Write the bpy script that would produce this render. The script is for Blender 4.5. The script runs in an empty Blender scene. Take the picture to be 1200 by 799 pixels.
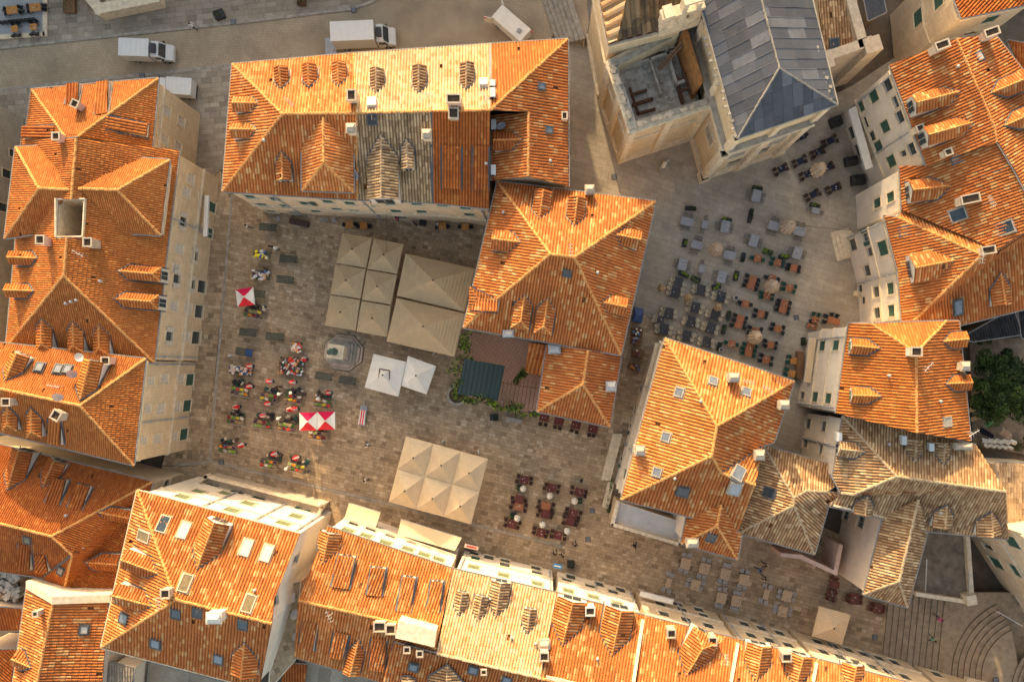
import bpy, math, random
import numpy as np
from mathutils import Vector, Matrix
from mathutils.geometry import tessellate_polygon
R = random.Random(7)
sc = bpy.context.scene
COL = sc.collection

# ------------------------------------------------------------------ camera, sky, sun, exposure
H = 93.3            # height of the drone above the paving, metres
PX = 0.1            # metres of ground per photograph pixel
CX, CY = 636.0, 434.0   # the point straight under the drone
cd = bpy.data.cameras.new('camera'); cam = bpy.data.objects.new('camera', cd); COL.objects.link(cam)
cam.location = (0, 0, H); cd.sensor_width = 36; cd.lens = 28.0
cd.shift_x = -36 / 1200; cd.shift_y = 34.5 / 1200
cd.clip_start = 1; cd.clip_end = 3000
sc.camera = cam
SUN_EL = math.radians(15.5)
SX, SY = 0.24, -0.97      # the way sunlight travels over the ground
w = bpy.data.worlds.new('World'); sc.world = w; w.use_nodes = True
nt = w.node_tree; bg = nt.nodes['Background']
sky = nt.nodes.new('ShaderNodeTexSky'); sky.sky_type = 'NISHITA'; sky.sun_disc = False
sky.sun_elevation = SUN_EL; sky.sun_rotation = math.atan2(-SX, -SY)
sky.air_density = 1.0; sky.dust_density = 2.5; sky.ozone_density = 0.6
nt.links.new(sky.outputs[0], bg.inputs[0]); bg.inputs[1].default_value = 0.15
sd = bpy.data.lights.new('sun', 'SUN'); sd.energy = 2.25; sd.angle = math.radians(0.6); sd.color = (1.0, 0.84, 0.60)
so = bpy.data.objects.new('sun', sd); COL.objects.link(so)
so.rotation_euler = Vector((SX * math.cos(SUN_EL), SY * math.cos(SUN_EL), -math.sin(SUN_EL))).to_track_quat('-Z', 'Y').to_euler()
sc.view_settings.view_transform = 'Standard'; sc.view_settings.look = 'None'
sc.view_settings.exposure = 1.74; sc.view_settings.use_white_balance = True; sc.view_settings.white_balance_temperature = 8300; sc.view_settings.gamma = 1.0; sc.view_settings.use_curve_mapping = False
sc.cycles.max_bounces = 5; sc.cycles.diffuse_bounces = 4; sc.cycles.use_denoising = True

# ------------------------------------------------------------------ small helpers
def P(px, py, z=0.0):
    k = PX * (H - z) / H
    return Vector(((px - CX) * k, -(py - CY) * k, z))
def tag(o, label=None, cat=None, group=None, kind=None):
    if label: o['label'] = label
    if cat: o['category'] = cat
    if group: o['group'] = group
    if kind: o['kind'] = kind
    return o
WL = {}
def worg(o):
    v = Vector((0, 0, 0))
    while o is not None:
        v = v + Vector(o.location); o = o.parent
    return v
def empty(name, loc, rz=0):
    o = bpy.data.objects.new(name, None); COL.objects.link(o); o.location = loc; o.rotation_euler = (0, 0, rz)
    o.empty_display_size = .3
    return o
def thing(name, label, cat, loc=(0, 0, 0), rz=0, group=None):
    return tag(empty(name, loc, rz), label, cat, group)
def copy_tree(o, parent=None):
    c = o.copy(); COL.objects.link(c); c.parent = parent
    for ch in o.children: copy_tree(ch, c)
    return c
ORDS = 'first second third fourth fifth sixth seventh eighth ninth tenth eleventh twelfth thirteenth fourteenth fifteenth sixteenth seventeenth eighteenth nineteenth twentieth'.split()
TENS = {20: 'twenty', 30: 'thirty', 40: 'forty'}
def nth(i):
    if i < 20: return ORDS[i]
    t = (i + 1) // 10 * 10; r = (i + 1) % 10
    return {30: 'thirtieth', 40: 'fortieth'}[t] if r == 0 else TENS[t] + '-' + ORDS[r - 1]

class MB:
    def __init__(s): s.v = []; s.f = []; s.m = []; s.uv = []
    def face(s, pts, m=0, uv=None):
        n = len(s.v); s.v.extend(tuple(p) for p in pts); s.f.append(tuple(range(n, n + len(pts)))); s.m.append(m); s.uv.append(uv)
    def idx(s, verts, faces, m=0):
        n = len(s.v); s.v.extend(tuple(p) for p in verts)
        for f in faces: s.f.append(tuple(n + i for i in f)); s.m.append(m); s.uv.append(None)
    def box(s, c, d, rz=0, m=0, M=None):
        x, y, z = d[0] / 2, d[1] / 2, d[2] / 2
        vs = [Vector((a * x, b * y, e * z)) for e in (-1, 1) for a, b in ((-1, -1), (1, -1), (1, 1), (-1, 1))]
        if rz: vs = [Matrix.Rotation(rz, 3, 'Z') @ p for p in vs]
        if M is not None: vs = [M @ p for p in vs]
        s.idx([p + Vector(c) for p in vs], [(0, 3, 2, 1), (4, 5, 6, 7), (0, 1, 5, 4), (1, 2, 6, 5), (2, 3, 7, 6), (3, 0, 4, 7)], m)
    def prism(s, pts, z0, z1, m=0, cap=True):
        n = len(pts); vs = [(p[0], p[1], z0) for p in pts] + [(p[0], p[1], z1) for p in pts]
        fs = [(i, (i + 1) % n, n + (i + 1) % n, n + i) for i in range(n)]
        if cap: fs += [tuple(range(n, 2 * n)), tuple(reversed(range(n)))]
        s.idx(vs, fs, m)
    def rings(s, rs, n=10, m=0, cap=True, c=(0, 0), jit=None):
        # rs: list of (radius, z [, dx, dy])
        vs = []
        for k, r in enumerate(rs):
            dx = r[2] if len(r) > 2 else 0; dy = r[3] if len(r) > 3 else 0
            for i in range(n):
                a = 2 * math.pi * i / n; q = r[0] * (jit(i, k) if jit else 1)
                vs.append((c[0] + dx + q * math.cos(a), c[1] + dy + q * math.sin(a), r[1]))
        fs = []
        for k in range(len(rs) - 1):
            for i in range(n):
                j = (i + 1) % n; fs.append((k * n + i, k * n + j, (k + 1) * n + j, (k + 1) * n + i))
        if cap: fs += [tuple(reversed(range(n))), tuple((len(rs) - 1) * n + i for i in range(n))]
        s.idx(vs, fs, m)
    def tube(s, a, b, r, n=6, m=0, r2=None):
        a = Vector(a); b = Vector(b); d = (b - a)
        if d.length < 1e-5: return
        q = d.to_track_quat('Z', 'Y'); r2 = r if r2 is None else r2
        vs = [a + q @ Vector((r * math.cos(2 * math.pi * i / n), r * math.sin(2 * math.pi * i / n), 0)) for i in range(n)]
        vs += [b + q @ Vector((r2 * math.cos(2 * math.pi * i / n), r2 * math.sin(2 * math.pi * i / n), 0)) for i in range(n)]
        s.idx(vs, [(i, (i + 1) % n, n + (i + 1) % n, n + i) for i in range(n)] + [tuple(reversed(range(n))), tuple(range(n, 2 * n))], m)
    def build(s, name, mats, parent=None, local=False, smooth=False, kind=None):
        if not isinstance(mats, (list, tuple)): mats = [mats]
        me = bpy.data.meshes.new(name)
        off = Vector((0, 0, 0)) if (local or parent is None) else worg(parent)
        vs = s.v if off.length == 0 else [(x - off.x, y - off.y, z - off.z) for x, y, z in s.v]
        me.from_pydata(vs, [], s.f)
        for mt in mats: me.materials.append(MAT[mt])
        if len(mats) > 1: me.polygons.foreach_set('material_index', s.m)
        if any(u is not None for u in s.uv):
            ul = me.uv_layers.new(name='UVMap'); d = []
            for f, u in zip(s.f, s.uv):
                if u is None: d += [0.0, 0.0] * len(f)
                elif isinstance(u, tuple): d += list(u) * len(f)
                else:
                    for q in u: d += [q[0], q[1]]
            ul.data.foreach_set('uv', d)
        if smooth: me.polygons.foreach_set('use_smooth', [True] * len(s.f))
        me.update()
        o = bpy.data.objects.new(name, me); COL.objects.link(o); o.parent = parent
        if kind: o['kind'] = kind
        return o
    def mesh_only(s, name, mats):
        o = s.build(name, mats, None, True); me = o.data; bpy.data.objects.remove(o); return me
def inst(name, me, parent, loc=(0, 0, 0), rot=(0, 0, 0)):
    o = bpy.data.objects.new(name, me); COL.objects.link(o); o.parent = parent; o.location = loc; o.rotation_euler = rot
    return o

# ------------------------------------------------------------------ materials
MAT = {}
def newmat(name, rough=.8, spec=.3):
    m = bpy.data.materials.new(name); m.use_nodes = True; MAT[name] = m
    n = m.node_tree.nodes; b = n['Principled BSDF']; b.inputs['Roughness'].default_value = rough
    b.inputs['Specular IOR Level'].default_value = spec
    return m, n, m.node_tree.links, b
def ramp(n, stops, interp='LINEAR'):
    r = n.new('ShaderNodeValToRGB'); r.color_ramp.interpolation = interp
    e = r.color_ramp.elements
    while len(e) > 1: e.remove(e[0])
    e[0].position = stops[0][0]; e[0].color = (*stops[0][1], 1)
    for p, c in stops[1:]:
        k = e.new(p); k.color = (*c, 1)
    return r
def noise(n, l, scale, detail=4, vec=None, rough=.6):
    t = n.new('ShaderNodeTexNoise'); t.inputs['Scale'].default_value = scale; t.inputs['Detail'].default_value = detail; t.inputs['Roughness'].default_value = rough
    if vec is not None: l.new(vec, t.inputs['Vector'])
    return t
def mixc(n, l, a, b, fac, mode='MIX'):
    x = n.new('ShaderNodeMix'); x.data_type = 'RGBA'; x.blend_type = mode
    for s_, v in ((x.inputs['Factor'], fac), (x.inputs['A'], a), (x.inputs['B'], b)):
        if hasattr(v, 'is_linked') or isinstance(v, bpy.types.NodeSocket): l.new(v, s_)
        elif isinstance(v, (int, float)): s_.default_value = v
        else: s_.default_value = (*v, 1)
    return x.outputs['Result']
def mrange(n, l, sock, a, b, c, d):
    x = n.new('ShaderNodeMapRange'); l.new(sock, x.inputs[0])
    for i, v in enumerate((a, b, c, d)): x.inputs[1 + i].default_value = v
    return x.outputs[0]
def plain(name, col, rough=.7, spec=.3, var=.15, scale=3.0, metal=0, bump=0):
    m, n, l, b = newmat(name, rough, spec); b.inputs['Metallic'].default_value = metal
    tc = n.new('ShaderNodeTexCoord'); t = noise(n, l, scale, 5, tc.outputs['Object'])
    lo = tuple(c * (1 - var) for c in col); hi = tuple(min(1, c * (1 + var)) for c in col)
    r = ramp(n, [(.3, lo), (.7, hi)]); l.new(t.outputs[0], r.inputs[0]); l.new(r.outputs[0], b.inputs['Base Color'])
    if name.startswith('canvas') and not bump: bump = .35; scale = 1.2
    if bump:
        bp = n.new('ShaderNodeBump'); bp.inputs['Strength'].default_value = bump; bp.inputs['Distance'].default_value = .05
        t2 = noise(n, l, scale * 6, 4, tc.outputs['Object']); l.new(t2.outputs[0], bp.inputs['Height']); l.new(bp.outputs[0], b.inputs['Normal'])
    return m
def tilemat(name, stops, big=(.8, 1.1), wear=None, wearamt=.0, rough=.85):
    if name.startswith('tile_'): tilemat('pan' + name[4:], [(p, tuple(c * (.50 if name in ('tile_old', 'tile_grey') else .64) for c in col)) for p, col in stops], big, tuple(c * .6 for c in wear) if wear else None, wearamt, rough)  # pan channels: darker copy, colour holds grime and the shade between barrels
    # one colour per tile from a random number drawn for its cell; weathering over metres on top
    m, n, l, b = newmat(name, rough, .25)
    uv = n.new('ShaderNodeUVMap'); uv.uv_map = 'UVMap'
    wn = n.new('ShaderNodeTexWhiteNoise'); wn.noise_dimensions = '2D'
    fl = n.new('ShaderNodeVectorMath'); fl.operation = 'FLOOR'; l.new(uv.outputs[0], fl.inputs[0]); l.new(fl.outputs[0], wn.inputs['Vector'])
    r = ramp(n, stops, 'LINEAR'); l.new(wn.outputs['Value'], r.inputs[0])
    tc = n.new('ShaderNodeTexCoord')
    t = noise(n, l, .35, 6, tc.outputs['Object'], .65)
    oi = n.new('ShaderNodeObjectInfo'); fo = mrange(n, l, oi.outputs['Random'], 0, 1, .93, 1.06)
    f = mrange(n, l, t.outputs[0], .3, .7, big[0], big[1])
    mm = n.new('ShaderNodeMath'); mm.operation = 'MULTIPLY'; l.new(f, mm.inputs[0]); l.new(fo, mm.inputs[1]); f = mm.outputs[0]
    cm = n.new('ShaderNodeCombineColor')
    for i in range(3): l.new(f, cm.inputs[i])
    c = mixc(n, l, r.outputs[0], cm.outputs[0], 1.0, 'MULTIPLY')
    t4 = noise(n, l, .11, 3, tc.outputs['Object'], .5); f4 = mrange(n, l, t4.outputs[0], .35, .65, .86, 1.12); cm4 = n.new('ShaderNodeCombineColor')
    for i in range(3): l.new(f4, cm4.inputs[i])
    c = mixc(n, l, c, cm4.outputs[0], 1.0, 'MULTIPLY')
    t3 = noise(n, l, 9, 4, tc.outputs['Object'])
    f3 = mrange(n, l, t3.outputs[0], .3, .7, .78, 1.15)
    cm3 = n.new('ShaderNodeCombineColor')
    for i in range(3): l.new(f3, cm3.inputs[i])
    c = mixc(n, l, c, cm3.outputs[0], 1.0, 'MULTIPLY')
    if wear:
        t2 = noise(n, l, 1.3, 7, tc.outputs['Object'], .7)
        fw = mrange(n, l, t2.outputs[0], .48, .68, 0, wearamt)
        c = mixc(n, l, c, wear, fw)
    l.new(c, b.inputs['Base Color'])
    return m
tilemat('tile_orange', [(0, (0.492, 0.146, 0.037)), (.3, (0.567, 0.179, 0.046)), (.85, (0.610, 0.197, 0.052)), (1, (0.685, 0.270, 0.078))], wear=(.40, .12, .04), wearamt=.3)
tilemat('tile_deep', [(0, (0.439, 0.109, 0.027)), (.4, (0.503, 0.136, 0.031)), (.88, (0.546, 0.156, 0.037)), (1, (0.621, 0.228, 0.059))], wear=(.32, .10, .04), wearamt=.35)
tilemat('tile_mottled', [(0, (.50, .150, .045)), (.45, (.57, .180, .052)), (.80, (.60, .20, .06)), (.86, (.66, .30, .11)), (1, (.71, .39, .17))], wear=(.46, .15, .05), wearamt=.3)
tilemat('tile_gold', [(0, (0.572, 0.174, 0.048)), (.4, (0.647, 0.224, 0.068)), (.75, (0.700, 0.275, 0.095)), (1, (0.774, 0.376, 0.151))], wear=(.56, .18, .05), wearamt=.3)  # lighter tile; on slopes facing the sun it carries sunlight in its colour
tilemat('tile_pale', [(0, (0.600, 0.305, 0.139)), (.2, (0.660, 0.413, 0.214)), (.6, (0.700, 0.471, 0.269)), (1, (0.750, 0.561, 0.362))], wear=(.60, .28, .11), wearamt=.5)
tilemat('tile_old', [(0, (0.297, 0.156, 0.080)), (.25, (0.424, 0.234, 0.120)), (.6, (0.530, 0.317, 0.168)), (.85, (0.615, 0.395, 0.216)), (1, (0.721, 0.506, 0.304))], wear=(.30, .18, .09), wearamt=.5)
tilemat('tile_grey', [(0, (0.276, 0.165, 0.095)), (.3, (0.424, 0.263, 0.148)), (.65, (0.551, 0.363, 0.208)), (1, (0.678, 0.468, 0.280))], wear=(.34, .22, .11), wearamt=.5)
tilemat('timber_roof', [(0, (.075, .05, .035)), (.5, (.15, .095, .055)), (1, (.30, .19, .10))], wear=(.40, .25, .12), wearamt=.4)
tilemat('lead_sheet', [(0, (.055, .06, .075)), (.4, (.068, .074, .092)), (.88, (.082, .089, .11)), (1, (.15, .155, .175))], wear=(.10, .09, .09), wearamt=.55, rough=.55)
tilemat('slab_warm', [(0, (.25, .165, .10)), (.10, (.35, .24, .145)), (.45, (.43, .30, .185)), (.88, (.48, .34, .215)), (1, (.57, .43, .29))], big=(.72, 1.2), wear=(.25, .17, .105), wearamt=.6, rough=.6)
tilemat('slab_cool', [(0, (.34, .285, .22)), (.3, (.375, .315, .245)), (1, (.41, .345, .27))], big=(.82, 1.12), wear=(.22, .19, .16), wearamt=.4, rough=.55)
tilemat('slab_street', [(0, (.25, .20, .15)), (.3, (.315, .255, .19)), (.8, (.36, .295, .225)), (1, (.43, .36, .28))], big=(.8, 1.15), wear=(.18, .15, .12), wearamt=.4, rough=.65)
def wallmat(name, col, streak=.35, block=None):
    m, n, l, b = newmat(name, .9, .2)
    tc = n.new('ShaderNodeTexCoord'); uv = n.new('ShaderNodeUVMap'); uv.uv_map = 'UVMap'
    t = noise(n, l, .5, 7, tc.outputs['Object'], .65)
    mp = n.new('ShaderNodeMapping'); mp.inputs['Scale'].default_value = (3.5, 3.5, .35); l.new(tc.outputs['Object'], mp.inputs[0])
    t2 = noise(n, l, 1.0, 5, mp.outputs[0])
    a = ramp(n, [(.3, tuple(c * .86 for c in col)), (.7, tuple(min(1, c * 1.07) for c in col))]); l.new(t.outputs[0], a.inputs[0])
    f = mrange(n, l, t2.outputs[0], .5, .75, 0, streak)
    c = mixc(n, l, a.outputs[0], tuple(x * .6 for x in col), f)
    if block:
        br = n.new('ShaderNodeTexBrick'); l.new(uv.outputs[0], br.inputs['Vector']); br.inputs['Scale'].default_value = 1
        br.inputs['Brick Width'].default_value = block[0]; br.inputs['Row Height'].default_value = block[1]; br.inputs['Mortar Size'].default_value = .018
        br.inputs['Color1'].default_value = (1, 1, 1, 1); br.inputs['Color2'].default_value = (.88, .865, .84, 1); br.inputs['Mortar'].default_value = (.74, .71, .66, 1)
        c = mixc(n, l, c, br.outputs['Color'], 1.0, 'MULTIPLY')
        bp = n.new('ShaderNodeBump'); bp.inputs['Strength'].default_value = .5; bp.inputs['Distance'].default_value = .04
        l.new(br.outputs['Fac'], bp.inputs['Height']); bp.invert = True; l.new(bp.outputs[0], b.inputs['Normal'])
    l.new(c, b.inputs['Base Color'])
wallmat('wall_tan', (.72, .55, .37), .3, (.7, .33))
wallmat('wall_sand', (.74, .57, .40), .3, (.8, .36))
wallmat('wall_white', (.74, .64, .54), .35)
wallmat('wall_grey', (.52, .45, .37), .5, (.7, .35))
wallmat('wall_pink', (.70, .54, .42), .35)
wallmat('wall_church', (.72, .56, .37), .45, (.9, .42))
wallmat('wall_brown', (.24, .18, .13), .5)
plain('stone_trim', (.66, .54, .39), .8, .2, .2, 2)
plain('stone_pale', (.46, .37, .28), .8, .2, .2, 2, bump=.3)
plain('stone_grey', (.33, .29, .24), .8, .2, .3, 1.5, bump=.4)
plain('plaster_white', (.62, .56, .48), .85, .2, .1, 2)
plain('plaster_rose', (.62, .42, .33), .85, .2, .15, 2)
plain('ridge_clay', (.60, .28, .10), .85, .2, .25, 3)
plain('ridge_pale', (.64, .44, .25), .85, .2, .2, 3)
plain('ridge_old', (.42, .31, .20), .85, .2, .3, 3)
plain('roof_deck', (.20, .075, .03), .9, .1, .2)
plain('flashing', (.075, .075, .08), .5, .4, .25, 3)
plain('gutter', (.26, .24, .22), .5, .4, .2)
plain('glass_shutter', (.07, .075, .065), .6, .3, .25)
plain('shutter_green', (.045, .105, .075), .6, .3, .25)
plain('shutter_pale', (.20, .22, .12), .6, .3, .15)
plain('shutter_white', (.56, .49, .41), .6, .3, .12)
plain('frame_white', (.46, .43, .38), .5, .4, .06)
plain('wood_brown', (.20, .10, .05), .7, .3, .3, 4)
plain('timber_orange', (.34, .15, .055), .8, .2, .4, 2)
plain('wood_orange', (.52, .22, .06), .6, .3, .2, 5)
plain('wood_terracotta', (.33, .115, .055), .55, .3, .15, 5)
plain('wood_beige', (.50, .35, .23), .6, .3, .15, 5)
plain('rust', (.13, .06, .035), .85, .2, .4, 3)
plain('metal_dark', (.035, .035, .04), .5, .4, .3)
plain('metal_grey', (.32, .33, .35), .4, .5, .15)
plain('metal_pale', (.40, .38, .36), .4, .5, .12)
plain('plastic_black', (.018, .018, .02), .5, .4, .3)
plain('rattan', (.46, .40, .30), .8, .2, .25, 12)
plain('cloth_navy', (.022, .026, .045), .8, .2, .2)
plain('cloth_brown', (.085, .055, .045), .8, .2, .25)
plain('chair_maroon', (.07, .035, .03), .8, .2, .25)
plain('cloth_maroon', (.12, .035, .032), .8, .2, .25)
plain('cloth_red', (.15, .055, .04), .8, .2, .2)
plain('chair_wire', (.17, .16, .15), .6, .3, .2)
plain('chair_green', (.015, .075, .055), .6, .3, .25)
plain('chair_grey', (.40, .38, .36), .6, .3, .2)
plain('bench_green', (.07, .075, .055), .7, .3, .3)
plain('canvas_beige', (.50, .345, .20), .85, .2, .07, 1.2)
plain('canvas_pale', (.62, .46, .295), .85, .2, .07, 1.2)
plain('canvas_white', (.74, .69, .61), .85, .2, .08, 1.2)
plain('canvas_red', (.78, .035, .045), .8, .2, .08)
plain('canvas_crimson', (.60, .012, .07), .8, .2, .08)
plain('canvas_folded', (.58, .45, .34), .9, .1, .3, 8)
plain('paint_white', (.60, .60, .58), .3, .5, .05)
plain('paint_grey', (.27, .275, .29), .4, .5, .06)
plain('paint_blue', (.02, .05, .16), .4, .5, .1)
plain('paint_azure', (.03, .25, .50), .5, .4, .1)
plain('paint_red', (.65, .03, .02), .4, .4, .1)
plain('rubber', (.02, .02, .02), .8, .2, .2)
plain('glass_dark', (.03, .045, .055), .12, .6, .3)
plain('glass_sky', (.13, .15, .18), .1, .7, .2)
plain('glass_brown', (.16, .12, .06), .3, .5, .3)
plain('ceramic', (.62, .58, .55), .6, .3, .05)
plain('step_riser', (.12, .095, .07), .9, .1, .25, 2)  # shadow line of each step painted into the riser colour, along with dirt
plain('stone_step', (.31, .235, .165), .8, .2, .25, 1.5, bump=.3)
plain('slab_pinkish', (.50, .38, .29), .8, .2, .25, 1.2, bump=.3)
plain('slab_plain', (.36, .36, .36), .8, .2, .12, 1.2)
tilemat('black_sheet', [(0, (.02, .02, .022)), (1, (.04, .04, .043))], rough=.7)
plain('green_sheet', (.028, .05, .045), .5, .4, .12)
plain('terrace_floor', (.58, .54, .50), .7, .3, .1, 1.5)
plain('terrace_brown', (.20, .15, .11), .85, .2, .35, 1.2)
plain('rubble', (.48, .43, .37), .95, .1, .4, 2, bump=.6)
plain('bronze', (.07, .13, .12), .5, .5, .3, metal=.4)
plain('skin', (.50, .30, .20), .6, .3, .1)
plain('hair_dark', (.03, .02, .015), .7, .3, .2)
plain('shirt_white', (.7, .68, .64), .8, .2, .05)
plain('shirt_black', (.025, .025, .03), .8, .2, .1)
plain('shirt_pink', (.62, .12, .25), .8, .2, .1)
plain('shirt_green', (.18, .50, .30), .8, .2, .1)
plain('shirt_blue', (.10, .18, .34), .8, .2, .1)
plain('trousers', (.06, .06, .08), .8, .2, .2)
plain('leaf_dark', (.028, .045, .014), .7, .2, .45, 2)
plain('leaf_mid', (.06, .10, .022), .7, .2, .4, 2)
plain('leaf_bright', (.22, .34, .02), .7, .2, .3, 3)
plain('bark', (.12, .08, .05), .9, .1, .3)
plain('soil', (.09, .06, .04), .95, .1, .3)
for nm, c in dict(tomato=(.70, .05, .02), orange=(.85, .28, .02), lemon=(.80, .62, .04), lettuce=(.20, .38, .04), cabbage=(.38, .46, .16), aubergine=(.07, .015, .06),
                  onion=(.55, .28, .12), potato=(.42, .30, .16), cherry=(.35, .01, .02), courgette=(.06, .16, .03), garlic=(.66, .60, .50), fig=(.13, .06, .09)).items():
    plain('p_' + nm, c, .5, .4, .2, 9)
# ground sheets
m, n, l, b = newmat('ground_joint', .95, .1)
tc = n.new('ShaderNodeTexCoord'); t = noise(n, l, .6, 6, tc.outputs['Object']); r = ramp(n, [(.3, (.10, .075, .055)), (.7, (.17, .13, .095))]); l.new(t.outputs[0], r.inputs[0]); l.new(r.outputs[0], b.inputs['Base Color'])
m, n, l, b = newmat('sett_street', .75, .3)
tc = n.new('ShaderNodeTexCoord'); mp = n.new('ShaderNodeMapping'); mp.inputs['Rotation'].default_value = (0, 0, math.radians(52)); l.new(tc.outputs['Object'], mp.inputs[0])
br = n.new('ShaderNodeTexBrick'); l.new(mp.outputs[0], br.inputs['Vector']); br.inputs['Scale'].default_value = 1; br.inputs['Brick Width'].default_value = .42; br.inputs['Row Height'].default_value = .24; br.inputs['Mortar Size'].default_value = .02
br.inputs['Color1'].default_value = (.44, .335, .225, 1); br.inputs['Color2'].default_value = (.385, .29, .19, 1); br.inputs['Mortar'].default_value = (.24, .19, .145, 1)
t = noise(n, l, .22, 6, tc.outputs['Object'], .6); f = mrange(n, l, t.outputs[0], .3, .7, .72, 1.2); cm = n.new('ShaderNodeCombineColor')
for i in range(3): l.new(f, cm.inputs[i])
c = mixc(n, l, br.outputs[0], cm.outputs[0], 1.0, 'MULTIPLY'); l.new(c, b.inputs['Base Color'])
bp = n.new('ShaderNodeBump'); bp.inputs['Strength'].default_value = .6; bp.inputs['Distance'].default_value = .03; bp.invert = True; l.new(br.outputs['Fac'], bp.inputs['Height']); l.new(bp.outputs[0], b.inputs['Normal'])
m, n, l, b = newmat('court_tiles', .7, .3)
tc = n.new('ShaderNodeTexCoord'); mp = n.new('ShaderNodeMapping'); mp.inputs['Rotation'].default_value = (0, 0, math.radians(32)); l.new(tc.outputs['Object'], mp.inputs[0])
br = n.new('ShaderNodeTexBrick'); l.new(mp.outputs[0], br.inputs['Vector']); br.offset = 0; br.inputs['Scale'].default_value = 1; br.inputs['Brick Width'].default_value = .4; br.inputs['Row Height'].default_value = .4; br.inputs['Mortar Size'].default_value = .025
br.inputs['Color1'].default_value = (.50, .30, .22, 1); br.inputs['Color2'].default_value = (.44, .26, .19, 1); br.inputs['Mortar'].default_value = (.30, .18, .13, 1); l.new(br.outputs[0], b.inputs['Base Color'])

# ------------------------------------------------------------------ surfaces laid with real tiles or slabs
def clip(poly, ax, lo, hi):
    for sgn, lim in ((1, lo), (-1, -hi)):
        out = []; n = len(poly)
        if n < 3: return []
        p = poly[-1]; dp = sgn * p[ax] - lim
        for q in poly:
            dq = sgn * q[ax] - lim
            if (dp >= 0) != (dq >= 0):
                t = dp / (dp - dq); out.append((p[0] + (q[0] - p[0]) * t, p[1] + (q[1] - p[1]) * t))
            if dq >= 0: out.append(q)
            p = q; dp = dq
        poly = out
    return poly if len(poly) > 2 else []
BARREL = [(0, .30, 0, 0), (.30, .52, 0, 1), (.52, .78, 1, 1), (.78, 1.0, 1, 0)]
SEAM = [(0, .93, 0, 0), (.93, .965, 0, 1), (.965, 1.0, 1, 0)]
NT = [0]
def plane_of(pts):
    A = np.array([(p[0], p[1], 1.0) for p in pts]); z = np.array([p[2] for p in pts])
    return np.linalg.lstsq(A, z, rcond=None)[0]
def tiles(pts, mat, parent, pitch=.30, row=.56, hgt=.12, lift=.04, prof=BARREL, step=.03, name='roof_tiles', down=None):
    a, b_, c_ = plane_of(pts)
    g = math.hypot(a, b_)
    d = Vector((-a / g, -b_ / g)) if g > .03 else Vector((0, -1))
    if down: d = Vector(down).normalized()
    u = Vector((-d.y, d.x)); rp = row / math.sqrt(1 + g * g)
    Q = [(p[0] * u.x + p[1] * u.y, p[0] * d.x + p[1] * d.y) for p in pts]
    umin = min(q[0] for q in Q); umax = max(q[0] for q in Q)
    sd_ = R.randint(0, 400) * 7; ph = R.random()
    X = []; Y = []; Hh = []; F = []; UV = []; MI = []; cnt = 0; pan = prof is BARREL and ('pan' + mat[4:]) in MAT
    for i in range(int(umax / pitch - umin / pitch) + 2):
        u0 = umin + (i - ph) * pitch; jc = R.uniform(-.12, .12)
        for f0, f1, h0, h1 in prof:
            a0, a1 = u0 + f0 * pitch, u0 + f1 * pitch
            B = clip(Q, 0, a0, a1)
            if not B: continue
            vmin = min(q[1] for q in B); vmax = max(q[1] for q in B)
            j = math.floor(vmin / rp + jc)
            while (j - jc) * rp < vmax:
                v0 = (j - jc) * rp
                C = clip(B, 1, v0, v0 + rp)
                if C and (i * 31 + j * 17 + sd_) % 331:
                    jt = ((i * 7919 + j * 104729 + sd_) % 97) / 97 * .034
                    n0 = len(X)
                    for q in C:
                        X.append(q[0] * u.x + q[1] * d.x); Y.append(q[0] * u.y + q[1] * d.y)
                        t = (q[0] - a0) / (a1 - a0)
                        Hh.append(lift + jt + hgt * (h0 + (h1 - h0) * t) + step * (q[1] - v0) / rp)
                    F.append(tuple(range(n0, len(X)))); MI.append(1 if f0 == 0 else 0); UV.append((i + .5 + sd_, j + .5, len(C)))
                j += 1
    if not F: return None
    cnt = len(F); NT[0] += cnt
    X = np.array(X); Y = np.array(Y)
    tri = tessellate_polygon([[Vector(p) for p in pts]])
    best = np.full(len(X), -1e9); Z = np.zeros(len(X))
    for t in tri:
        p0, p1, p2 = (pts[k] for k in t)
        den = (p1[1] - p2[1]) * (p0[0] - p2[0]) + (p2[0] - p1[0]) * (p0[1] - p2[1])
        if abs(den) < 1e-6: continue
        w0 = ((p1[1] - p2[1]) * (X - p2[0]) + (p2[0] - p1[0]) * (Y - p2[1])) / den
        w1 = ((p2[1] - p0[1]) * (X - p2[0]) + (p0[0] - p2[0]) * (Y - p2[1])) / den
        w2 = 1 - w0 - w1; mn = np.minimum(np.minimum(w0, w1), w2)
        k = mn > best; best[k] = mn[k]; Z[k] = (w0 * p0[2] + w1 * p1[2] + w2 * p2[2])[k]
    Z += np.array(Hh)
    if len(F) > 150: Z += .02 * np.sin(X * 1.1 + sd_) * np.cos(Y * .9 + sd_ * .7) + .02 * np.sin(X * 2.7 + Y * 1.9 + sd_)
    off = worg(parent) if parent is not None else Vector((0, 0, 0))
    me = bpy.data.meshes.new(name)
    V = np.stack([X - off.x, Y - off.y, Z - off.z], 1)
    ln = np.array([len(f) for f in F], dtype=np.int32); st = np.zeros(len(F), dtype=np.int32); st[1:] = np.cumsum(ln)[:-1]
    me.vertices.add(len(V)); me.vertices.foreach_set('co', V.astype(np.float32).ravel())
    me.loops.add(len(V)); me.loops.foreach_set('vertex_index', np.arange(len(V), dtype=np.int32))
    me.polygons.add(len(F)); me.polygons.foreach_set('loop_start', st); me.polygons.foreach_set('loop_total', ln)
    me.update(calc_edges=True)
    ul = me.uv_layers.new(name='UVMap')
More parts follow.
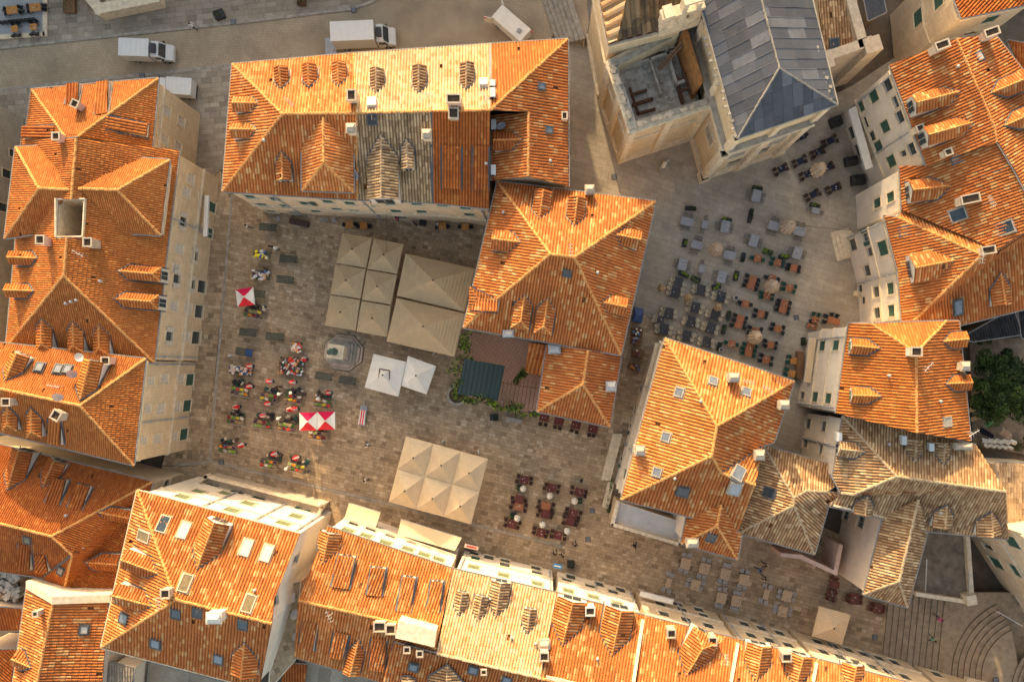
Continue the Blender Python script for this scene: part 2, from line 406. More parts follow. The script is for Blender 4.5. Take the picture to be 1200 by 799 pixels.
    uvs = np.repeat(np.array([(x[0], x[1]) for x in UV], dtype=np.float32), ln, axis=0); ul.data.foreach_set('uv', uvs.ravel())
    me.materials.append(MAT[mat])
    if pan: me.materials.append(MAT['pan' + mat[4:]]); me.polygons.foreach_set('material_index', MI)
    me.validate()
    o = bpy.data.objects.new(name, me); COL.objects.link(o); o.parent = parent; o['kind'] = 'stuff'
    return o
def slabs(name, pxpoly, z, mat, parent, ang, row, l0, l1, gap=.022, jit=.006):
    # stone slabs in courses, every slab a raised block with open joints
    a = math.radians(ang); u = Vector((math.cos(a), math.sin(a))); d = Vector((-math.sin(a), math.cos(a)))
    pts = [P(x, y, z) for x, y in pxpoly]
    Q = [(p.x * u.x + p.y * u.y, p.x * d.x + p.y * d.y) for p in pts]
    mb = MB(); v0 = min(q[1] for q in Q); vm = max(q[1] for q in Q); j = 0
    W = lambda q, zz: (q[0] * u.x + q[1] * d.x, q[0] * u.y + q[1] * d.y, zz)
    while v0 < vm:
        rr = row * R.uniform(.82, 1.2)
        B = clip(Q, 1, v0 + gap / 2, v0 + rr - gap / 2)
        if B:
            s = min(q[0] for q in B) - R.uniform(0, l1); e = max(q[0] for q in B); i = 0
            while s < e:
                L = R.uniform(l0, l1); C = clip(B, 0, s + gap / 2, s + L - gap / 2)
                if C:
                    zt = z + R.uniform(-jit, jit) + .012
                    uvk = (i + .5 + j * 3.0, j + .5)
                    mb.face([W(q, zt) for q in C], 0, uvk)
                    for k in range(len(C)):
                        p, q = C[k], C[(k + 1) % len(C)]
                        mb.face([W(p, z - .02), W(q, z - .02), W(q, zt), W(p, zt)], 0, uvk)
                s += L; i += 1
        v0 += rr; j += 1
    o = mb.build(name, mat, parent, kind='stuff'); NT[0] += len(mb.f)
    return o
# ------------------------------------------------------------------ buildings
def inpoly(x, y, p):
    c = False; j = len(p) - 1
    for i in range(len(p)):
        if (p[i][1] > y) != (p[j][1] > y) and x < (p[j][0] - p[i][0]) * (y - p[i][1]) / (p[j][1] - p[i][1]) + p[i][0]: c = not c
        j = i
    return c
def ray_plane(px, py, pl):
    # point on z = a x + b y + c seen at this photograph position
    a, b, c = pl; g = P(px, py, 0); # X = g.x*(H-z)/H
    den = 1 + (a * g.x + b * g.y) / H
    z = (a * g.x + b * g.y + c) / den
    return P(px, py, z)
def on_roof(B, px, py):
    best = None
    for pxs, pts, pl in B['faces']:
        if inpoly(px, py, pxs): best = pl
    if best is None:
        print('off roof', B['root'].name, px, py); 
        best = min(B['faces'], key=lambda f: min(math.hypot(px - q[0], py - q[1]) for q in f[0] + [(sum(k[0] for k in f[0]) / len(f[0]), sum(k[1] for k in f[0]) / len(f[0]))]))[2]
    return ray_plane(px, py, best), best
def zpl(pl, x, y): return pl[0] * x + pl[1] * y + pl[2]

WPROTO = {}
def win_proto(w, h, st):
    # frame, pane and shutters of one kind of window, centred on its opening: x along the wall, y outward, z up
    k = (w, h, st)
    if k in WPROTO: return WPROTO[k]
    t = .12; fr = MB()
    if st != 'slit':
        for sx in (-1, 1): fr.box((sx * (w / 2 + t / 2), .03, 0), (t, .10, h + 2 * t))
        fr.box((0, .035, h / 2 + t / 2 + .002), (w + .02, .10, t)); fr.box((0, .06, -h / 2 - t / 2), (w + 2 * t + .1, .18, t))
    else: fr.box((0, .03, -h / 2 - .04), (w + .1, .1, .08))
    d = {'window': (fr.mesh_only('window_frame', 'stone_trim'), None)}
    g = MB(); g.box((0, -.15, 0), (w, .03, h)); d['pane'] = (g.mesh_only('window_pane', 'glass_dark'), (0, 0, 0))
    if st in ('sash', 'open', 'half'):
        b = MB()
        for x in (-w / 2 + .04, 0, w / 2 - .04): b.box((x, -.11, 0), (.045, .05, h))
        for z in (-h / 2 + .04, h * .12, h / 2 - .04): b.box((0, -.112, z), (w, .05, .04))
        d['sash'] = (b.mesh_only('window_sash', 'frame_white'), (0, 0, 0))
    mt = {'green': 'shutter_green', 'black': 'glass_shutter', 'pale': 'shutter_pale', 'white': 'shutter_white', 'open': 'shutter_green', 'openw': 'shutter_white', 'half': 'shutter_green'}.get(st)
    if mt:
        s = MB(); sw = w / 2 - .02
        s.box((0, 0, 0), (sw, .045, h))
        nsl = max(4, int(h / .14))
        for i in range(nsl): s.box((0, .028, -h / 2 + (i + .5) * h / nsl), (sw - .1, .03, h / nsl * .55))
        me = s.mesh_only('shutter', mt)
        if st in ('open', 'openw'): d['shutter'] = (me, [(-w / 2 - sw / 2 - .06, .11, 0), (w / 2 + sw / 2 + .06, .11, 0)])
        elif st == 'half': d['shutter'] = (me, [(-w / 2 - sw / 2 - .06, .11, 0), (w / 4, .02, 0)])
        else: d['shutter'] = (me, [(-w / 4, -.03, 0), (w / 4, -.03, 0)])
    WPROTO[k] = d
    return d
def put_window(parent, pos, s, w, h, st):
    a = math.atan2(s.y, s.x); d = win_proto(w, h, st); off = worg(parent)
    o = inst('window', d['window'][0], parent, Vector(pos) - off, (0, 0, a))
    for k in ('pane', 'sash', 'shutter'):
        if k in d:
            me, lo = d[k]
            for q in (lo if isinstance(lo, list) else [lo]): inst({'pane': 'pane', 'sash': 'sash', 'shutter': 'shutter'}[k], me, o, q)
    return o
def wall_face(mb, A, B_, za, zb, z0, wins, root, wdef):
    # A->B so that outward = (-s.y, s.x) is to the outside
    s = (B_ - A); L = s.length
    if L < .05: return
    s = s / L; n = Vector((-s.y, s.x)); zt = min(za, zb)
    W3 = lambda a, z, dep=0: (A.x + s.x * a - n.x * dep, A.y + s.y * a - n.y * dep, z)
    ops = []
    for wd in wins:
        px, py = wd[0], wd[1]; st, ww, hh = (list(wd[2:]) + [None] * 3)[:3]
        st = st or wdef[0]; ww = ww or wdef[1]; hh = hh or wdef[2]
        g = P(px, py, 0)
        # ray from the drone (0,0,H) towards g meets the wall plane
        dn = n.x * g.x + n.y * g.y; cn = n.x * A.x + n.y * A.y
        if abs(dn) < 1e-6: continue
        t = cn / dn; z = H * (1 - t); a = (g.x * t - A.x) * s.x + (g.y * t - A.y) * s.y
        z = min(max(z, z0 + hh / 2 + .1), zt - hh / 2 - .15)
        if a < ww / 2 + .1 or a > L - ww / 2 - .1: print('window off wall', root.name, px, py, round(a, 1), round(L, 1), round(z, 1)); continue
        r = (a - ww / 2, a + ww / 2, z - hh / 2, z + hh / 2)
        if any(r[0] < q[1] + .05 and r[1] > q[0] - .05 and r[2] < q[3] + .05 and r[3] > q[2] - .05 for q in ops): continue
        ops.append(r + (st, ww, hh))
    xs = sorted({0, L} | {q[k] for q in ops for k in (0, 1)}); zs = sorted({z0, zt} | {q[k] for q in ops for k in (2, 3)})
    if not ops: xs = [0, L]; zs = [z0, zt]
    for i in range(len(xs) - 1):
        j = 0
        while j < len(zs) - 1:
            cx, cz = (xs[i] + xs[i + 1]) / 2, (zs[j] + zs[j + 1]) / 2
            if not any(q[0] < cx < q[1] and q[2] < cz < q[3] for q in ops):
                a0, a1, b0, b1 = xs[i], xs[i + 1], zs[j], zs[j + 1]
                mb.face([W3(a1, b0), W3(a0, b0), W3(a0, b1), W3(a1, b1)], 0, [(a1, b0), (a0, b0), (a0, b1), (a1, b1)])
            j += 1
    if abs(za - zb) > .01:
        q = [(0, zt), (L, zt), (0, za) if za > zb else (L, zb)]
        mb.face([W3(*k) for k in q], 0, q)
    for q in ops:
        a0, a1, b0, b1, st, ww, hh = q
        for (p, r_) in (((a0, b0), (a0, b1)), ((a0, b1), (a1, b1)), ((a1, b1), (a1, b0)), ((a1, b0), (a0, b0))):
            mb.face([W3(*p), W3(*r_), W3(r_[0], r_[1], .2), W3(p[0], p[1], .2)], 0, [p, r_, r_, p])
        put_window(root, W3((a0 + a1) / 2, (b0 + b1) / 2), s, ww, hh, st)
def strip(mb, A, B_, n, z0, z1, dep, m=0):
    # a moulding along a wall line, standing proud by dep
    a0 = Vector((A.x, A.y)) - n * .05; b0 = Vector((B_.x, B_.y)) - n * .05; a1 = a0 + n * (dep + .05); b1 = b0 + n * (dep + .05)
    s = (b0 - a0).normalized() * dep; a1 -= s * .0; b1 += s * .0
    mb.idx([(p.x, p.y, z) for z in (z0, z1) for p in (a0, b0, b1, a1)], [(0, 1, 2, 3), (7, 6, 5, 4), (0, 4, 5, 1), (1, 5, 6, 2), (2, 6, 7, 3), (3, 7, 4, 0)], m)

def building(name, label, V, F, tile='tile_orange', wall='wall_tan', wins={}, bands=(), overhang=.28, ridge='ridge_clay', z0=0.0, wdef=('green', .95, 1.5),
             cat='building', bare=(), tilekw={}, gutter='gutter', z0s={}, into=None):
    W = {k: P(*v) for k, v in V.items()}
    xs = [p.x for p in W.values()]; ys = [p.y for p in W.values()]
    root = into or thing(name, label, cat, ((min(xs) + max(xs)) / 2, (min(ys) + max(ys)) / 2, z0))
    B = dict(root=root, faces=[], W=W)
    deck = MB(); edges = {}; info = []
    for f in F:
        keys, mt = (f, tile) if isinstance(f, str) else f
        pts = [W[k] for k in keys]; pxs = [V[k][:2] for k in keys]
        pl = plane_of(pts); B['faces'].append((pxs, pts, pl))
        cen = sum(pts, Vector()) / len(pts); info.append((pts, pl, cen, mt))
        for t in tessellate_polygon([pts]): deck.face([pts[k] - Vector((0, 0, .05)) for k in t])
        for i in range(len(keys)):
            e = tuple(sorted((keys[i], keys[(i + 1) % len(keys)]))); edges.setdefault(e, []).append(len(info) - 1)
    dk = deck.build('wing_roof' if into else 'roof', 'roof_deck', root); B['roof'] = dk
    for pts, pl, cen, mt in info:
        kw = dict(tilekw) if mt != 'lead_sheet' else dict(pitch=.98, row=2.3, hgt=.035, prof=SEAM, step=.015, name='lead_sheets')
        tiles(pts, mt, dk, **kw)
    caps = MB(); val = MB(); gut = MB()
    bnd = {}
    for e, fs in edges.items():
        a, b_ = W[e[0]], W[e[1]]; mid = (a + b_) / 2
        if len(fs) == 2:
            cA, cB = info[fs[0]][2], info[fs[1]][2]; pl = info[fs[0]][1]
            convex = zpl(pl, cB.x, cB.y) > cB.z + .02
            if convex:
                d = b_ - a; L = d.length; nn = max(1, int(L / .42)); r = .13 if ridge != 'stone_grey' else .08
                for i in range(nn):
                    p, q = a + d * (i / nn), a + d * ((i + .97) / nn); q = q + Vector((R.uniform(-.03, .03), R.uniform(-.03, .03), .025 + R.uniform(-.02, .02))); p = p + Vector((R.uniform(-.03, .03), R.uniform(-.03, .03), R.uniform(-.015, .015)))
                    side = Vector((-d.y, d.x, 0)).normalized() * r; up = Vector((0, 0, .17))
                    A4 = [p - side * 1.15 + up * .3, p - side * .6 + up, p + side * .6 + up, p + side * 1.15 + up * .3]
                    B4 = [q - side * 1.05 + up * .3, q - side * .5 + up, q + side * .5 + up, q + side * 1.05 + up * .3]
                    caps.idx(A4 + B4, [(0, 1, 5, 4), (1, 2, 6, 5), (2, 3, 7, 6), (4, 5, 6, 7)])
            else:
                d = (b_ - a); side = Vector((-d.y, d.x, 0)).normalized() * .13; up = Vector((0, 0, .17))
                val = MB(); val.face([a - side + up, b_ - side + up, b_ + side + up, a + side + up]); val.build('valley_flashing', 'flashing', dk)
        else:
            c = info[fs[0]][2]; s = Vector((b_.x - a.x, b_.y - a.y)); 
            if s.length < .01: continue
            n = Vector((-s.y, s.x)).normalized()
            flip = n.dot(Vector((c.x - mid.x, c.y - mid.y))) > 0
            if flip: a, b_ = b_, a; n = -n; e = (e[1], e[0])
            bnd[e] = (n, fs[0])
            if abs(a.z - b_.z) < .9 and gutter:
                A2 = a + Vector((n.x, n.y, 0)) * .06; B2 = b_ + Vector((n.x, n.y, 0)) * .06
                for q in (A2, B2): q.z += .02
                side = Vector((n.x, n.y, 0)) * .055; up = Vector((0, 0, .08))
                gut = MB(); gut.idx([A2 - side, B2 - side, B2 + side, A2 + side, A2 - side + up, B2 - side + up, B2 + side + up, A2 + side + up], [(0, 1, 2, 3), (4, 7, 6, 5), (0, 4, 5, 1), (2, 6, 7, 3), (1, 5, 6, 2), (3, 7, 4, 0)]); gut.build('gutter', gutter, dk)
    if caps.f: caps.build('ridge_tiles', ridge, dk, kind='stuff')
    # walls below the free edges, set in by the overhang with mitred corners
    byv = {}
    for (k0, k1), (n, f) in bnd.items(): byv.setdefault(k0, []).append((n, (k0, k1))); byv.setdefault(k1, []).append((n, (k0, k1)))
    foot = {}
    for k, L in byv.items():
        p = Vector((W[k].x, W[k].y))
        if len(L) == 2:
            n1, n2 = L[0][0], L[1][0]; c = n1.x * n2.y - n1.y * n2.x
            if abs(c) > .15:
                d1 = n1.dot(p) - overhang; d2 = n2.dot(p) - overhang
                foot[k] = Vector(((d1 * n2.y - d2 * n1.y) / c, (n1.x * d2 - n2.x * d1) / c)); continue
        nn = sum((x[0] for x in L), Vector((0, 0))); nn = nn.normalized() if nn.length > .1 else L[0][0]
        foot[k] = p - nn * overhang
    B['foot'] = foot
    mw = MB(); md = MB()
    for (k0, k1), (n, f) in bnd.items():
        if k0 + k1 in bare or k1 + k0 in bare: continue
        a, b_ = foot[k0], foot[k1]
        ws = wins.get(k0 + k1, wins.get(k1 + k0, []))
        s = b_ - a
        A_, B_2, za, zb = (a, b_, W[k0].z, W[k1].z)
        if Vector((-s.y, s.x)).dot(n) < 0: A_, B_2, za, zb = b_, a, W[k1].z, W[k0].z
        wall_face(mw, A_, B_2, za - .02, zb - .02, z0s.get(k0 + k1, z0s.get(k1 + k0, z0)), ws, root, wdef)
        if abs(za - zb) < .9:
            for zz, hh, dp in bands: md = MB(); strip(md, A_, B_2, n, zz, zz + hh, dp); md.build('string_course', 'stone_trim', root)
    mw.build('wing_wall' if into else 'wall', wall, root)
    return B

def dormer(B, f, k, w, kind='gable', tile='tile_orange', cheek='plaster_white', front='plaster_white', win='dark', tp=.62, h=.75):
    # f: photograph position of the front of its ridge, k: where the ridge dies into the roof, w: width in metres
    pb, pl = on_roof(B, *k); root = B['root']
    if kind == 'shed':
        pf = P(f[0], f[1], pb.z)
        for _ in range(6): pf = P(f[0], f[1], zpl(pl, pf.x, pf.y) + h)
    else: pf = P(f[0], f[1], pb.z)
    d = Vector((pf.x - pb.x, pf.y - pb.y)); L = d.length; d = d / L; s = Vector((-d.y, d.x))
    g = lambda p, z=None: Vector((p.x, p.y, zpl(pl, p.x, p.y) if z is None else z))
    P2 = Vector((pb.x, pb.y)); F2 = Vector((pf.x, pf.y))
    dz = pb.z - zpl(pl, pf.x, pf.y)
    body = MB(); flash = MB(); roofs = []; out = Vector((0, 0, .15)); caps = MB()
    if kind == 'shed':
        zf = max(pf.z, zpl(pl, pf.x, pf.y) + .35)
        c = [P2 - s * w / 2, P2 + s * w / 2, F2 + s * w / 2, F2 - s * w / 2]
        top = [g(c[0]) + Vector((0, 0, .06)), g(c[1]) + Vector((0, 0, .06)), g(c[2], zf), g(c[3], zf)]
        roofs = [top]
        for i, j in ((0, 3), (1, 2)):
            q = g(c[j] - d * .1); body.face([top[i] - Vector((0, 0, .1)), Vector((c[j].x, c[j].y, zf - .05)) - Vector((d.x, d.y, 0)) * .1, q - Vector((0, 0, .2))])
            sg = -1 if i == 0 else 1; o_ = Vector((s.x, s.y, 0)) * sg
            flash.face([top[i] + out * .6, g(c[j]) + out, g(c[j]) + out + o_ * .22, top[i] + out * .6 + o_ * .22])
        fa, fb = c[3] - d * .1 + s * .02, c[2] - d * .1 - s * .02
        zb = zpl(pl, F2.x, F2.y) - .2; ze = zf - .06
    else:
        ze = pb.z - w / 2 * tp
        if dz - w / 2 * tp < .35: ze = zpl(pl, pf.x, pf.y) + .35; tp = max(.12, (pb.z - ze) / (w / 2))
        ends = []
        for sg in (-1, 1):
            o_ = P2 + s * sg * w / 2; m = pl[0] * d.x + pl[1] * d.y
            t = (ze + .02 - zpl(pl, o_.x, o_.y)) / m if abs(m) > .02 else L * .3
            ends.append(o_ + d * min(max(t, 0), L * .95))
        rb = g(P2, pb.z + .05); e0, e1 = g(ends[0], ze + .05), g(ends[1], ze + .05)
        f0, f1 = g(F2 - s * w / 2, ze + .05), g(F2 + s * w / 2, ze + .05)
        if kind == 'hip':
            rf = g(F2 - d * min(w * .42, L * .5), pb.z + .05)
            roofs = [[rb, e0, f0, rf], [rb, rf, f1, e1], [rf, f0, f1]]
            capl = [(rb, rf), (rf, f0), (rf, f1)]
        else:
            rf = g(F2, pb.z + .05); roofs = [[rb, e0, f0, rf], [rb, rf, f1, e1]]; capl = [(rb, rf)]
        for a, b_ in capl:
            dd = b_ - a; nn = max(1, int(dd.length / .4))
            for i in range(nn):
                p, q = a + dd * (i / nn), a + dd * ((i + .96) / nn); sd_ = Vector((-dd.y, dd.x, 0)).normalized() * .1; up = Vector((0, 0, .16))
                caps.idx([p - sd_ + up * .5, p + up, p + sd_ + up * .5, q - sd_ + up * .5, q + up * 1.1, q + sd_ + up * .5], [(0, 1, 4, 3), (1, 2, 5, 4), (3, 4, 5)])
        i_ = Vector((d.x, d.y, 0)) * .12
        for sg, e, ff in ((-1, e0, f0), (1, e1, f1)):
            ins = Vector((s.x, s.y, 0)) * -sg * .06; q = g(ff - i_)
            body.face([e + ins - Vector((0, 0, .12)), ff - i_ + ins - Vector((0, 0, .04)), Vector((q.x, q.y, q.z - .2)) + ins])
            o_ = Vector((s.x, s.y, 0)) * sg * .13
            flash.face([rb + out, e + out * .9, e + out * .9 + o_ - Vector((d.x, d.y, 0)) * .1, rb + out - Vector((d.x, d.y, 0)) * .16])
            q2 = g(ff); flash.face([Vector((e.x, e.y, zpl(pl, e.x, e.y))) + out, q2 + out, q2 + out + o_, Vector((e.x, e.y, zpl(pl, e.x, e.y))) + out + o_])
        fa, fb = F2 - d * .12 - s * (w / 2 - .07), F2 - d * .12 + s * (w / 2 - .07)
        zb = zpl(pl, F2.x, F2.y) - .2
        if kind == 'gable':
            m_ = (fa + fb) / 2; body.face([(fa.x, fa.y, ze), (fb.x, fb.y, ze), (m_.x, m_.y, pb.z - .03)], 1)
    bodyo = None
    body.face([(fa.x, fa.y, zb), (fb.x, fb.y, zb), (fb.x, fb.y, ze), (fa.x, fa.y, ze)], 1)
    bodyo = body.build('dormer', [cheek, front], root)
    for i, r_ in enumerate(roofs):
        dk = MB(); dk.face(r_); o = dk.build('dormer_roof', 'roof_deck', bodyo)
        t = tiles(r_, tile, bodyo, name='dormer_tiles')
    if caps.f: caps.build('ridge_tiles', 'ridge_clay' if tile not in ('tile_old', 'tile_pale', 'tile_grey') else 'ridge_old', bodyo, kind='stuff')
    if flash.f: flash.build('flashing', 'flashing', bodyo)
    hh = ze - zb - .3
    if hh > .45:
        q = MB(); c = (fa + fb) / 2 + d * .02; a = math.atan2(s.y, s.x); ww = (fb - fa).length * .6
        zc = (zb + .2 + ze) / 2
        q.box((c.x, c.y, zc), (ww, .04, hh * .85), a, 0); q.box((c.x + d.x * .03, c.y + d.y * .03, zc), (ww + .14, .03, hh * .85 + .12), a, 1)
        q.box((c.x + d.x * .045, c.y + d.y * .045, zc), (ww, .03, hh * .85), a, 0)
        q.box((c.x + d.x * .06, c.y + d.y * .06, zc), (.05, .03, hh * .85), a, 1)
        q.build('window', ['glass_dark', 'frame_white'] if win == 'dark' else ['shutter_green', 'frame_white'], bodyo)
    return bodyo

def roof_frame(pl, p, turn=0):
    n = Vector((-pl[0], -pl[1], 1)).normalized(); g = math.hypot(pl[0], pl[1])
    d = Vector((-pl[0], -pl[1], 0)) / g if g > .02 else Vector((0, -1, 0))
    v = (d - n * d.dot(n)).normalized(); u = v.cross(n)
    if turn: q = Matrix.Rotation(math.radians(turn), 3, n); u = q @ u; v = q @ v
    return Matrix((u, v, n)).transposed()
def skylight(B, px, py, w=.8, h=1.1, glass='glass_sky', frame='flashing', turn=0, up=.2):
    p, pl = on_roof(B, px, py); M = roof_frame(pl, p, turn); m = MB(); t = .1
    for sx in (-1, 1): m.box(p + M @ Vector((sx * (w / 2 + t / 2), 0, up / 2)), (t, h + 2 * t, up + .12), 0, 0, M)
    for sy in (-1, 1): m.box(p + M @ Vector((0, sy * (h / 2 + t / 2), up / 2)), (w, t, up + .11), 0, 0, M)
    m.box(p + M @ Vector((0, 0, .07)), (w + .42, h + .42, .1), 0, 0, M)
    o = m.build('skylight', frame, B['root']); q = MB(); q.box(p + M @ Vector((0, 0, up)), (w, h, .03), 0, 0, M); q.build('pane', glass, o)
    return o
def chimney(B, px, py, w=.75, d=.75, h=1.3, mat='stone_pale', pots=1, rz=0, cap='stone_pale', pot='open'):
    p, pl = on_roof(B, px, py)
    for _ in range(5): p = P(px, py, zpl(pl, p.x, p.y) + h)
    zb = zpl(pl, p.x, p.y) - .5; a = math.radians(rz)
    m = MB(); m.box((p.x, p.y, (zb + p.z - .15) / 2), (w, d, p.z - .15 - zb), a)
    o = m.build('chimney', mat, B['root']); c = MB()
    M = Matrix.Rotation(a, 3, 'Z')
    if pot == 'open':
        c.box((p.x, p.y, p.z - .1), (w - .02, d - .02, .1), a, 1)
        for sx in (-1, 1):
            q = M @ Vector((sx * (w / 2), 0, 0)); c.box((p.x + q.x, p.y + q.y, p.z + .02), (.13, d + .14, .24), a)
            q = M @ Vector((0, sx * (d / 2), 0)); c.box((p.x + q.x, p.y + q.y, p.z + .019), (w - .13, .13, .237), a)
        for i in range(pots):
            q = M @ Vector(((i - (pots - 1) / 2) * .5, 0, 0)); c.tube((p.x + q.x, p.y + q.y, p.z - .06), (p.x + q.x, p.y + q.y, p.z - .0), .13, 8, 1)
    else:
        c.box((p.x, p.y, p.z - .06), (w + .2, d + .2, .12), a); c.box((p.x, p.y, p.z + .05), (w * .8, d * .8, .1), a)
        q = M @ Vector((w * .35, 0, 0)); 
        c.idx([(p.x + q.x, p.y + q.y, p.z + .3), (p.x - q.x, p.y - q.y, p.z + .3)] + [tuple(Vector((p.x, p.y, p.z + .1)) + M @ Vector((sx * w / 2, sy * d / 2, 0))) for sx, sy in ((1, -1), (1, 1), (-1, 1), (-1, -1))], [(0, 2, 3), (1, 4, 5), (0, 3, 4, 1), (1, 5, 2, 0)])
    c.build('chimney_cap', [cap, 'soil'], o)
    return o
def ac_unit(B, px, py, label, h=.7, w=.9, d=.4, rz=0):
    p, pl = on_roof(B, px, py)
    for _ in range(4): p = P(px, py, zpl(pl, p.x, p.y) + h)
    zb = zpl(pl, p.x, p.y)
    t = thing('air_conditioner', label, 'air conditioner', (p.x, p.y, zb), math.radians(rz))
    m = MB(); m.box((0, 0, (h + .1) / 2), (w, d, h - .1)); m.box((0, 0, .06), (w * .8, d * 1.1, .12)); m.build('casing', 'paint_white', t, True)
    f = MB(); f.tube((-.12, -d / 2 - .02, h / 2), (-.12, -d / 2 + .01, h / 2), .24, 12); f.build('fan_grille', 'metal_dark', t, True)
def dish(B, px, py, r, aim, label, z=None, mat='ceramic'):
    if z is None:
        p, pl = on_roof(B, px, py)
        for _ in range(4): p = P(px, py, zpl(pl, p.x, p.y) + .9)
        zb = zpl(pl, p.x, p.y)
    else: p = P(px, py, z); zb = z - .9
    t = thing('satellite_dish', label, 'satellite dish', (p.x, p.y, zb))
    hz = p.z - zb; m = MB(); m.tube((0, 0, 0), (0, 0, hz), .035); m.build('mast', 'metal_grey', t, True)
    q = Vector(aim).normalized().to_track_quat('Z', 'Y'); b = MB(); n = 16; vs = []; fs = []
    for k in range(5):
        rr = r * k / 4
        for i in range(n): vs.append(Vector((0, 0, hz)) + q @ Vector((rr * math.cos(2 * math.pi * i / n), rr * math.sin(2 * math.pi * i / n), .35 * rr * rr / r)))
    for k in range(4):
        for i in range(n): fs.append((k * n + i, k * n + (i + 1) % n, (k + 1) * n + (i + 1) % n, (k + 1) * n + i))
    b.idx(vs, fs); b.build('reflector', mat, t, True)
    a = MB(); tip = Vector((0, 0, hz)) + q @ Vector((0, 0, r * 1.0)); a.tube(Vector((0, 0, hz)) + q @ Vector((0, -r * .9, .3 * r)), tip, .02); a.box(tip, (.08, .08, .1)); a.build('feed_arm', 'metal_grey', t, True)
# ------------------------------------------------------------------ the left row of houses
FINE = dict(pitch=.225, row=.40, hgt=.075)
B = L1 = building('stone_house', 'northern tan house of the left row, orange hipped roof, next to the street', 'x' and
    dict(a=(37.5, 105, 10.7), b=(186.5, 92, 10.7), c=(179, 173, 10.7), d=(30, 163, 10.7), e=(78, 162, 14), f=(92, 160, 14)),
    ['abfe', 'bcf', 'aed'], 'tile_orange', 'wall_tan', tilekw=FINE, wins={'bc': [(195, 130.7), (212, 143), (192, 164), (208.4, 172.8)]}, bands=((8.9, .25, .18),), wdef=('white', 1.0, 1.5))
dormer(B, (119.7, 95.7), (119.7, 134), 1.25, 'shed', 'tile_orange'); dormer(B, (85, 98), (85, 122), 1.25, 'shed', 'tile_deep')
dormer(B, (172.8, 152.8), (125, 144), 1.25, 'shed', 'tile_orange', h=.6); dormer(B, (26, 155), (64, 155), 1.2, 'shed', 'tile_deep')
chimney(B, 88, 122, .7, .7, 1.3, 'plaster_rose', rz=-25); chimney(B, 66, 160, .7, .7, 1.3, 'plaster_rose')
ew = [(218, 225.6), (236, 232.6), (214, 259.7, 'openw'), (231.6, 267), (210, 292), (228, 300, 'openw'), (206.6, 326.5, 'openw'), (224.6, 333, 'openw'), (203, 359), (220, 361.6), (198, 394, 'openw'), (217, 394.6),
      (250.4, 244, 'green', 1.1, 2.0), (247.4, 274, 'green', 1.1, 2.0), (238.4, 336.5, 'dark', 1.4, 2.2), (233, 365, 'dark', 1.4, 2.2), (231.6, 396, 'dark', 1.4, 2.2), (242, 300, 'dark', 1.2, 2.1), (223, 210), (206, 315)]
B = L2 = building('long_house', 'long tan house with light well and hipped cross wings, middle of the left row', dict(
    a=(90, 163, 15), b=(211, 177, 10.8), c=(198, 280, 10.8), d=(181.5, 425, 10.8), e=(75, 323, 15), f=(79, 278, 15), g=(99, 278, 14.25), h=(101.5, 234, 14.25), i=(84, 234, 15),
    j=(68, 234, 14.4), k=(67, 278, 14.55), l=(7.5, 408, 10.8), m=(19, 284, 10.8), n=(26, 163, 10.8)),
    ['abcdefghi', 'aijkfelmn', 'edl'], 'tile_orange', 'wall_tan', tilekw=FINE, wins={'bc': ew, 'cd': ew}, bands=((4.2, .25, .22),), wdef=('white', .95, 1.5), bare=('gh', 'hi', 'ij', 'jk', 'kf', 'fg'))
# light well: four plastered walls going down, open to the sky
lw = MB(); lz = {'h': 14.25, 'j': 14.4, 'k': 14.55, 'g': 14.25}
cs = [P(101.5, 234, 14.25), P(68, 234, 14.4), P(67, 278, 14.55), P(99, 278, 14.25)]
for i in range(4):
    p, q = cs[i], cs[(i + 1) % 4]; s = (q - p).normalized(); nn = Vector((-s.y, s.x, 0)) * .1
    lw.idx([p + Vector((0, 0, .15)), q + Vector((0, 0, .15)), Vector((q.x, q.y, 4)), Vector((p.x, p.y, 4))], [(0, 1, 2, 3)])
    lw.box((p + q) / 2 + Vector((0, 0, .2)), ((q - p).length + .1, .12, .4), math.atan2(s.y, s.x))
lw.face([Vector((c.x, c.y, 4)) for c in cs])
lo = lw.build('light_well', 'stone_trim', B['root'])
q = MB(); c = P(85, 250, 9); q.box((c.x, c.y + 1.2, 9), (1.0, .1, 1.4)); q.box((c.x, c.y + 1.2, 11.5), (1.0, .1, 1.2)); q.build('window', 'glass_dark', lo)
WX = building('cross_wing', 'hipped orange roof wing over the facade wall north of the light well dormers', dict(
    a=(92.7, 221, 14.75), b=(157.8, 185, 12.35), c=(199.6, 187.5, 12.3), d=(137.8, 223, 14.8), e=(189, 276.5, 12.3), f=(149, 274, 12.35)), ['abcd', 'ced', 'adef'], 'tile_orange', 'wall_tan', tilekw=FINE, wins=
    {'ce': [(207, 214, 'white', .7, .8), (203, 245, 'white', .7, .8)]}, z0=9.5, into=L2['root'])
WY = building('west_wing', 'hipped orange roof wing on the far west side of the long house', dict(
    a=(18.8, 172.5, 12), b=(56, 171, 12.2), c=(82.6, 222.6, 14.9), d=(46, 221, 14.9), e=(6, 280, 12), f=(47.6, 274, 12.6)), ['abcd', 'ade', 'dcfe'], 'tile_orange', 'wall_tan', tilekw=FINE, z0=7, into=L2['root'])
dormer(B, (186.6, 321.5), (140, 317.8), 1.5, 'hip'); dormer(B, (184, 354), (135, 350), 1.5, 'hip')
dormer(B, (8.8, 301.5), (44, 302.7), 1.4, 'gable'); dormer(B, (5, 340), (40, 341), 1.4, 'gable')
for f, k in (((49, 411), (50, 374)), ((86.4, 413), (86.4, 377.5)), ((116.5, 416), (116.5, 381))): dormer(B, f, k, 1.6, 'hip')
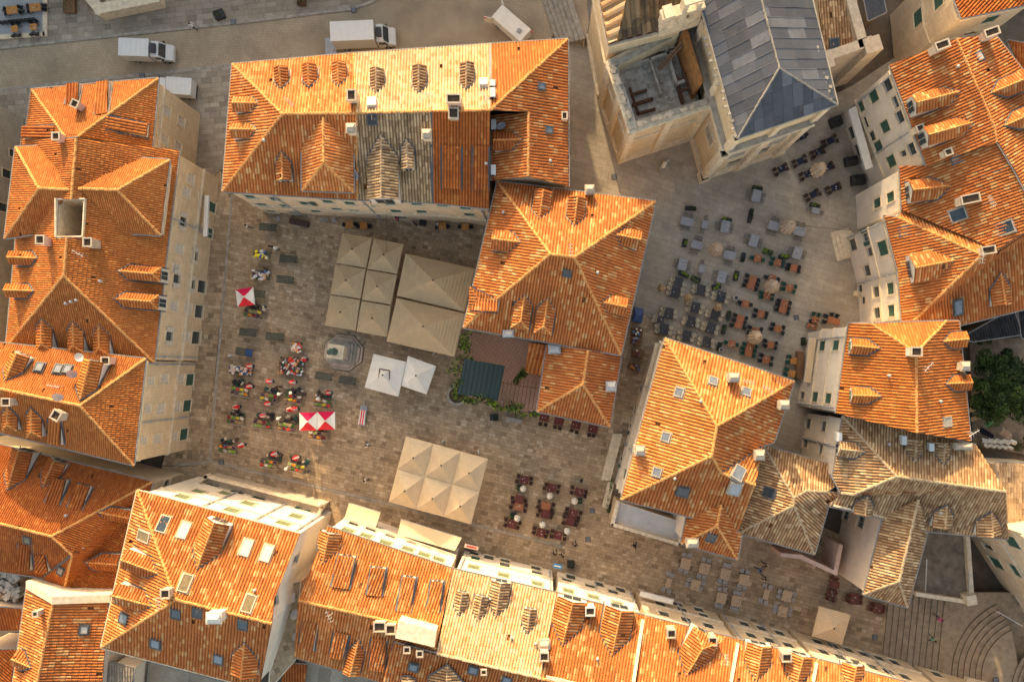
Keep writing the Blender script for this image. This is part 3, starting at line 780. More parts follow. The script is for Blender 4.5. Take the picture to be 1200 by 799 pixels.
chimney(B, 47.6, 281, .8, .8, 1.6, 'plaster_rose'); chimney(B, 103, 284, .8, .8, 1.4, 'stone_pale')
for i, x in enumerate((80, 86, 92)): pass
B = L3 = building('corner_house', 'tan corner house with orange hipped roof, southernmost of the left row on the square', dict(
    a=(-30, 398, 12.2), b=(171.5, 420, 12.2), c=(94, 475, 14.8), d=(-30, 449, 14.8), e=(157.5, 545, 12.2), f=(-30, 499, 12.2)),
    ['abcd', 'bec', 'dcef'], 'tile_orange', 'wall_tan', tilekw=FINE, wins={'be': [(176.5, 446.4, 'white', .8, 1.1), (192.3, 444), (211, 444), (172.8, 479, 'white', .8, 1.1), (188, 479), (207, 476.5), (168, 516, 'white', .8, 1.1), (184, 514), (203.6, 511.5),
     (226.6, 444.7, 'green', 1.3, 1.9), (222.4, 475, 'green', 1.3, 1.9), (218.6, 508, 'green', 1.3, 1.9)], 'ef': [(120, 545), (90, 538), (60, 530)]}, bands=((4.3, .25, .2), (11.5, .3, .22)), wdef=('white', 1.0, 1.5))
dormer(B, (21, 414), (7.5, 446), 1.9, 'gable'); dormer(B, (106.4, 422), (95, 468), 2.0, 'gable')
dormer(B, (9, 505), (10, 476), 1.5, 'hip'); dormer(B, (37.6, 512.8), (37.6, 478), 1.5, 'hip'); dormer(B, (64, 521), (65, 492), 1.2, 'shed')
chimney(B, 124, 422.6, .8, .7, 1.3, 'plaster_rose'); chimney(B, 66, 486.5, .9, .8, 1.3, 'stone_pale', 2, 60); chimney(B, 7.5, 471, .8, .7, 1.2, 'stone_pale')
for x, y in ((47, 430.6), (69, 432.6), (80, 433)): skylight(B, x, y, .6, .75)
dish(B, 92, 419, .45, (1, .3, .8), 'white satellite dish at the edge of the corner house roof, near the dormers')
dish(B, 84.6, 437, .5, (.3, -.6, .7), 'pink-grey satellite dish on the corner house roof beside two small skylights', mat='plaster_rose')
dish(B, 68, 464, .5, (.3, -.6, .7), 'pink-grey satellite dish on the ridge of the corner house roof', mat='plaster_rose')
# dark orange block below it
B = L4 = building('low_house', 'house with deep orange roof and many striped dormers at the lower left edge', dict(
    a=(-40, 511, 8), b=(180, 564, 8), c=(61, 628, 11.6), d=(-40, 603, 11.6), e=(158, 640, 8), f=(128, 698, 8), g=(74, 697, 8.8), h=(85, 650, 10.9), i=(50, 676, 9), j=(-40, 664, 8.4)),
    ['abcd', 'cbefgh', 'dchij', 'hgi'], 'tile_deep', 'wall_tan', tilekw=FINE, wins={'ab': [(120, 556, 'dark'), (150, 563, 'dark'), (60, 541, 'dark')], 'be': [(195, 566, 'dark', .8, 1.2)]}, wdef=('dark', .9, 1.3))
dormer(B, (22.5, 528), (10, 573), 2.2, 'gable', 'tile_deep'); dormer(B, (64, 540), (51, 570), 2.0, 'gable', 'tile_deep')
dormer(B, (70, 561), (62, 590), 1.4, 'shed', 'tile_deep'); dormer(B, (98, 568), (88, 596), 1.4, 'shed', 'tile_deep')
dormer(B, (138, 661), (101, 658), 1.8, 'gable', 'tile_deep'); dormer(B, (152, 607), (117, 600), 1.4, 'gable', 'tile_deep')
dormer(B, (28, 668), (30, 638), 1.2, 'shed', 'tile_deep'); dormer(B, (50, 671), (47, 650), 1.2, 'shed', 'tile_deep')
skylight(B, 33, 632, .6, .7, 'glass_brown'); skylight(B, 72, 668, .5, .8)
B = L5 = building('narrow_house', 'house with brown-orange roof and pale coping at the bottom left corner', dict(
    a=(63, 705, 12), b=(128, 704, 9.8), c=(118, 840, 9.8), d=(36, 840, 12), e=(32, 688, 10.3), f=(10, 840, 10.3)), ['abcd', 'adfe'], ('tile_mottled'), 'wall_pink')
m = MB(); 
for p, q in (((63, 703, 12.1), (130, 701, 9.9)), ((63, 703, 12.1), (32, 685, 10.4))):
    a_, b_ = P(*p), P(*q); s = (b_ - a_); m.idx([a_ + Vector((0, -.35, .22)), b_ + Vector((0, -.35, .22)), b_ + Vector((0, .45, .22)), a_ + Vector((0, .45, .22)), a_ + Vector((0, -.35, -.4)), b_ + Vector((0, -.35, -.4)), b_ + Vector((0, .45, -3)), a_ + Vector((0, .45, -3))], [(0, 1, 2, 3), (0, 4, 5, 1), (3, 2, 6, 7), (1, 5, 6, 2), (0, 3, 7, 4)])
m.build('coping', 'stone_trim', B['root'])
skylight(B, 99, 737, .7, .6, 'frame_white'); chimney(B, 42, 719, .5, .5, 1.2, 'stone_pale'); dormer(B, (14, 771), (37, 781), 1.9, 'gable', 'tile_gold')
B = building('small_roof_house', 'low house with red tile roof at the bottom left edge', dict(a=(-40, 708, 8.2), b=(30, 713, 7.4), c=(27, 738, 6.6), d=(-40, 738, 6.8)), ['abcd'], 'tile_deep', 'wall_pink', tilekw=dict(down=(0, -1)))
B = building('lower_roof_house', 'lowest red tile roof in the bottom left corner', dict(a=(-40, 762, 6.8), b=(20, 760, 6.0), c=(8, 840, 5.0), d=(-40, 840, 5.6)), ['abcd'], 'tile_deep', 'wall_pink')
B = building('ruined_house', 'roofless ruin of broken stone walls at the left edge', dict(a=(-40, 668, 5.6), b=(22, 672, 5.6), c=(26, 700, 5.0), d=(-40, 704, 5.0)), ['abcd'], 'slab_street', 'wall_grey', gutter=None, tilekw=dict(pitch=.9, row=.7, hgt=.25, step=.2))
m = MB()
for _ in range(60):
    p = P(R.uniform(-5, 24), R.uniform(668, 700), 5.7); m.box(p, (R.uniform(.3, 1), R.uniform(.2, .7), R.uniform(.3, 1.1)), R.uniform(0, 3))
m.build('broken_stone', 'rubble', B['root'], kind='stuff')
B = building('grey_house', 'grey rendered house at the left edge beside the long house', dict(a=(-90, 100, 9), b=(-34, 104, 9), c=(-36, 420, 9), d=(-90, 420, 9)), ['abcd'], 'slab_street', 'wall_grey', {'bc': [(8, 204, 'dark'), (3, 243, 'dark'), (15, 180, 'dark', .8, 1.2)]})

# ------------------------------------------------------------------ bottom left tall house with the lit facade
B = B1 = building('balcony_house', 'tall house with mottled orange roof, cream facade and balustraded terrace on the square', dict(
    a=(161.5, 574, 13.7), b=(352, 625, 13.7), c=(319, 730, 17.4), d=(206.6, 702, 17.4), e=(119, 758, 13.7), f=(304, 806, 13.7), g=(322, 700, 16.4)),
    ['abgcd', 'ade', 'dcfe'], 'tile_mottled', 'wall_white', {'ab': [(233, 576, 'pale', 1.2, 1.7), (214, 582, 'pale', 1.3, 1.8), (291, 590, 'pale', 1.3, 1.8), (272, 598, 'pale', 1.4, 1.9), (347, 605, 'pale', 1.3, 1.8), (333, 613, 'pale', 1.4, 1.9), (252, 568, 'black', 1.4, 2), (305, 583, 'black', 1.4, 2.2), (360, 597, 'half', 1.2, 2), (264, 578, 'pale', 1.2, 1.7), (320, 586, 'black', 1.4, 2.2), (280, 576, 'black', 1.4, 2.2)],
     'gc': [(338, 670, 'dark', .9, 1.6), (317, 708, 'dark', .9, 1.6)], 'bg': [(346, 655, 'dark', .9, 1.5)], 'ef': [(135, 780, 'dark', 1.2, 1.4), (160, 788, 'dark', 1.2, 1.4)]}, bands=((9.4, .2, .15), (13.0, .45, .3)), overhang=.35, gutter='stone_trim')
dormer(B, (251.7, 612), (231.7, 666), 2.5, 'gable', 'tile_mottled'); dormer(B, (142, 655), (186, 671), 2.0, 'gable', 'tile_mottled'); dormer(B, (132, 697), (178, 709), 2.1, 'gable', 'tile_mottled')
dormer(B, (282.6, 795), (287, 752), 2.6, 'gable', 'tile_mottled')
for x, y, g in ((192, 614, 'glass_dark'), (216, 621, 'shutter_white'), (170, 628, 'glass_brown'), (289, 641.5, 'frame_white'), (313, 648, 'frame_white'), (218, 683, 'glass_brown'), (292, 707, 'glass_brown')): skylight(B, x, y, .85, 1.5, g, 'stone_pale')
for x, y, g in ((207, 718, 'glass_dark'), (232.5, 716.7, 'flashing'), (285, 730.5, 'glass_dark'), (183, 753, 'glass_sky'), (256.7, 771, 'glass_sky'), (146.5, 724, 'glass_sky')): skylight(B, x, y, .8, 1.0, g)
chimney(B, 250.5, 724, 1.3, .9, 1.6, 'plaster_white', pot='x', cap='plaster_white'); chimney(B, 194, 695.4, .8, .8, 1.1, 'stone_pale')
# terrace and balustrade in front of the facade
def world_poly(z, *p): return [P(x, y, z) for x, y in p]
tz = 2.3
tp_ = [P(246, 557, tz), P(380, 591, tz), P(372, 612, tz), P(226, 572, tz)]
m = MB(); m.prism([(p.x, p.y) for p in tp_], 0, tz); to = m.build('terrace', 'stone_pale', B1['root'])
m = MB()
for (p, q) in ((tp_[0], tp_[1]), (tp_[1], tp_[2]), (tp_[0], tp_[3])):
    s = (q - p); a = math.atan2(s.y, s.x); L = s.length; n_ = int(L / .32)
    m.box((p + q) / 2 + Vector((0, 0, .95)), (L + .2, .3, .14), a); m.box((p + q) / 2 + Vector((0, 0, .12)), (L + .1, .26, .2), a)
    for i in range(n_ + 1):
        c = p + s * (i / n_); m.rings([(.05, .2), (.1, .4), (.05, .65), (.08, .88)], 6, c=(c.x, c.y)) if 0 else m.rings([(.05, tz + .2), (.11, tz + .42), (.05, tz + .66), (.09, tz + .88)], 6, c=(c.x, c.y))
    for c in (p, q): m.box(c + Vector((0, 0, .6)), (.4, .4, 1.2), a)
m.build('balustrade', 'stone_trim', to)
t = thing('statue', 'stone figure standing at the end of the balustraded terrace', 'statue', P(379, 589, tz + 1.2))
m = MB(); m.rings([(.3, 0), (.28, .2), (.22, .5), (.26, .9), (.3, 1.15), (.12, 1.35), (.16, 1.5), (.12, 1.7), (.02, 1.78)], 10); m.tube((.25, 0, 1.1), (.45, .2, .7), .08); m.build('figure', 'stone_trim', t, True)
dish(B1, 344.5, 719, .55, (1, -.2, .9), 'large white satellite dish on the side wall of the balcony house', z=10.5); dish(B1, 345.5, 745, .45, (1, -.2, .9), 'smaller white satellite dish below the large one on the side wall', z=9.5)
# rear lean-to block behind the tall house
B = building('rear_annex', 'pink plastered annex with flat terrace squeezed behind the balcony house', dict(a=(322, 690, 9.5), b=(352, 681, 9.5), c=(350, 703, 9.5), d=(346, 772, 9.2), e=(316, 806, 9.2)), ['abcde'], 'slab_warm', 'plaster_rose', {'de': [(330, 735, 'dark', .8, 1.2)]}, gutter='stone_trim', tilekw=dict(pitch=.6, row=.6, hgt=.01, step=.01, lift=.03))
ac_unit(B, 338, 701, 'grey rooftop air conditioner on the annex terrace between two houses', .7, 1.2, .8)
B = building('yard_shed', 'flat grey-brown roof in the yard at the bottom of the photo', dict(a=(352, 770, 5), b=(455, 800, 5), c=(450, 850, 4.8), d=(340, 850, 4.8)), ['abcd'], 'slab_street', 'wall_brown', tilekw=dict(pitch=1.4, row=2, hgt=.02, step=.01))
B = building('white_shed', 'low roof of pale flat panels behind the balcony house, bottom edge', dict(a=(176, 776, 5.5), b=(262, 799, 5.5), c=(258, 850, 5.2), d=(168, 850, 5.2)), ['abcd'], 'slab_street', 'wall_grey', tilekw=dict(pitch=1.6, row=3, hgt=.03, step=.01))
B = building('court_shed', 'small red tile roof in the court under the satellite dishes', dict(a=(336, 776, 6), b=(360, 778, 6), c=(352, 850, 5), d=(318, 850, 5)), ['abcd'], 'tile_deep', 'wall_brown')
B = building('lane_house', 'grey-pink lane house seen below the eaves of the balcony house, bottom left', dict(a=(130, 775, 8.5), b=(158, 782, 8.5), c=(150, 850, 8.5), d=(122, 850, 8.5)), ['abcd'], 'slab_street', 'wall_pink')

# ------------------------------------------------------------------ bottom row along the square
ze = 10.0
DK = 'green'
bands_b = ((4.0, .22, .2), (9.35, .3, .2))
wdb = ('pale', 1.2, 1.6)
B = B2_ = building('striped_dormer_house', 'house with golden-orange roof and a rank of striped shed dormers, bottom row', dict(
    a=(384, 616, ze), b=(530.5, 665.5, ze), c=(511, 760, 13.7), d=(465, 729, 13.0), e=(350, 703, 13), f=(345, 769, 10.6), g=(453, 800, 10.6)),
    ['abcde', 'edgf', 'dcg'], 'tile_gold', 'wall_white', {'ab': [(407.8, 621.5), (429, 628), (452, 636), (478, 643.5), (497, 650), (514, 655.5), (415, 613.5, 'dark', 1.1, 1.7), (435, 620, 'dark'), (458, 627.5, 'dark', 1.1, 1.7), (483, 635, 'dark', 1.1, 1.7), (519, 646, 'dark', 1.1, 1.7), (500, 640, 'dark')]}, bands=bands_b, wdef=wdb)
dormer(B, (386, 625), (379, 659), 2.3, 'gable', 'tile_gold')
for f, k, w_ in (((406, 651), (399, 688), 1.7), ((443, 665), (439, 697), 1.4), ((479, 676), (473, 716), 1.3), ((512, 681), (508, 716), 1.2)): dormer(B, f, k, w_, 'shed', 'tile_gold', h=.9)
for f, k, w_ in (((358, 763), (363, 728), 1.5), ((393, 771), (401, 741), 1.4), ((441, 785), (445, 748), 1.5)): dormer(B, f, k, w_, 'shed', 'tile_mottled')
dormer(B, (410, 792), (421, 748), 1.7, 'gable', 'tile_mottled')
chimney(B, 445, 734, 1.1, .9, 1.0, 'stone_trim'); chimney(B, 458, 737, .9, .9, 1.0, 'stone_trim')
B = B3_ = building('pale_roof_house', 'house with bleached straw-coloured roof tiles in the middle of the bottom row', dict(
    a=(531.5, 665.8, ze), b=(652, 693.5, ze), c=(634, 794, 13.9), d=(512, 765, 13.9), e=(622, 860, 11), f=(440, 826, 11), g=(462, 752, 13.2)),
    ['abcd', ('gdcef', 'tile_mottled')], 'tile_pale', 'wall_white', {'ab': [(555, 664.5), (590, 674), (629.7, 684), (557, 654, 'green', 1.0, 1.7), (591.4, 662, 'black', 1.15, 1.7), (629, 672, 'black', 1.15, 1.7), (592.7, 652, 'black', 1.1, 1.6), (628, 661, 'black', 1.1, 1.6), (557, 644, 'black', 1.1, 1.6), (574, 649, 'black', 1.1, 1.8)]}, bands=bands_b, wdef=wdb, ridge='ridge_pale')
for f, k, w_ in (((542, 694), (537.6, 720), 1.35), ((564.6, 699), (560, 726), 1.4), ((587, 683), (581, 722), 2.1), ((621.5, 714), (617.7, 741), 1.35)): dormer(B, f, k, w_, 'gable', 'tile_old')
dormer(B, (523, 812), (525, 778), 3.8, 'gable', 'tile_old'); dormer(B, (478, 806), (479, 791), 1.4, 'gable', 'tile_old')
for x, y in ((555, 784), (594, 795.6), (485, 780.6)): skylight(B, x, y, .7, .7)
chimney(B, 477, 761, .6, .6, .7, 'flashing'); chimney(B, 492, 765.5, .6, .6, .7, 'flashing'); chimney(B, 567, 787, .5, .5, .6, 'plaster_rose')
chimney(B, 637.7, 769, .8, .8, 1.6, 'stone_pale', pot='open'); chimney(B, 638, 755, 1.0, .8, .6, 'stone_trim', pot='x')
m = MB(); a_, b_, c_, d_ = P(467, 727, 14.6), P(511, 739, 14.6), P(509, 758, 14.6), P(463, 747, 14.6); m.prism([(p.x, p.y) for p in (a_, b_, c_, d_)], 11, 14.6); m.build('party_wall', 'stone_trim', B['root'])
B = B4_ = building('big_dormer_house', 'house with orange roof carrying two large gabled dormers, bottom row', dict(
    a=(653, 693.8, ze), b=(755.5, 720.5, ze), c=(742, 820, 14), d=(634.5, 794.5, 14), e=(735, 880, 11), f=(625, 860, 11)), ['abcd', 'dcef'], 'tile_mottled', 'wall_white',
    {'ab': [(666, 692.5), (695, 699.5), (723.6, 707.5), (748, 713), (664, 680.5, 'black', 1.15, 1.7), (691.6, 687.4, 'black', 1.15, 1.7), (718.6, 694, 'black', 1.15, 1.7), (741, 700, 'black', 1.15, 1.7), (668, 670, 'black', 1.1, 1.9), (700, 678, 'black', 1.1, 1.9), (725, 685, 'black', 1.1, 1.9)]}, bands=bands_b, wdef=wdb)
dormer(B, (671.6, 705), (659, 755), 3.2, 'gable', 'tile_mottled'); dormer(B, (728, 715), (717, 767), 3.1, 'gable', 'tile_mottled'); chimney(B, 691.6, 716, .9, .8, 1.5, 'plaster_white', pot='open', cap='plaster_white')
def coping(B, a, b_, w=.34, h=.3, mat='stone_trim'):
    p, _ = on_roof(B, *a); q, _ = on_roof(B, *b_); s = q - p; u = Vector((-s.y, s.x, 0)).normalized() * w / 2; m = MB(); up = Vector((0, 0, h)); dn = Vector((0, 0, -.3))
    m.idx([p - u + dn, q - u + dn, q + u + dn, p + u + dn, p - u + up, q - u + up, q + u + up, p + u + up], [(0, 3, 2, 1), (4, 5, 6, 7), (0, 1, 5, 4), (1, 2, 6, 5), (2, 3, 7, 6), (3, 0, 4, 7)]); m.build('coping', mat, B['root'])
coping(B, (753, 725), (742, 797)); coping(B, (640, 792), (700, 806), .3, .3)
fx = lambda n_, x0, y0, x1, y1, st='black', w_=1.15, h_=1.75: [(x0 + (x1 - x0) * i / (n_ - 1), y0 + (y1 - y0) * i / (n_ - 1), st, w_, h_) for i in range(n_)]
B = B5_ = building('south_row_house', 'house with orange roof and one hipped dormer toward the lower right row', dict(
    a=(756.5, 720.8, ze), b=(866, 748.5, ze), c=(852, 850, 14), d=(743, 822, 14)), ['abcd'], 'tile_mottled', 'wall_sand', {'ab': fx(4, 778, 719.5, 856, 740) + fx(4, 774, 708, 850, 728) + fx(3, 790, 701, 838, 713)}, bands=bands_b, wdef=wdb)
dormer(B, (831, 746), (804, 790), 3.2, 'hip', 'tile_mottled'); chimney(B, 786.8, 742, .8, .8, 1.4, 'stone_pale'); chimney(B, 835, 751, .8, .8, 1.5, 'stone_pale')
coping(B, (864, 752), (856, 797))
B = B6_ = building('gable_pair_house', 'house with golden roof and two striped gables near the lower right edge', dict(
    a=(867, 748.8, ze), b=(958.5, 771.5, ze), c=(945, 872, 14), d=(853, 850, 14)), ['abcd'], 'tile_gold', 'wall_sand', {'ab': fx(4, 880, 744.5, 945, 761.5) + fx(4, 872, 731, 934, 747) + fx(3, 868, 720, 915, 733)}, bands=bands_b, wdef=wdb)
dormer(B, (893, 757), (886, 797), 2.7, 'gable', 'tile_gold'); dormer(B, (941, 769), (932, 805), 2.6, 'gable', 'tile_gold'); chimney(B, 921.8, 770, .9, .8, 1.5, 'stone_pale'); coping(B, (956, 775), (952, 797))
B = B7_ = building('end_row_house', 'last orange-roofed house of the bottom row before the stairs', dict(
    a=(959.5, 771.8, ze), b=(1115, 812, ze), c=(1105, 900, 14), d=(946, 872, 14)), ['abcd'], 'tile_gold', 'wall_sand', {'ab': fx(6, 965, 764, 1060, 793) + fx(6, 958, 752, 1048, 776) + fx(4, 975, 745, 1035, 762)}, bands=bands_b, wdef=wdb)
dormer(B, (1003, 780), (998, 806), 2.4, 'gable', 'tile_gold')
B = building('sand_house', 'sand-coloured house at the foot of the curved stairs, bottom right', dict(a=(1117, 813, ze), b=(1220, 838, ze), c=(1215, 900, ze), d=(1110, 900, ze)), ['abcd'], 'slab_warm', 'wall_sand', {'ab': fx(3, 1085, 786, 1110, 794)})
# facade awnings
def awning(name, label, px, zb, zf, mat):
    # px: back-left, back-right, front-right, front-left in the photograph
    t_ = P(*px[0], zb); th = thing(name, label, 'awning', t_); q = [P(*px[0], zb), P(*px[1], zb), P(*px[2], zf), P(*px[3], zf)]; m = MB(); n_ = 8
    for i in range(n_):
        a, b_ = i / n_, (i + 1) / n_; L = lambda u, v: q[0].lerp(q[1], u).lerp(q[3].lerp(q[2], u), v) + Vector((0, 0, -.12 * math.sin(v * math.pi)))
        for j in range(3): m.face([L(a, j / 3), L(b_, j / 3), L(b_, (j + 1) / 3), L(a, (j + 1) / 3)])
    s = (q[2] - q[3]); m.face([q[3], q[2], q[2] - Vector((0, 0, .25)), q[3] - Vector((0, 0, .25))]); m.build('cloth', mat, th)
    f = MB(); f.tube(q[3] - Vector((0, 0, .02)), q[2] - Vector((0, 0, .02)), .04); f.tube(q[0] - Vector((0, 0, .9)), q[3] - Vector((0, 0, .03)), .03); f.tube(q[1] - Vector((0, 0, .9)), q[2] - Vector((0, 0, .03)), .03); f.build('arm', 'metal_grey', th)
awning('awning', 'short beige awning on the facade next to the balcony house', [(403, 609), (440, 618), (446, 600), (409, 589)], 4.0, 3.2, 'canvas_pale')
awning('awning', 'long beige awning over the shop front opposite the big canopy', [(466, 626), (533, 645), (541, 630), (470, 608)], 4.0, 3.2, 'canvas_pale')
awning('awning', 'white awning strip low on the lower row facade, right of the blue sign', [(749, 698), (788, 708), (790, 702), (751, 692)], 3.5, 3.0, 'canvas_white')
# ------------------------------------------------------------------ north block
B = T1 = building('north_block', 'long north block with orange left end, straw-coloured centre and red-brown part', dict(
    a=(272.5, 75.6, 11.7), b=(414.5, 63, 11.7), c=(418, 133, 15.4), d=(331, 134, 15.4), e=(261, 225, 11.7), f=(419, 234.5, 11.7),
    g=(575, 52, 11.7), h=(574.5, 129.5, 15.4), i=(506, 130.8, 15.4), j=(507, 238, 11.7), k=(573, 245, 11.7), l=(665.6, 46.3, 11.7), m=(666.5, 219, 11.7), n=(619, 207, 13.55), o=(619.5, 132, 13.55), p=(576, 212, 11.6), q=(576, 136, 11.6)),
    [('abcd', 'tile_gold'), ('ade', 'tile_gold'), ('dcfe', 'tile_mottled'), ('bgh' 'ic', 'tile_pale'), ('cijf', 'tile_grey'), ('ihkj', 'tile_deep'), ('glh', 'tile_orange'), ('hlmno', 'tile_mottled'), ('onpq', 'tile_mottled')], 'tile_mottled', 'wall_sand',
    {'ef': [(293, 230), (322, 232.5), (307, 239.4), (334.4, 241), (357.7, 237.6, 'half'), (384, 235.6), (410, 237.6), (370, 247), (395, 245), (416, 247), (322.6, 250, 'dark'), (347.7, 251.5, 'dark'), (300, 247, 'dark')],
     'fj': [(456.6, 237.6), (488, 238), (464, 247), (494, 247.5), (437, 241, 'dark', .6, .6), (470, 255, 'dark', 1.5, 2), (440, 253, 'dark', 1.5, 2)], 'jk': [(518, 239.5), (545.5, 243), (523, 249.5), (550, 251)]},
    bands=((4.1, .2, .2), (11.0, .35, .25)), bare=('oh',), wdef=('green', 1.15, 1.6))
for f, k in (((271.5, 121), (303, 121.5)), ((269.5, 152), (301, 152.5))): dormer(B, f, k, 1.5, 'gable', 'tile_gold')
for f, k in (((327.6, 77), (329.5, 104)), ((361, 74), (362.5, 102.5)), ((396, 71.5), (397, 101))): dormer(B, f, k, 1.45, 'gable', 'tile_gold')
for f, k in (((441, 79), (441, 109.5)), ((491, 76), (491, 109)), ((547, 72.5), (546.5, 105))): dormer(B, f, k, 1.4, 'gable', 'tile_old')
dormer(B, (331.5, 211), (330.5, 179), 1.5, 'gable', 'tile_mottled'); dormer(B, (446.8, 232), (447, 158), 3.1, 'gable', 'tile_grey'); dormer(B, (477.5, 197.5), (476.6, 164), 1.25, 'gable', 'tile_grey')
dormer(B, (529, 222), (529.5, 172), 1.8, 'shed', 'tile_deep', h=.35); dormer(B, (563, 224), (563.5, 172), 1.4, 'shed', 'tile_deep', h=.35)
dormer(B, (578, 164.5), (611.5, 164), 1.9, 'gable', 'tile_deep')
wing = building('hip_wing', 'steep hipped cross roof in the orange south slope of the north block', dict(
    a=(379, 138, 15.3), b=(354, 173, 13.75), c=(354, 224, 13.3), d=(379.5, 191, 15.3), e=(415.3, 226, 13.3), f=(414.5, 173, 13.75)), ['abcd', 'dce', 'adef'], 'tile_gold', 'stone_trim', {'ce': [(374, 229, 'dark', 2.2, .8), (402, 231, 'dark', 2.2, .8)]}, z0=11.9, into=T1['root'])
chimney(B, 412, 112, .8, 1.0, 1.3, 'stone_trim'); chimney(B, 411, 150, .8, .8, 1.2, 'stone_trim', pot='x'); chimney(B, 531.7, 116, 1.3, .8, 1.6, 'plaster_rose', 2); chimney(B, 499.7, 157, .8, .8, 1.2, 'stone_trim', pot='x'); chimney(B, 531.5, 133, .9, 1.0, .6, 'stone_pale', 2)
chimney(B, 661.6, 136, .5, .7, .8, 'stone_trim')
for x, y in ((634, 102), (642.8, 153)): skylight(B, x, y, .55, .6)
skylight(B, 436.6, 140, .8, .9, 'metal_dark'); skylight(B, 567, 99, .6, .7, 'frame_white', 'plaster_white', up=.4); skylight(B, 436.6, 122.5, .7, .9, 'plaster_white', 'plaster_white', up=.45)
ac_unit(B, 577.5, 108, 'white air conditioner beside the straw-coloured roof edge near the street corner', .8, .5, .9)
ac_unit(B, 577.5, 97, 'small white box unit just above its twin at the roof joint', .6, .5, .6)
ac_unit(B, 578.5, 146, 'white air conditioner in the roof pit beside the red-brown roof', .8, .5, 1.0); ac_unit(B, 578, 199, 'white air conditioner at the lower end of the roof pit', .8, .5, 1.0)
dish(B, 588, 149, .5, (-.3, .4, .8), 'grey satellite dish in the roof pit beside the red-brown roof', mat='metal_grey'); dish(B, 419, 205, .55, (-.8, -.3, .5), 'slim grey satellite dish on the steep cross roof edge', mat='metal_grey')
# ------------------------------------------------------------------ middle block
B = M1 = building('middle_block', 'mottled orange hipped house standing alone in the middle of the photo', dict(
    a=(583, 213, 11), b=(768.5, 236, 11), c=(673, 301.5, 15.5), d=(645, 298, 15.5), e=(727.5, 416, 11), f=(543, 384, 11)), ['abcd', 'bec', 'dcef', 'adf'], 'tile_mottled', 'wall_sand',
    {}, bands=((10.2, .35, .25),), wdef=('green', 1, 1.5))
for f, k in (((637, 222), (632, 256)), ((677, 230), (672.8, 264))): dormer(B, f, k, 1.8, 'gable', 'tile_mottled')
dormer(B, (576, 280), (609.4, 284), 2.0, 'gable', 'tile_mottled'); dormer(B, (609, 385), (615, 346), 1.8, 'hip', 'tile_mottled'); dormer(B, (636, 391), (642, 350), 1.8, 'hip', 'tile_mottled')
dormer(B, (751, 281), (721.6, 275), 1.9, 'gable', 'tile_mottled'); dormer(B, (734.5, 360), (705.4, 354), 1.9, 'gable', 'tile_mottled'); dormer(B, (550, 350), (584, 352), 2.3, 'hip', 'tile_mottled')
chimney(B, 690.8, 222, .8, .8, 1.4, 'stone_pale', pot='x'); skylight(B, 664.8, 320, .5, .5, 'flashing'); chimney(B, 595.7, 391, 1.0, .6, .5, 'metal_pale', pot='x', cap='metal_pale')
B = M2 = building('south_wing_house', 'mottled orange hipped wing joined to the lower side of the middle block', dict(
    a=(641, 404, 9.5), b=(689, 410, 12), c=(727.6, 417.5, 9.5), d=(714.5, 500, 9.5), e=(683, 450, 12), f=(629, 482, 9.5)), ['abef', 'bcde', 'fed'], 'tile_mottled', 'wall_sand', {'fd': [(640, 484, 'dark', 1, 1.4), (690, 496, 'dark', 1, 1.4)]})
chimney(B, 649.6, 409, 1.1, .8, .8, 'metal_pale', pot='x', cap='metal_pale'); chimney(B, 716, 452.7, .9, .9, 1.0, 'metal_pale', pot='x', cap='metal_pale')
# ------------------------------------------------------------------ right of centre
B = G1 = building('palace_house', 'large golden-orange hipped house between the cafe square and the lower lane', dict(
    a=(779, 396, 11), b=(930.4, 446.4, 11), c=(840, 499, 15), d=(834, 534, 15), e=(727.6, 585, 11), f=(906.6, 518, 11), g=(893, 522, 11.3), h=(845, 554, 13.9), i=(885, 568, 13.4), j=(865, 622, 11), k=(804, 604, 11)),
    [('abc', 'tile_gold'), ('acde', 'tile_gold'), ('bfghdc', 'tile_mottled'), ('hgi', 'tile_gold'), ('dhijke', 'tile_mottled')], 'tile_mottled', 'wall_white',  # sun-facing slopes take the lighter tile, their sunlit side put into the colour
    {'ae': [(738, 500, 'half', .8, 1.4), (727, 538, 'half', .8, 1.4), (750, 455, 'green', .8, 1.4), (744, 480, 'green', .8, 1.4), (733, 555, 'green')], 'gi': [], 'ek': [(760, 588, 'green', 1, 1.5), (778, 592, 'green', 1, 1.5)]}, bands=((5.2, .3, .35), (10.2, .4, .3), (8, .15, .1)), wdef=('green', 1, 1.6), tilekw=dict(pitch=.34))
for x, y in ((835, 447), (796.5, 459.7), (781, 512), (874, 459.7), (770.7, 553)): skylight(B, x, y, .75, .75, 'glass_sky', 'stone_grey')
skylight(B, 800, 575.6, .9, .9, 'flashing'); skylight(B, 864, 555, 1.0, 1.4, 'glass_sky', 'stone_grey', up=.35); skylight(B, 861, 571, 1.0, 1.3, 'metal_grey', 'stone_grey', up=.35)
chimney(B, 860, 442, 1.0, .8, 1.5, 'stone_trim', pot='x'); chimney(B, 919, 474, .9, .8, 1.5, 'stone_trim', pot='x'); chimney(B, 750, 527.8, .9, .9, 1.4, 'stone_trim', pot='x'); chimney(B, 890, 533, .9, .9, 1.2, 'stone_trim', pot='x')
B = G2 = building('porch_wing', 'small hipped wing with a chimney on the lower side of the palace house', dict(
    a=(845, 591, 12.3), b=(840, 616, 12.3), c=(797.7, 636.5, 10.3), d=(804.5, 604, 10.6), e=(864, 655, 10.3), f=(869, 627, 10.6)), ['adcb', 'bce', 'abef'], 'tile_mottled', 'wall_white')
skylight(B, 833, 629, .8, .9, 'flashing'); chimney(B, 811.5, 636, 1.1, .8, 1.0, 'stone_trim', pot='x')
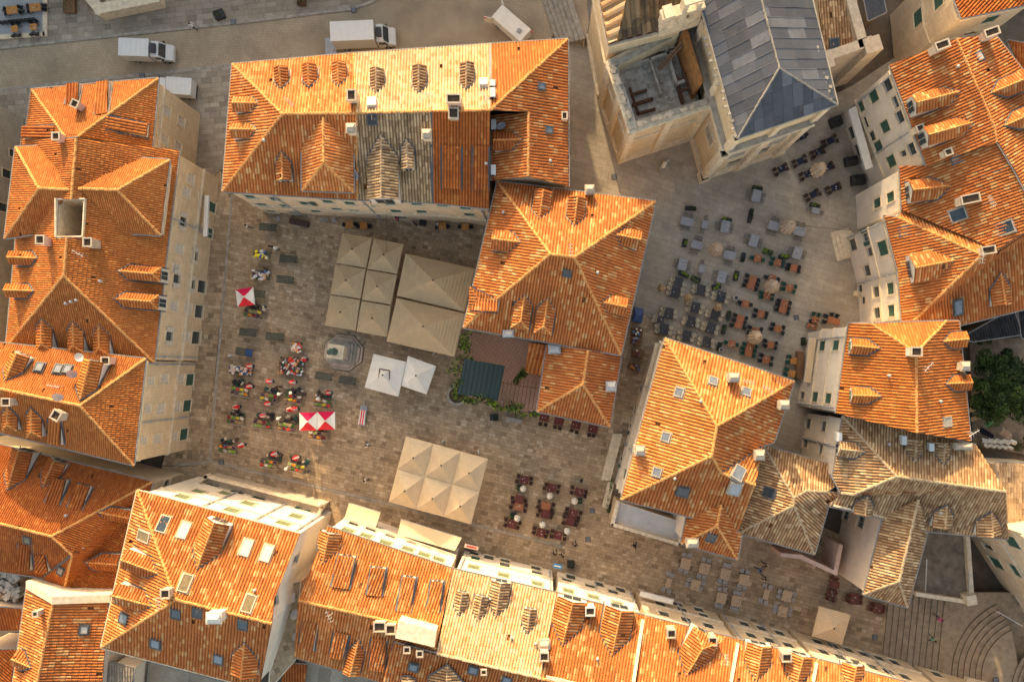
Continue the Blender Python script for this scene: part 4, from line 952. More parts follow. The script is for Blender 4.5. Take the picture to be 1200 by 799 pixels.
# raised terrace beside it
tzz = 5.0
tr = [P(724, 588, tzz), P(799, 612, tzz), P(796, 637, tzz), P(717.6, 614, tzz)]
t = thing('roof_terrace', 'empty blue-grey terrace with a stone parapet below the palace house', 'terrace', ((tr[0] + tr[2]) / 2).xy.to_3d())
m = MB(); m.prism([(p.x, p.y) for p in tr], 0, tzz - .6); m.build('wall', 'wall_sand', t)
m = MB(); m.face([Vector((p.x, p.y, tzz - .59)) for p in tr]); m.build('floor', 'terrace_floor', t)
m = MB()
for i in (1, 2, 3):
    p, q = tr[i], tr[(i + 1) % 4]; s = q - p; a = math.atan2(s.y, s.x); m.box((p + q) / 2 + Vector((0, 0, -.2)), (s.length + .3, .32, .8), a); n_ = int(s.length / .6)
    for j in range(n_): m.box(p + s * ((j + .5) / n_) + Vector((0, 0, .24)), (.4, .36, .1), a)
m.build('parapet', 'stone_trim', t)
# ------------------------------------------------------------------ right side
B = R1 = building('upper_right_house', 'tall grey-white house with mottled orange roof, top of the right side facing the church', dict(
    a=(1041.5, 77.6, 13.8), b=(1120, 46, 16.6), c=(1166, 42, 14), d=(1250, 150, 14), e=(1290, 230, 14), f=(1205, 232, 16.6), g=(1188, 200, 16.6), h=(1168, 167, 16.6), i=(1165, 150, 16.6), j=(1085, 195, 13.8)),
    ['abihj', 'bcdefghi'], 'tile_mottled', 'wall_white', {'aj': [(1013, 145, 'dark'), (1052, 118, 'dark'), (1030, 172, 'green'), (1018, 185, 'dark', .8, 1.3), (1041, 99.7, 'dark'), (1024.5, 113, 'green'), (1008.7, 125.7, 'green', 1.1, 1.7), (1055.8, 136.5, 'dark'), (1037.7, 148.5, 'green'), (1022, 160, 'dark', 1.0, 1.6), (1070, 174, 'dark'), (1059, 180, 'dark', .6, 1.2), (1045, 189, 'green', 1.2, 1.8), (996, 157, 'dark', 1.4, 2.2), (1003, 178, 'dark', 1.4, 2.2)],
     'ab': [(1070, 80, 'dark'), (1095, 68, 'dark')]}, bands=((12.9, .3, .2), (4.4, .3, .25)), bare=('ih',), wdef=('green', 1.2, 1.75))
for f, k in (((1073.5, 121), (1124, 108)), ((1087.5, 158.5), (1140, 144))): dormer(B, f, k, 1.9, 'gable', 'tile_mottled')
for f, k in (((1208, 90), (1160, 110)), ((1222, 128), (1176, 148))): dormer(B, f, k, 1.9, 'gable', 'tile_mottled')
chimney(B, 1104, 53, 1.3, .7, 1.3, 'stone_trim', 2, 20); chimney(B, 1162, 38, 1.4, .7, 1.4, 'stone_trim', 3, 20); chimney(B, 1078, 150.5, .7, .6, 1.0, 'stone_trim', rz=20); chimney(B, 1111, 178.5, .7, .6, 1.0, 'stone_trim', rz=20); skylight(B, 1146, 67, .8, .8, 'metal_pale')
B = R2 = building('set_back_house', 'house with mottled roof and wide skylights set back between two right-hand houses', dict(
    a=(1053, 195, 12), b=(1085, 194.5, 13.3), c=(1168, 167.5, 16.4), d=(1204, 235, 16.4), e=(1200, 272, 15.9), f=(1167, 293, 14.9), g=(1056, 246, 12)), ['abcdefg'], 'tile_mottled', 'wall_white',
    {'ag': [(1027, 200, 'green'), (1046.5, 201, 'green'), (1044, 231, 'green'), (1028.5, 238, 'green')]}, bands=((11.2, .25, .18),), wdef=('green', 1.0, 1.7))
dormer(B, (1069, 223), (1113, 218), 2.2, 'gable', 'tile_mottled')
skylight(B, 1121, 187, .8, .9, 'glass_sky'); skylight(B, 1160, 197, 1.0, 1.7, 'glass_sky', 'stone_grey'); skylight(B, 1122.4, 252, 1.1, 1.3, 'glass_dark', 'stone_grey'); skylight(B, 1177.5, 267, 1.1, 1.3, 'glass_dark', 'stone_grey')
chimney(B, 1137, 233, 1.8, .8, .9, 'stone_trim', 2, 12)
B = R3 = building('stepped_house', 'white house with front steps and golden roof facing the cafe square', dict(
    a=(1035, 252.6, 11.3), b=(1051, 255, 12), c=(1150, 299, 15), d=(1070, 376, 12), e=(1056, 376.5, 11.3), f=(1051.5, 318, 11.3), g=(1057, 247, 11.4), h=(1170, 292, 14.6), i=(1250, 240, 15), j=(1250, 350, 11.8), k=(1126, 381, 11.8)),
    ['abcdef', ('bghc', 'tile_gold'), 'chijkd'], 'tile_mottled', 'wall_white', {'af': [(1035, 290.7, 'green', 1.5, 2.1), (1020, 295, 'dark', .9, 1.5), (1014.7, 277.7, 'open', .9, 1.5), (999.4, 287, 'dark', 1.3, 2.1), (1016.5, 317, 'dark')], 'fe': [(1012, 352, 'dark', .8, 1.2), (1044, 338, 'green', 1.2, 1.5), (1027, 342, 'dark'), (1008.4, 338, 'dark', .8, 1.2), (1045, 364, 'green', 1.2, 1.5), (1028, 366.6, 'dark')]}, bands=((10.4, .3, .2), (6.3, .15, .12)), wdef=('dark', 1.15, 1.65))
dormer(B, (1072, 314), (1119, 305), 2.9, 'gable', 'tile_mottled'); dormer(B, (1178, 358), (1172, 320), 2.0, 'gable', 'tile_mottled'); skylight(B, 1060, 271.4, .9, .9, 'glass_sky', 'flashing'); skylight(B, 1122, 360, .7, 1.4, 'glass_sky')
chimney(B, 1158, 293, 1.3, .7, .9, 'stone_trim', 2, 10)
m = MB()
for i in range(4):
    p = P(981 + i * 3.0, 290, 0); m.box((p.x + .6, p.y + .3, .09 + .17 * i), (2.2 - .25 * i, 3.4 - .5 * i, .18), math.radians(14))
m.build('front_steps', 'stone_trim', R3['root'])
B = R4 = building('shuttered_house', 'pale house with green shutters and a smooth orange roof with white ridge chimney', dict(
    a=(994, 379, 13), b=(1020, 379, 13.9), c=(1073, 413, 15.8), d=(1074, 507, 15.8), e=(979, 484, 13), f=(1109, 376, 13.9), g=(1123, 376, 13), h=(1137, 516.5, 13)), ['abcde', 'bfc', 'cfghd'], 'tile_orange', 'wall_white',
    {'ae': [(964, 405.3), (980, 404.5), (940.5, 463, 'dark', .8, 1.6), (955.5, 465), (971, 466.7), (950, 420, 'dark', 1.0, 1.4)]}, bands=((12.2, .3, .2), (8.2, .15, .12), (4.6, .2, .2)), wdef=('green', 1.05, 1.7))
for f, k in (((998.5, 405), (1030, 408)), ((999, 463), (1032, 464))): dormer(B, f, k, 1.6, 'gable', 'tile_orange', win='green')
for f, k in (((1135, 397), (1104, 400)), ((1139.5, 448), (1108, 449.5))): dormer(B, f, k, 1.6, 'gable', 'tile_orange')
chimney(B, 1073.6, 412, 1.0, .8, .9, 'plaster_white', 2); chimney(B, 1131, 429, .8, .8, 1.2, 'stone_trim', pot='x'); skylight(B, 1108.6, 494, .8, .9, 'stone_grey', 'stone_grey')
B = R5 = building('old_tile_house', 'rambling house with weathered straw and brown tiles at the right', dict(
    a=(987, 487, 11.5), b=(1143, 521, 11.5), c=(1178, 576, 13.4), d=(1050, 558, 14), e=(1000, 579, 12.2), f=(985, 577, 11.3), g=(975, 558, 11.2), h=(1181, 631, 10.9), i=(1086, 622, 10.9), j=(1019, 604, 10.7), k=(969, 592, 10.0)),
    [('abcd', 'tile_old'), 'adefg', 'dchijkfe'], 'tile_old', 'wall_white', {'ag': [(936.7, 494, 'dark'), (950.5, 496.5, 'dark'), (965.5, 499.5, 'dark'), (936, 516.5, 'dark'), (947.5, 521.5, 'dark'), (962.5, 526.6, 'dark')], 'jk': [(988, 602, 'sash', 1.1, 1.4), (1007, 611, 'sash', 1.1, 1.4), (975, 600, 'sash', .9, 1.3)]}, bands=((10.7, .2, .15), (6.8, .15, .12)), ridge='ridge_old', wdef=('dark', 1.1, 1.7))
dormer(B, (984, 526), (1013, 529), 1.6, 'gable', 'tile_old'); dormer(B, (1073, 515), (1071.6, 541), 1.7, 'gable', 'tile_old'); dormer(B, (1106.6, 519), (1105, 544), 1.6, 'gable', 'tile_old')
dormer(B, (1013, 604), (1016, 581), 1.9, 'gable', 'tile_old'); dormer(B, (1106.6, 620), (1109, 592), 2.0, 'gable', 'tile_old'); dormer(B, (1163, 629), (1161, 600), 2.5, 'gable', 'tile_old')
chimney(B, 1129, 523, 1.6, .5, 1.4, 'stone_trim', pot='x')
ac_unit(B, 1060, 516, 'white air conditioner beside the first striped dormer of the weathered roof', .8, .5, .9); ac_unit(B, 1092, 524, 'pale box unit between the two striped dormers of the weathered roof', .7, .5, .8); ac_unit(B, 984, 512, 'white box at the left edge of the weathered roof', .9, .5, .9)
B = R5b = building('long_wing', 'long narrow hipped wing of weathered tiles with a pink side wall', dict(
    a=(1076, 585, 12.4), b=(1035, 602, 10.6), c=(1011, 696, 10), d=(1053, 681, 12), e=(1063, 711, 10), f=(1087, 620, 10.5)), ['abcd', 'dce', 'adef'], 'tile_old', 'wall_pink', {'bc': [(973, 650, 'sash', 1.2, 1.7), (1009, 611.6, 'sash', 1.3, 1.8), (991, 602.5, 'sash', 1.1, 1.6)]}, ridge='ridge_old')
B = R6 = building('hipped_pavilion', 'weathered straw-tiled hipped house between the palace house and the pink yard', dict(
    a=(894, 521, 8.8), b=(972, 544, 8.8), c=(980, 568, 9.6), d=(968, 576, 10.4), e=(945, 575, 11), f=(930, 583, 11.2), g=(930, 592, 11.2), h=(865, 624, 8.8), i=(954, 649, 8.8), j=(985, 578, 9.9), k=(970, 594, 9.0)),
    ['abcdef', 'afgh', 'ghi', 'gfedjki'], 'tile_old', 'wall_brown', ridge='ridge_old')
skylight(B, 902, 577, .9, 1.1, 'glass_dark')
# pink walled yard beside it
t = thing('yard_wall', 'pink plastered wall round a small yard below the weathered pavilion', 'wall', P(950, 665, 0).xy.to_3d())
m = MB(); zz = 4.2
pts = [P(917, 650, zz), P(938, 652, zz), P(979, 671, zz), P(985, 640, zz)]
for i in range(3):
    p, q = pts[i], pts[i + 1]; s = q - p; m.box(((p.x + q.x) / 2, (p.y + q.y) / 2, zz / 2), (s.length + .4, .45, zz), math.atan2(s.y, s.x))
m.v = [(x, y, z + (.0 if i < 8 else .008 if i < 16 else .016)) for i, (x, y, z) in enumerate(m.v)]; m.build('masonry', 'plaster_rose', t)
# church terrace ruin and right-hand building
t = thing('stone_terrace', 'bare brown stone terrace with two pale poles above the stairs', 'terrace', P(1105, 660, 0).xy.to_3d()); tzz = 3.6
tp2 = [P(1082, 612, tzz), P(1130, 618, tzz), P(1136, 704, tzz), P(1072, 694, tzz)]
m = MB(); m.prism([(p.x, p.y) for p in tp2], 0, tzz); m.build('masonry', 'wall_brown', t)
m = MB(); m.face([Vector((p.x, p.y, tzz + .01)) for p in tp2]); m.build('floor', 'terrace_brown', t)
m = MB()
for (p, q) in ((tp2[1], tp2[2]), (tp2[2], tp2[3])):
    s = q - p; m.box((p + q) / 2 + Vector((0, 0, .3)), (s.length + .4, .45, .7), math.atan2(s.y, s.x))
m.box(tp2[2] + Vector((-.5, .5, .7)), (1.1, 1.1, 1.5), .2); m.build('parapet', 'stone_trim', t)
for a_, b_ in (((1084, 697, 3.6), (1086, 655, 7.5)), ((1136, 702, 4.2), (1136, 668, 8.0))):
    o = thing('pole', 'pale pole leaning on the terrace ' + ('left edge by the straw-tiled wing' if a_[0] < 1100 else 'right corner above the curved stairs'), 'pole', P(*a_))
    m = MB(); m.tube(P(*a_), P(a_[0] * .985 + b_[0] * .015, b_[1], b_[2]) if 0 else P(b_[0], b_[1], b_[2]), .07); m.build('shaft', 'metal_pale', o)
B = RR = building('college_wall_house', 'sunlit rough stone building with green windows at the lower right edge', dict(
    a=(1200, 625, 14.6), b=(1400, 600, 16), c=(1460, 870, 16), d=(1358, 870, 14.6)), ['abcd'], 'tile_old', 'wall_sand', {'ad': [(1186, 634, 'green', 1.6, 2.2), (1193, 669, 'green', 1.6, 2.2), (1168, 659, 'green', 1.5, 2.1), (1147, 646.5, 'dark', 1.5, 2.0), (1158, 640, 'dark', .7, 1.8), (1168, 691.6, 'dark', 1.5, 1.9), (1187, 700, 'dark', 1.3, 1.9), ]}, bands=((7.6, .3, .25), (13.6, .35, .3)), wdef=('green', 1.2, 1.8))
t = thing('sign', 'long pale name panel on the stone wall above the curved stairs', 'sign', P(1180, 725, 2))
m = MB(); p, q = P(1168, 716, 3.4), P(1196, 732, 3.4); s = q - p; a = math.atan2(s.y, s.x); m.box((p + q) / 2, (s.length, .12, .75), a, 0, ); m.build('panel', 'plaster_white', t)
m = MB(); 
for i in range(11): m.box(p.lerp(q, .12 + i * .055) + Vector((-.08 * math.sin(a) * -1, -.08, .3)), (.1, .06, .22 + (i % 3) * .05), a)
m.build('lettering', 'metal_dark', t)
B = RD = building('dark_roof_shed', 'low building with black sheet roof above the green garden', dict(a=(1126, 396, 6.5), b=(1187, 362, 6.5), c=(1196, 392, 6), d=(1140, 400, 6)), ['abcd'], 'black_sheet', 'wall_brown')
B = building('garden_shed', 'narrow dark roof beside the black sheet roof at the right edge', dict(a=(1192, 362, 6.5), b=(1240, 350, 6.5), c=(1240, 392, 6), d=(1197, 396, 6)), ['abcd'], 'black_sheet', 'wall_brown')
B = building('corner_stub_house', 'flat sandy roof at the right edge just below the garden', dict(a=(1166, 541, 9), b=(1250, 546, 9), c=(1250, 640, 9), d=(1186, 632, 9)), ['abcd'], 'slab_warm', 'wall_sand')
B = TR = building('top_right_house', 'large bare sandstone house with dark green windows at the top right corner', dict(
    a=(1112, -60, 14.2), b=(1117.5, 0, 14.2), c=(1126, 22.5, 14.2), d=(1215, 4, 14.2), e=(1240, -60, 16.5)), ['abcde'], 'tile_deep', 'wall_sand', {'bc': [(1077, 20, 'green', 1.6, 2.2)], 'ab': [(1077, 20, 'green', 1.6, 2.2), (1034.7, 34, 'green', 1.5, 2.1), (1100, 1, 'green', 1.4, 1.8)], 'cd': [(1160.5, 22.5, 'green', 1.5, 1.7), (1195.5, 19.5, 'green', 1.4, 1.7), (1192, 35, 'green', 1.4, 1.9), (1135, 40.6, 'dark', 1.5, 1.5)]}, bands=((7.5, .2, .15), (13.3, .4, .25)))
B = building('courtyard_house', 'low red-roofed house tucked in the corner right of the top chimneys', dict(a=(1180, 48, 9), b=(1250, 60, 9), c=(1250, 120, 9), d=(1200, 95, 9)), ['abcd'], 'tile_deep', 'wall_tan')
# ------------------------------------------------------------------ church
chtxt = {'bs': [(0, 0)]}
B = CH = building('church', 'stone church with grey-blue lead roof at the top of the cafe square', dict(
    a=(864, 163, 18), b=(981, 123, 18), c=(944, -30, 18), e=(913, 80, 21.6), f=(876, -60, 21.6), d=(803, -60, 18)), ['adfe', 'abe', 'bcfe'], 'lead_sheet', 'wall_church', {'ab': [(860, 190, 'dark', 1.6, 2.4), (893, 176, 'dark', 1.6, 2.4)]}, bands=((11.6, .2, .22), (11.95, .2, .42), (12.15, .3, .62), (12.6, .15, .3), (16.6, .2, .2), (17.2, .6, .42), (.0, .9, .35), (8.5, .2, .12)), overhang=.5, ridge='stone_grey', gutter='stone_grey', bare=('cf', 'fd'))
# crenellation stones along the left eave and the patches of stone on the right
m = MB(); p, q = P(863, 160, 18.3), P(826, 45, 18.3)
for i in range(14):
    c = p.lerp(q, i / 13 + R.uniform(-.006, .006)); m.box(c + Vector((R.uniform(-.15, .1), 0, -.1)), (.3, .22, .3), .35)
p, q = P(978, 118, 18.3), P(948, 20, 18.3)
for i in range(20):
    c = p.lerp(q, i / 19); m.box(c + Vector((-R.uniform(0, .9), 0, .1)), (R.uniform(.2, .7), .28, .2), -.25)
m.build('eave_stone', 'stone_grey', B['root'], kind='stuff')
def rooms(name, label, px, z, z0, th, wall, floorz, cat, floor='rubble', lid='stone_grey', skip=()):
    pts = [P(x, y, z) for x, y in px]; cen = sum(pts, Vector()) / len(pts)
    t = thing(name, label, cat, (cen.x, cen.y, z0)); n_ = len(pts); m = MB(); c_ = MB(); l_ = MB(); area = sum(pts[i].x * pts[(i + 1) % n_].y - pts[(i + 1) % n_].x * pts[i].y for i in range(n_)); sg = 1 if area > 0 else -1
    for i in range(n_):
        p, q = pts[i], pts[(i + 1) % n_]; s = (q - p).normalized(); nn = Vector((s.y, -s.x, 0)) * sg
        a, b_ = p.xy, q.xy
        if i in skip: continue
        wall_quad = [(p.x, p.y, z0), (q.x, q.y, z0), (q.x, q.y, z), (p.x, p.y, z)]
        L = (q - p).length; m.face(wall_quad, 0, [(0, z0), (L, z0), (L, z), (0, z)])
        pi, qi = p - nn * th, q - nn * th
        m.face([(qi.x, qi.y, floorz), (pi.x, pi.y, floorz), (pi.x, pi.y, z), (qi.x, qi.y, z)], 0, [(0, 0), (L, 0), (L, z - floorz), (0, z - floorz)])
        mid = (p + q) / 2 - nn * th / 2; a_ = math.atan2(s.y, s.x)
        l_.box((mid.x, mid.y, z + .06 + i * .004), (L - th * .5, th + .12, .26), a_); l_.box((p.x - nn.x * th / 2, p.y - nn.y * th / 2, z + .1 + i * .003), (th + .35, th + .35, .36), a_)
        for zz, hh, dp in ((z - 1.3, .16, .22), (z - 1.05, .2, .34), (z - .55, .16, .3), (z - .34, .24, .5), (0, .9, .35), (z * .62, .2, .2)):
            if zz > z0 - .1: strip(c_, Vector((p.x, p.y)) - s.xy * dp * .8, Vector((q.x, q.y)) + s.xy * dp * .8, nn.xy, zz + i * .006, zz + hh + i * .006, dp)
        nb = max(1, int(L / 3.2))
        for k in range(nb + 1):
            c = p + (q - p) * (k / nb); c_.box((c.x + nn.x * .12, c.y + nn.y * .12, (z0 + z - 1) / 2), (.8, .5, z - 1 - z0), a_)
    m.build('wall', wall, t); c_.build('cornice', 'stone_trim', t); l_.build('parapet_cap', lid, t)
    f = MB(); f.face([Vector((p.x, p.y, floorz)) for p in pts]); f.build('floor', floor, t)
    return t
t = rooms('church_aisle', 'roofless stone church aisle open to the sky, full of grey rubble', [(716, 75), (741, 150), (831, 121), (806, 34), (800, 32)], 12.5, 0, .45, 'wall_church', 9.3, 'church aisle', skip=(2,))
# fallen timbers and rusty walls lying inside
m = MB(); zf = 9.35
for a_, b_, w_, h_ in (((786, 75, 9.5), (800, 122, 9.5), .35, .5), ((739, 112, 9.6), (758, 106, 9.6), .25, .3), ((741, 124, 9.6), (765, 116, 9.6), .3, .4), ((746, 134, 9.5), (768, 128, 9.5), .25, .3), ((738, 103, 9.5), (748, 134, 9.5), .2, .3), ((742, 76, 9.6), (756, 72, 9.6), .6, .3), ((800, 85, 10.5), (812, 112, 10.5), .25, .4), ((790, 96, 10.2), (815, 90, 10.2), .25, .4), ((795, 108, 10.4), (818, 100, 10.4), .2, .4)):
    p, q = P(*a_), P(*b_); s = q - p; m.box((p + q) / 2, (s.length, w_, h_), math.atan2(s.y, s.x))
m.build('fallen_timber', 'rust', t)
m = MB(); p, q = P(803, 33, 14.4), P(822, 96, 14.4); s = q - p; m.box(((p.x + q.x) / 2, (p.y + q.y) / 2, 11.9), (s.length, .35, 5), math.atan2(s.y, s.x)); m.build('timber_wall', 'timber_orange', t)
m = MB(); m.tube(P(771, 80, 10.5), P(803, 45, 13), .12, 5); m.tube(P(774, 82, 10.5), P(806, 47, 13), .12, 5)
for i in range(14):
    f_ = i / 13; m.tube(P(771 + 32 * f_, 80 - 35 * f_, 10.5 + 2.5 * f_), P(774 + 32 * f_, 82 - 35 * f_, 10.5 + 2.5 * f_), .05, 4)
m.build('ladder_beam', 'wood_brown', t)
m = MB()
for _ in range(60):
    p = P(R.uniform(726, 815), R.uniform(60, 135), 9.4)
    if inpoly((p.x / (PX * (H - 9.4) / H)) + CX, CY - p.y / (PX * (H - 9.4) / H), [(722, 80), (744, 143), (824, 116), (803, 45)]): m.box(p, (R.uniform(.1, .5), R.uniform(.1, .3), R.uniform(.05, .25)), R.uniform(0, 3))
m.build('rubble', 'rubble', t, kind='stuff')
# pilasters, lead-covered ledges, shallow arched panels and debris that give the church its worn, moulded look
def face_detail(k0, k1, zt, step, root, B_):
    a_, b_ = B_['foot'][k0], B_['foot'][k1]; s = (b_ - a_); L = s.length; s = s / L; n_ = Vector((-s.y, s.x)); cen = B_['root'].location.xy
    if n_.dot((a_ + b_) / 2 - cen) < 0: n_ = -n_
    an = math.atan2(s.y, s.x); k = max(1, int(L / step))
    for i in range(k + 1):
        p = a_ + s * (L * i / k) + n_ * .16; m = MB(); m.box((p.x, p.y, 5.8), (.9, .5, 11.4), an); m.box((p.x, p.y, 14.7), (.7, .4, 3.8), an); m.box((p.x, p.y, 11.3), (1.15, .72, .36), an); m.box((p.x, p.y, .8), (1.2, .8, 1.6), an); m.build('pilaster', 'stone_trim', root)
    for zz, dp in ((12.78, .5), (17.84, .36)):
        m = MB(); strip(m, a_ + n_ * .1, b_ + n_ * .1, n_, zz, zz + .05, dp); m.build('lead_ledge', 'stone_grey', root)  # dark lead strips, doubling as painted shade lines of the mouldings
    for i in range(k):
        c = a_ + s * (L * (i + .5) / k) + n_ * .03; w_ = min(2.2, L / k * .5); m = MB(); m.box((c.x, c.y, 9.2), (w_, .16, .25), an); m.box((c.x, c.y, 6.6), (w_ + .2, .3, .22), an); [m.box(((c + s * sx * w_ / 2).x, (c + s * sx * w_ / 2).y, 7.9), (.25, .2, 2.5), an) for sx in (-1, 1)]; m.build('niche_frame', 'stone_trim', root)
        m = MB(); m.box((c.x, c.y, 7.9), (w_ - .3, .07, 2.2), an); m.build('niche', 'stone_grey', root)
face_detail('a', 'b', 17, 4.2, CH['root'], CH); face_detail('a', 'd', 17, 5.0, CH['root'], CH)
m = MB()
for k_ in range(34):
    c = P(R.uniform(732, 744), R.uniform(84, 142), 12.9) if k_ % 2 else P(R.uniform(744, 826), 0, 12.9); 
    if not k_ % 2: f_ = R.random(); c = P(742 + 86 * f_, 148 - 28 * f_, 12.9)
    else: f_ = R.random(); c = P(718 + 22 * f_, 80 + 66 * f_, 12.9)
    m.box(c, (R.uniform(.25, .7), R.uniform(.2, .5), R.uniform(.1, .35)), R.uniform(0, 3))
m.build('broken_coping', 'stone_pale', t, kind='stuff')
for a_, b_, w_ in (((778, 52), (792, 100), .3), ((792, 100), (816, 92), .3), ((724, 84), (790, 62), .25), ((760, 70), (774, 112), .18)):
    p, q = P(*a_, 9.9), P(*b_, 9.9); s = q - p; m = MB(); m.box((p + q) / 2, (s.length, w_, 1.1), math.atan2(s.y, s.x)); m.build('low_wall', 'rubble', t)
# taller west front with its own small roof
B = building('church_west_end', 'tall church front with striped pale and dark timber roof at the top of the photo', dict(
    a=(695, -40, 15.6), b=(712.5, 54, 15.6), c=(722.6, 50, 15.7), d=(742, -40, 18.2), e=(803, 30, 15.7), f=(836, -40, 18.0)), [('abcd', 'tile_pale'), ('dcef', 'timber_roof')], 'tile_pale', 'wall_church', bands=((14.9, .4, .35), (10, .2, .2), (0, .9, .3)), gutter='stone_grey', bare=('ef',), tilekw=dict(pitch=.95, row=3.5, hgt=.4, step=.0, lift=.1))
m = MB(); c = P(797, 20, 17); Mz = Matrix.Rotation(math.radians(17), 3, 'Z')
def bq(x, y, z, dx, dy, dz): q_ = Mz @ Vector((x, y, 0)); m.box((c.x + q_.x, c.y + q_.y, z), (dx, dy, dz), math.radians(17))
bq(0, 0, 15.6, 4.2, 1.1, 1.6)
for x in (-1.7, 0, 1.7): bq(x, 0, 17.3, .65, .9, 1.9)
bq(-.9, 0, 18.5, 2.5, 1.0, .5); bq(.95, 0, 18.5, 2.2, 1.0, .51); bq(0, 0, 19.6, .5, .8, 1.7); bq(1.4, 0, 19.2, .5, .8, .9); bq(-1.5, 0, 19.0, .9, 1.2, .4); bq(.7, 0, 20.4, 2.0, 1.0, .35)
t2 = tag(m.build('bell_gable', 'stone_trim'), 'cream stone bell gable with arched openings beside the dark timber roof', 'bell gable')
# small chapel annex to the right of the church
B = building('chapel_annex', 'low annex with worn brown tiles and stone ends right of the church', dict(a=(956, -20, 10), b=(1000, -20, 10), c=(1012, 56, 9), d=(965, 66, 9)), ['abcd'], 'tile_old', 'wall_church', gutter='stone_grey')
m = MB()
for p, q in (((965, 68, 10), (1022, 48, 10)), ((996, -5, 10.2), (1013, 55, 10.2))):
    a_, b_ = P(*p), P(*q); s = b_ - a_; m.box(((a_.x + b_.x) / 2, (a_.y + b_.y) / 2, 5.2), (s.length, 1.0, 10), math.atan2(s.y, s.x))
c = P(1023, 52, 10.3); m.box((c.x, c.y, 5.2), (1.8, 1.6, 10.2), .3); c = P(968, 70, 10.3); m.box((c.x, c.y, 5.2), (1.6, 1.8, 10.1), .3); m.build('buttress', 'stone_pale', B['root'])
skylight(B, 977, 52, .8, .9, 'glass_dark')
B = building('sheet_roof_shed', 'small shed with dark sheet roof in the alley right of the church', dict(a=(1010, -10, 6), b=(1032, -14, 6), c=(1038, 15, 6), d=(1017, 25, 6)), ['abcd'], 'lead_sheet', 'wall_brown')
# ------------------------------------------------------------------ houses just beyond the top of the frame, unseen, heights and gaps shaped for the shade on the street
def beyond(label, x0, x1, y0, y1, ze_, zr):
    W_ = lambda X, Y, Z: (CX + X / (PX * (H - Z) / H), CY - Y / (PX * (H - Z) / H), Z)
    ym = (y0 + y1) / 2; i_ = min((x1 - x0) * .3, (y1 - y0) / 2)
    building('street_house', label, dict(a=W_(x0, y0, ze_), b=W_(x1, y0, ze_), c=W_(x1, y1, ze_), d=W_(x0, y1, ze_), e=W_(x0 + i_, ym, zr), f=W_(x1 - i_, ym, zr)), ['abfe', 'bcf', 'cdef', 'dae'], 'tile_orange', 'wall_tan', tilekw=dict(pitch=.6, row=1.0))
beyond('hipped house beyond the street, far left past the top edge', -90, -59, 52, 61, 18, 21)
beyond('hipped house beyond the street, past the top edge above the parked van', -68, -34, 61.5, 72, 18, 21)
beyond('hipped house beyond the street, past the top edge above the box truck', -32, -5, 58, 70, 14, 17)
beyond('low hipped house beyond the street, past the top edge above the stairs', -4.8, -1.6, 60, 66, 8.6, 10)
beyond('hipped house beyond the church, past the top edge', -1.4, 40, 62, 76, 18, 21)
beyond('hipped house past the top right corner', 44, 80, 60, 74, 16, 19)
# ------------------------------------------------------------------ drainpipes, doors, roof aerials and vents
def drainpipe(B, k0, frac_k, zt, off=.14):
    a = B['foot'][k0]; b_ = B['foot'][frac_k[0]]; p = a.lerp(b_, frac_k[1]); cen = Vector((B['root'].location.x, B['root'].location.y)); s = (b_ - a).normalized(); n_ = Vector((-s.y, s.x)); n_ = n_ if (p - cen).dot(n_) > 0 else -n_
    q = p + n_ * off; m = MB(); m.tube((q.x, q.y, .1), (q.x, q.y, zt), .075, 7)
    for i in range(3): m.box((q.x, q.y, zt * (i + .6) / 3.2), (.24, .24, .07))
    m.build('drainpipe', 'metal_grey', B['root'])
for B_, lst in ((T1, [('e', ('f', .32), 11.3), ('f', ('j', .02), 11.3), ('j', ('k', .9), 11.3)]), (L2, [('b', ('c', .75), 10.5), ('c', ('d', .97), 10.5)]), (L3, [('b', ('e', .03), 11.8), ('b', ('e', .62), 11.8)]), (B1, [('a', ('b', .36), 13.2), ('a', ('b', .7), 13.2), ('a', ('b', .97), 13.2)]),
    (B3_, [('a', ('b', .03), 9.6), ('a', ('b', .97), 9.6)]), (B4_, [('a', ('b', .5), 9.6), ('a', ('b', .97), 9.6)]), (B5_, [('a', ('b', .5), 9.6)]), (B6_, [('a', ('b', .02), 9.6), ('a', ('b', .6), 9.6)]), (B7_, [('a', ('b', .3), 9.6), ('a', ('b', .62), 9.6)]), (R1, [('a', ('j', .05), 13.4), ('a', ('j', .64), 13.4)]), (R3, [('a', ('f', .02), 10.9), ('f', ('e', .03), 10.9)]), (R4, [('a', ('e', .12), 12.6), ('a', ('e', .97), 12.6)]), (G1, [('a', ('e', .3), 10.6), ('a', ('e', .72), 10.6)]), (R5, [('a', ('g', .5), 10.6)])):
    for k0, fk, zt in lst: drainpipe(B_, k0, fk, zt)
def aerial(B, x, y, lb, h=1.9, n_=4):
    p, pl = on_roof(B, x, y); t_ = thing('roof_aerial', 'thin television aerial ' + lb, 'aerial', p, R.uniform(0, 3), 'television aerials on the roofs'); m = MB(); m.tube((0, 0, -.1), (0, 0, h), .03, 5); m.build('mast', 'metal_grey', t_, True); m = MB(); m.tube((-.6, 0, h - .1), (.6, 0, h - .1), .022, 4)
    for i in range(n_): m.tube((-.5 + i * .33, -.3 + i * .03, h - .1), (-.5 + i * .33, .3 - i * .03, h - .1), .018, 4)
    m.build('crossbars', 'metal_grey', t_, True)
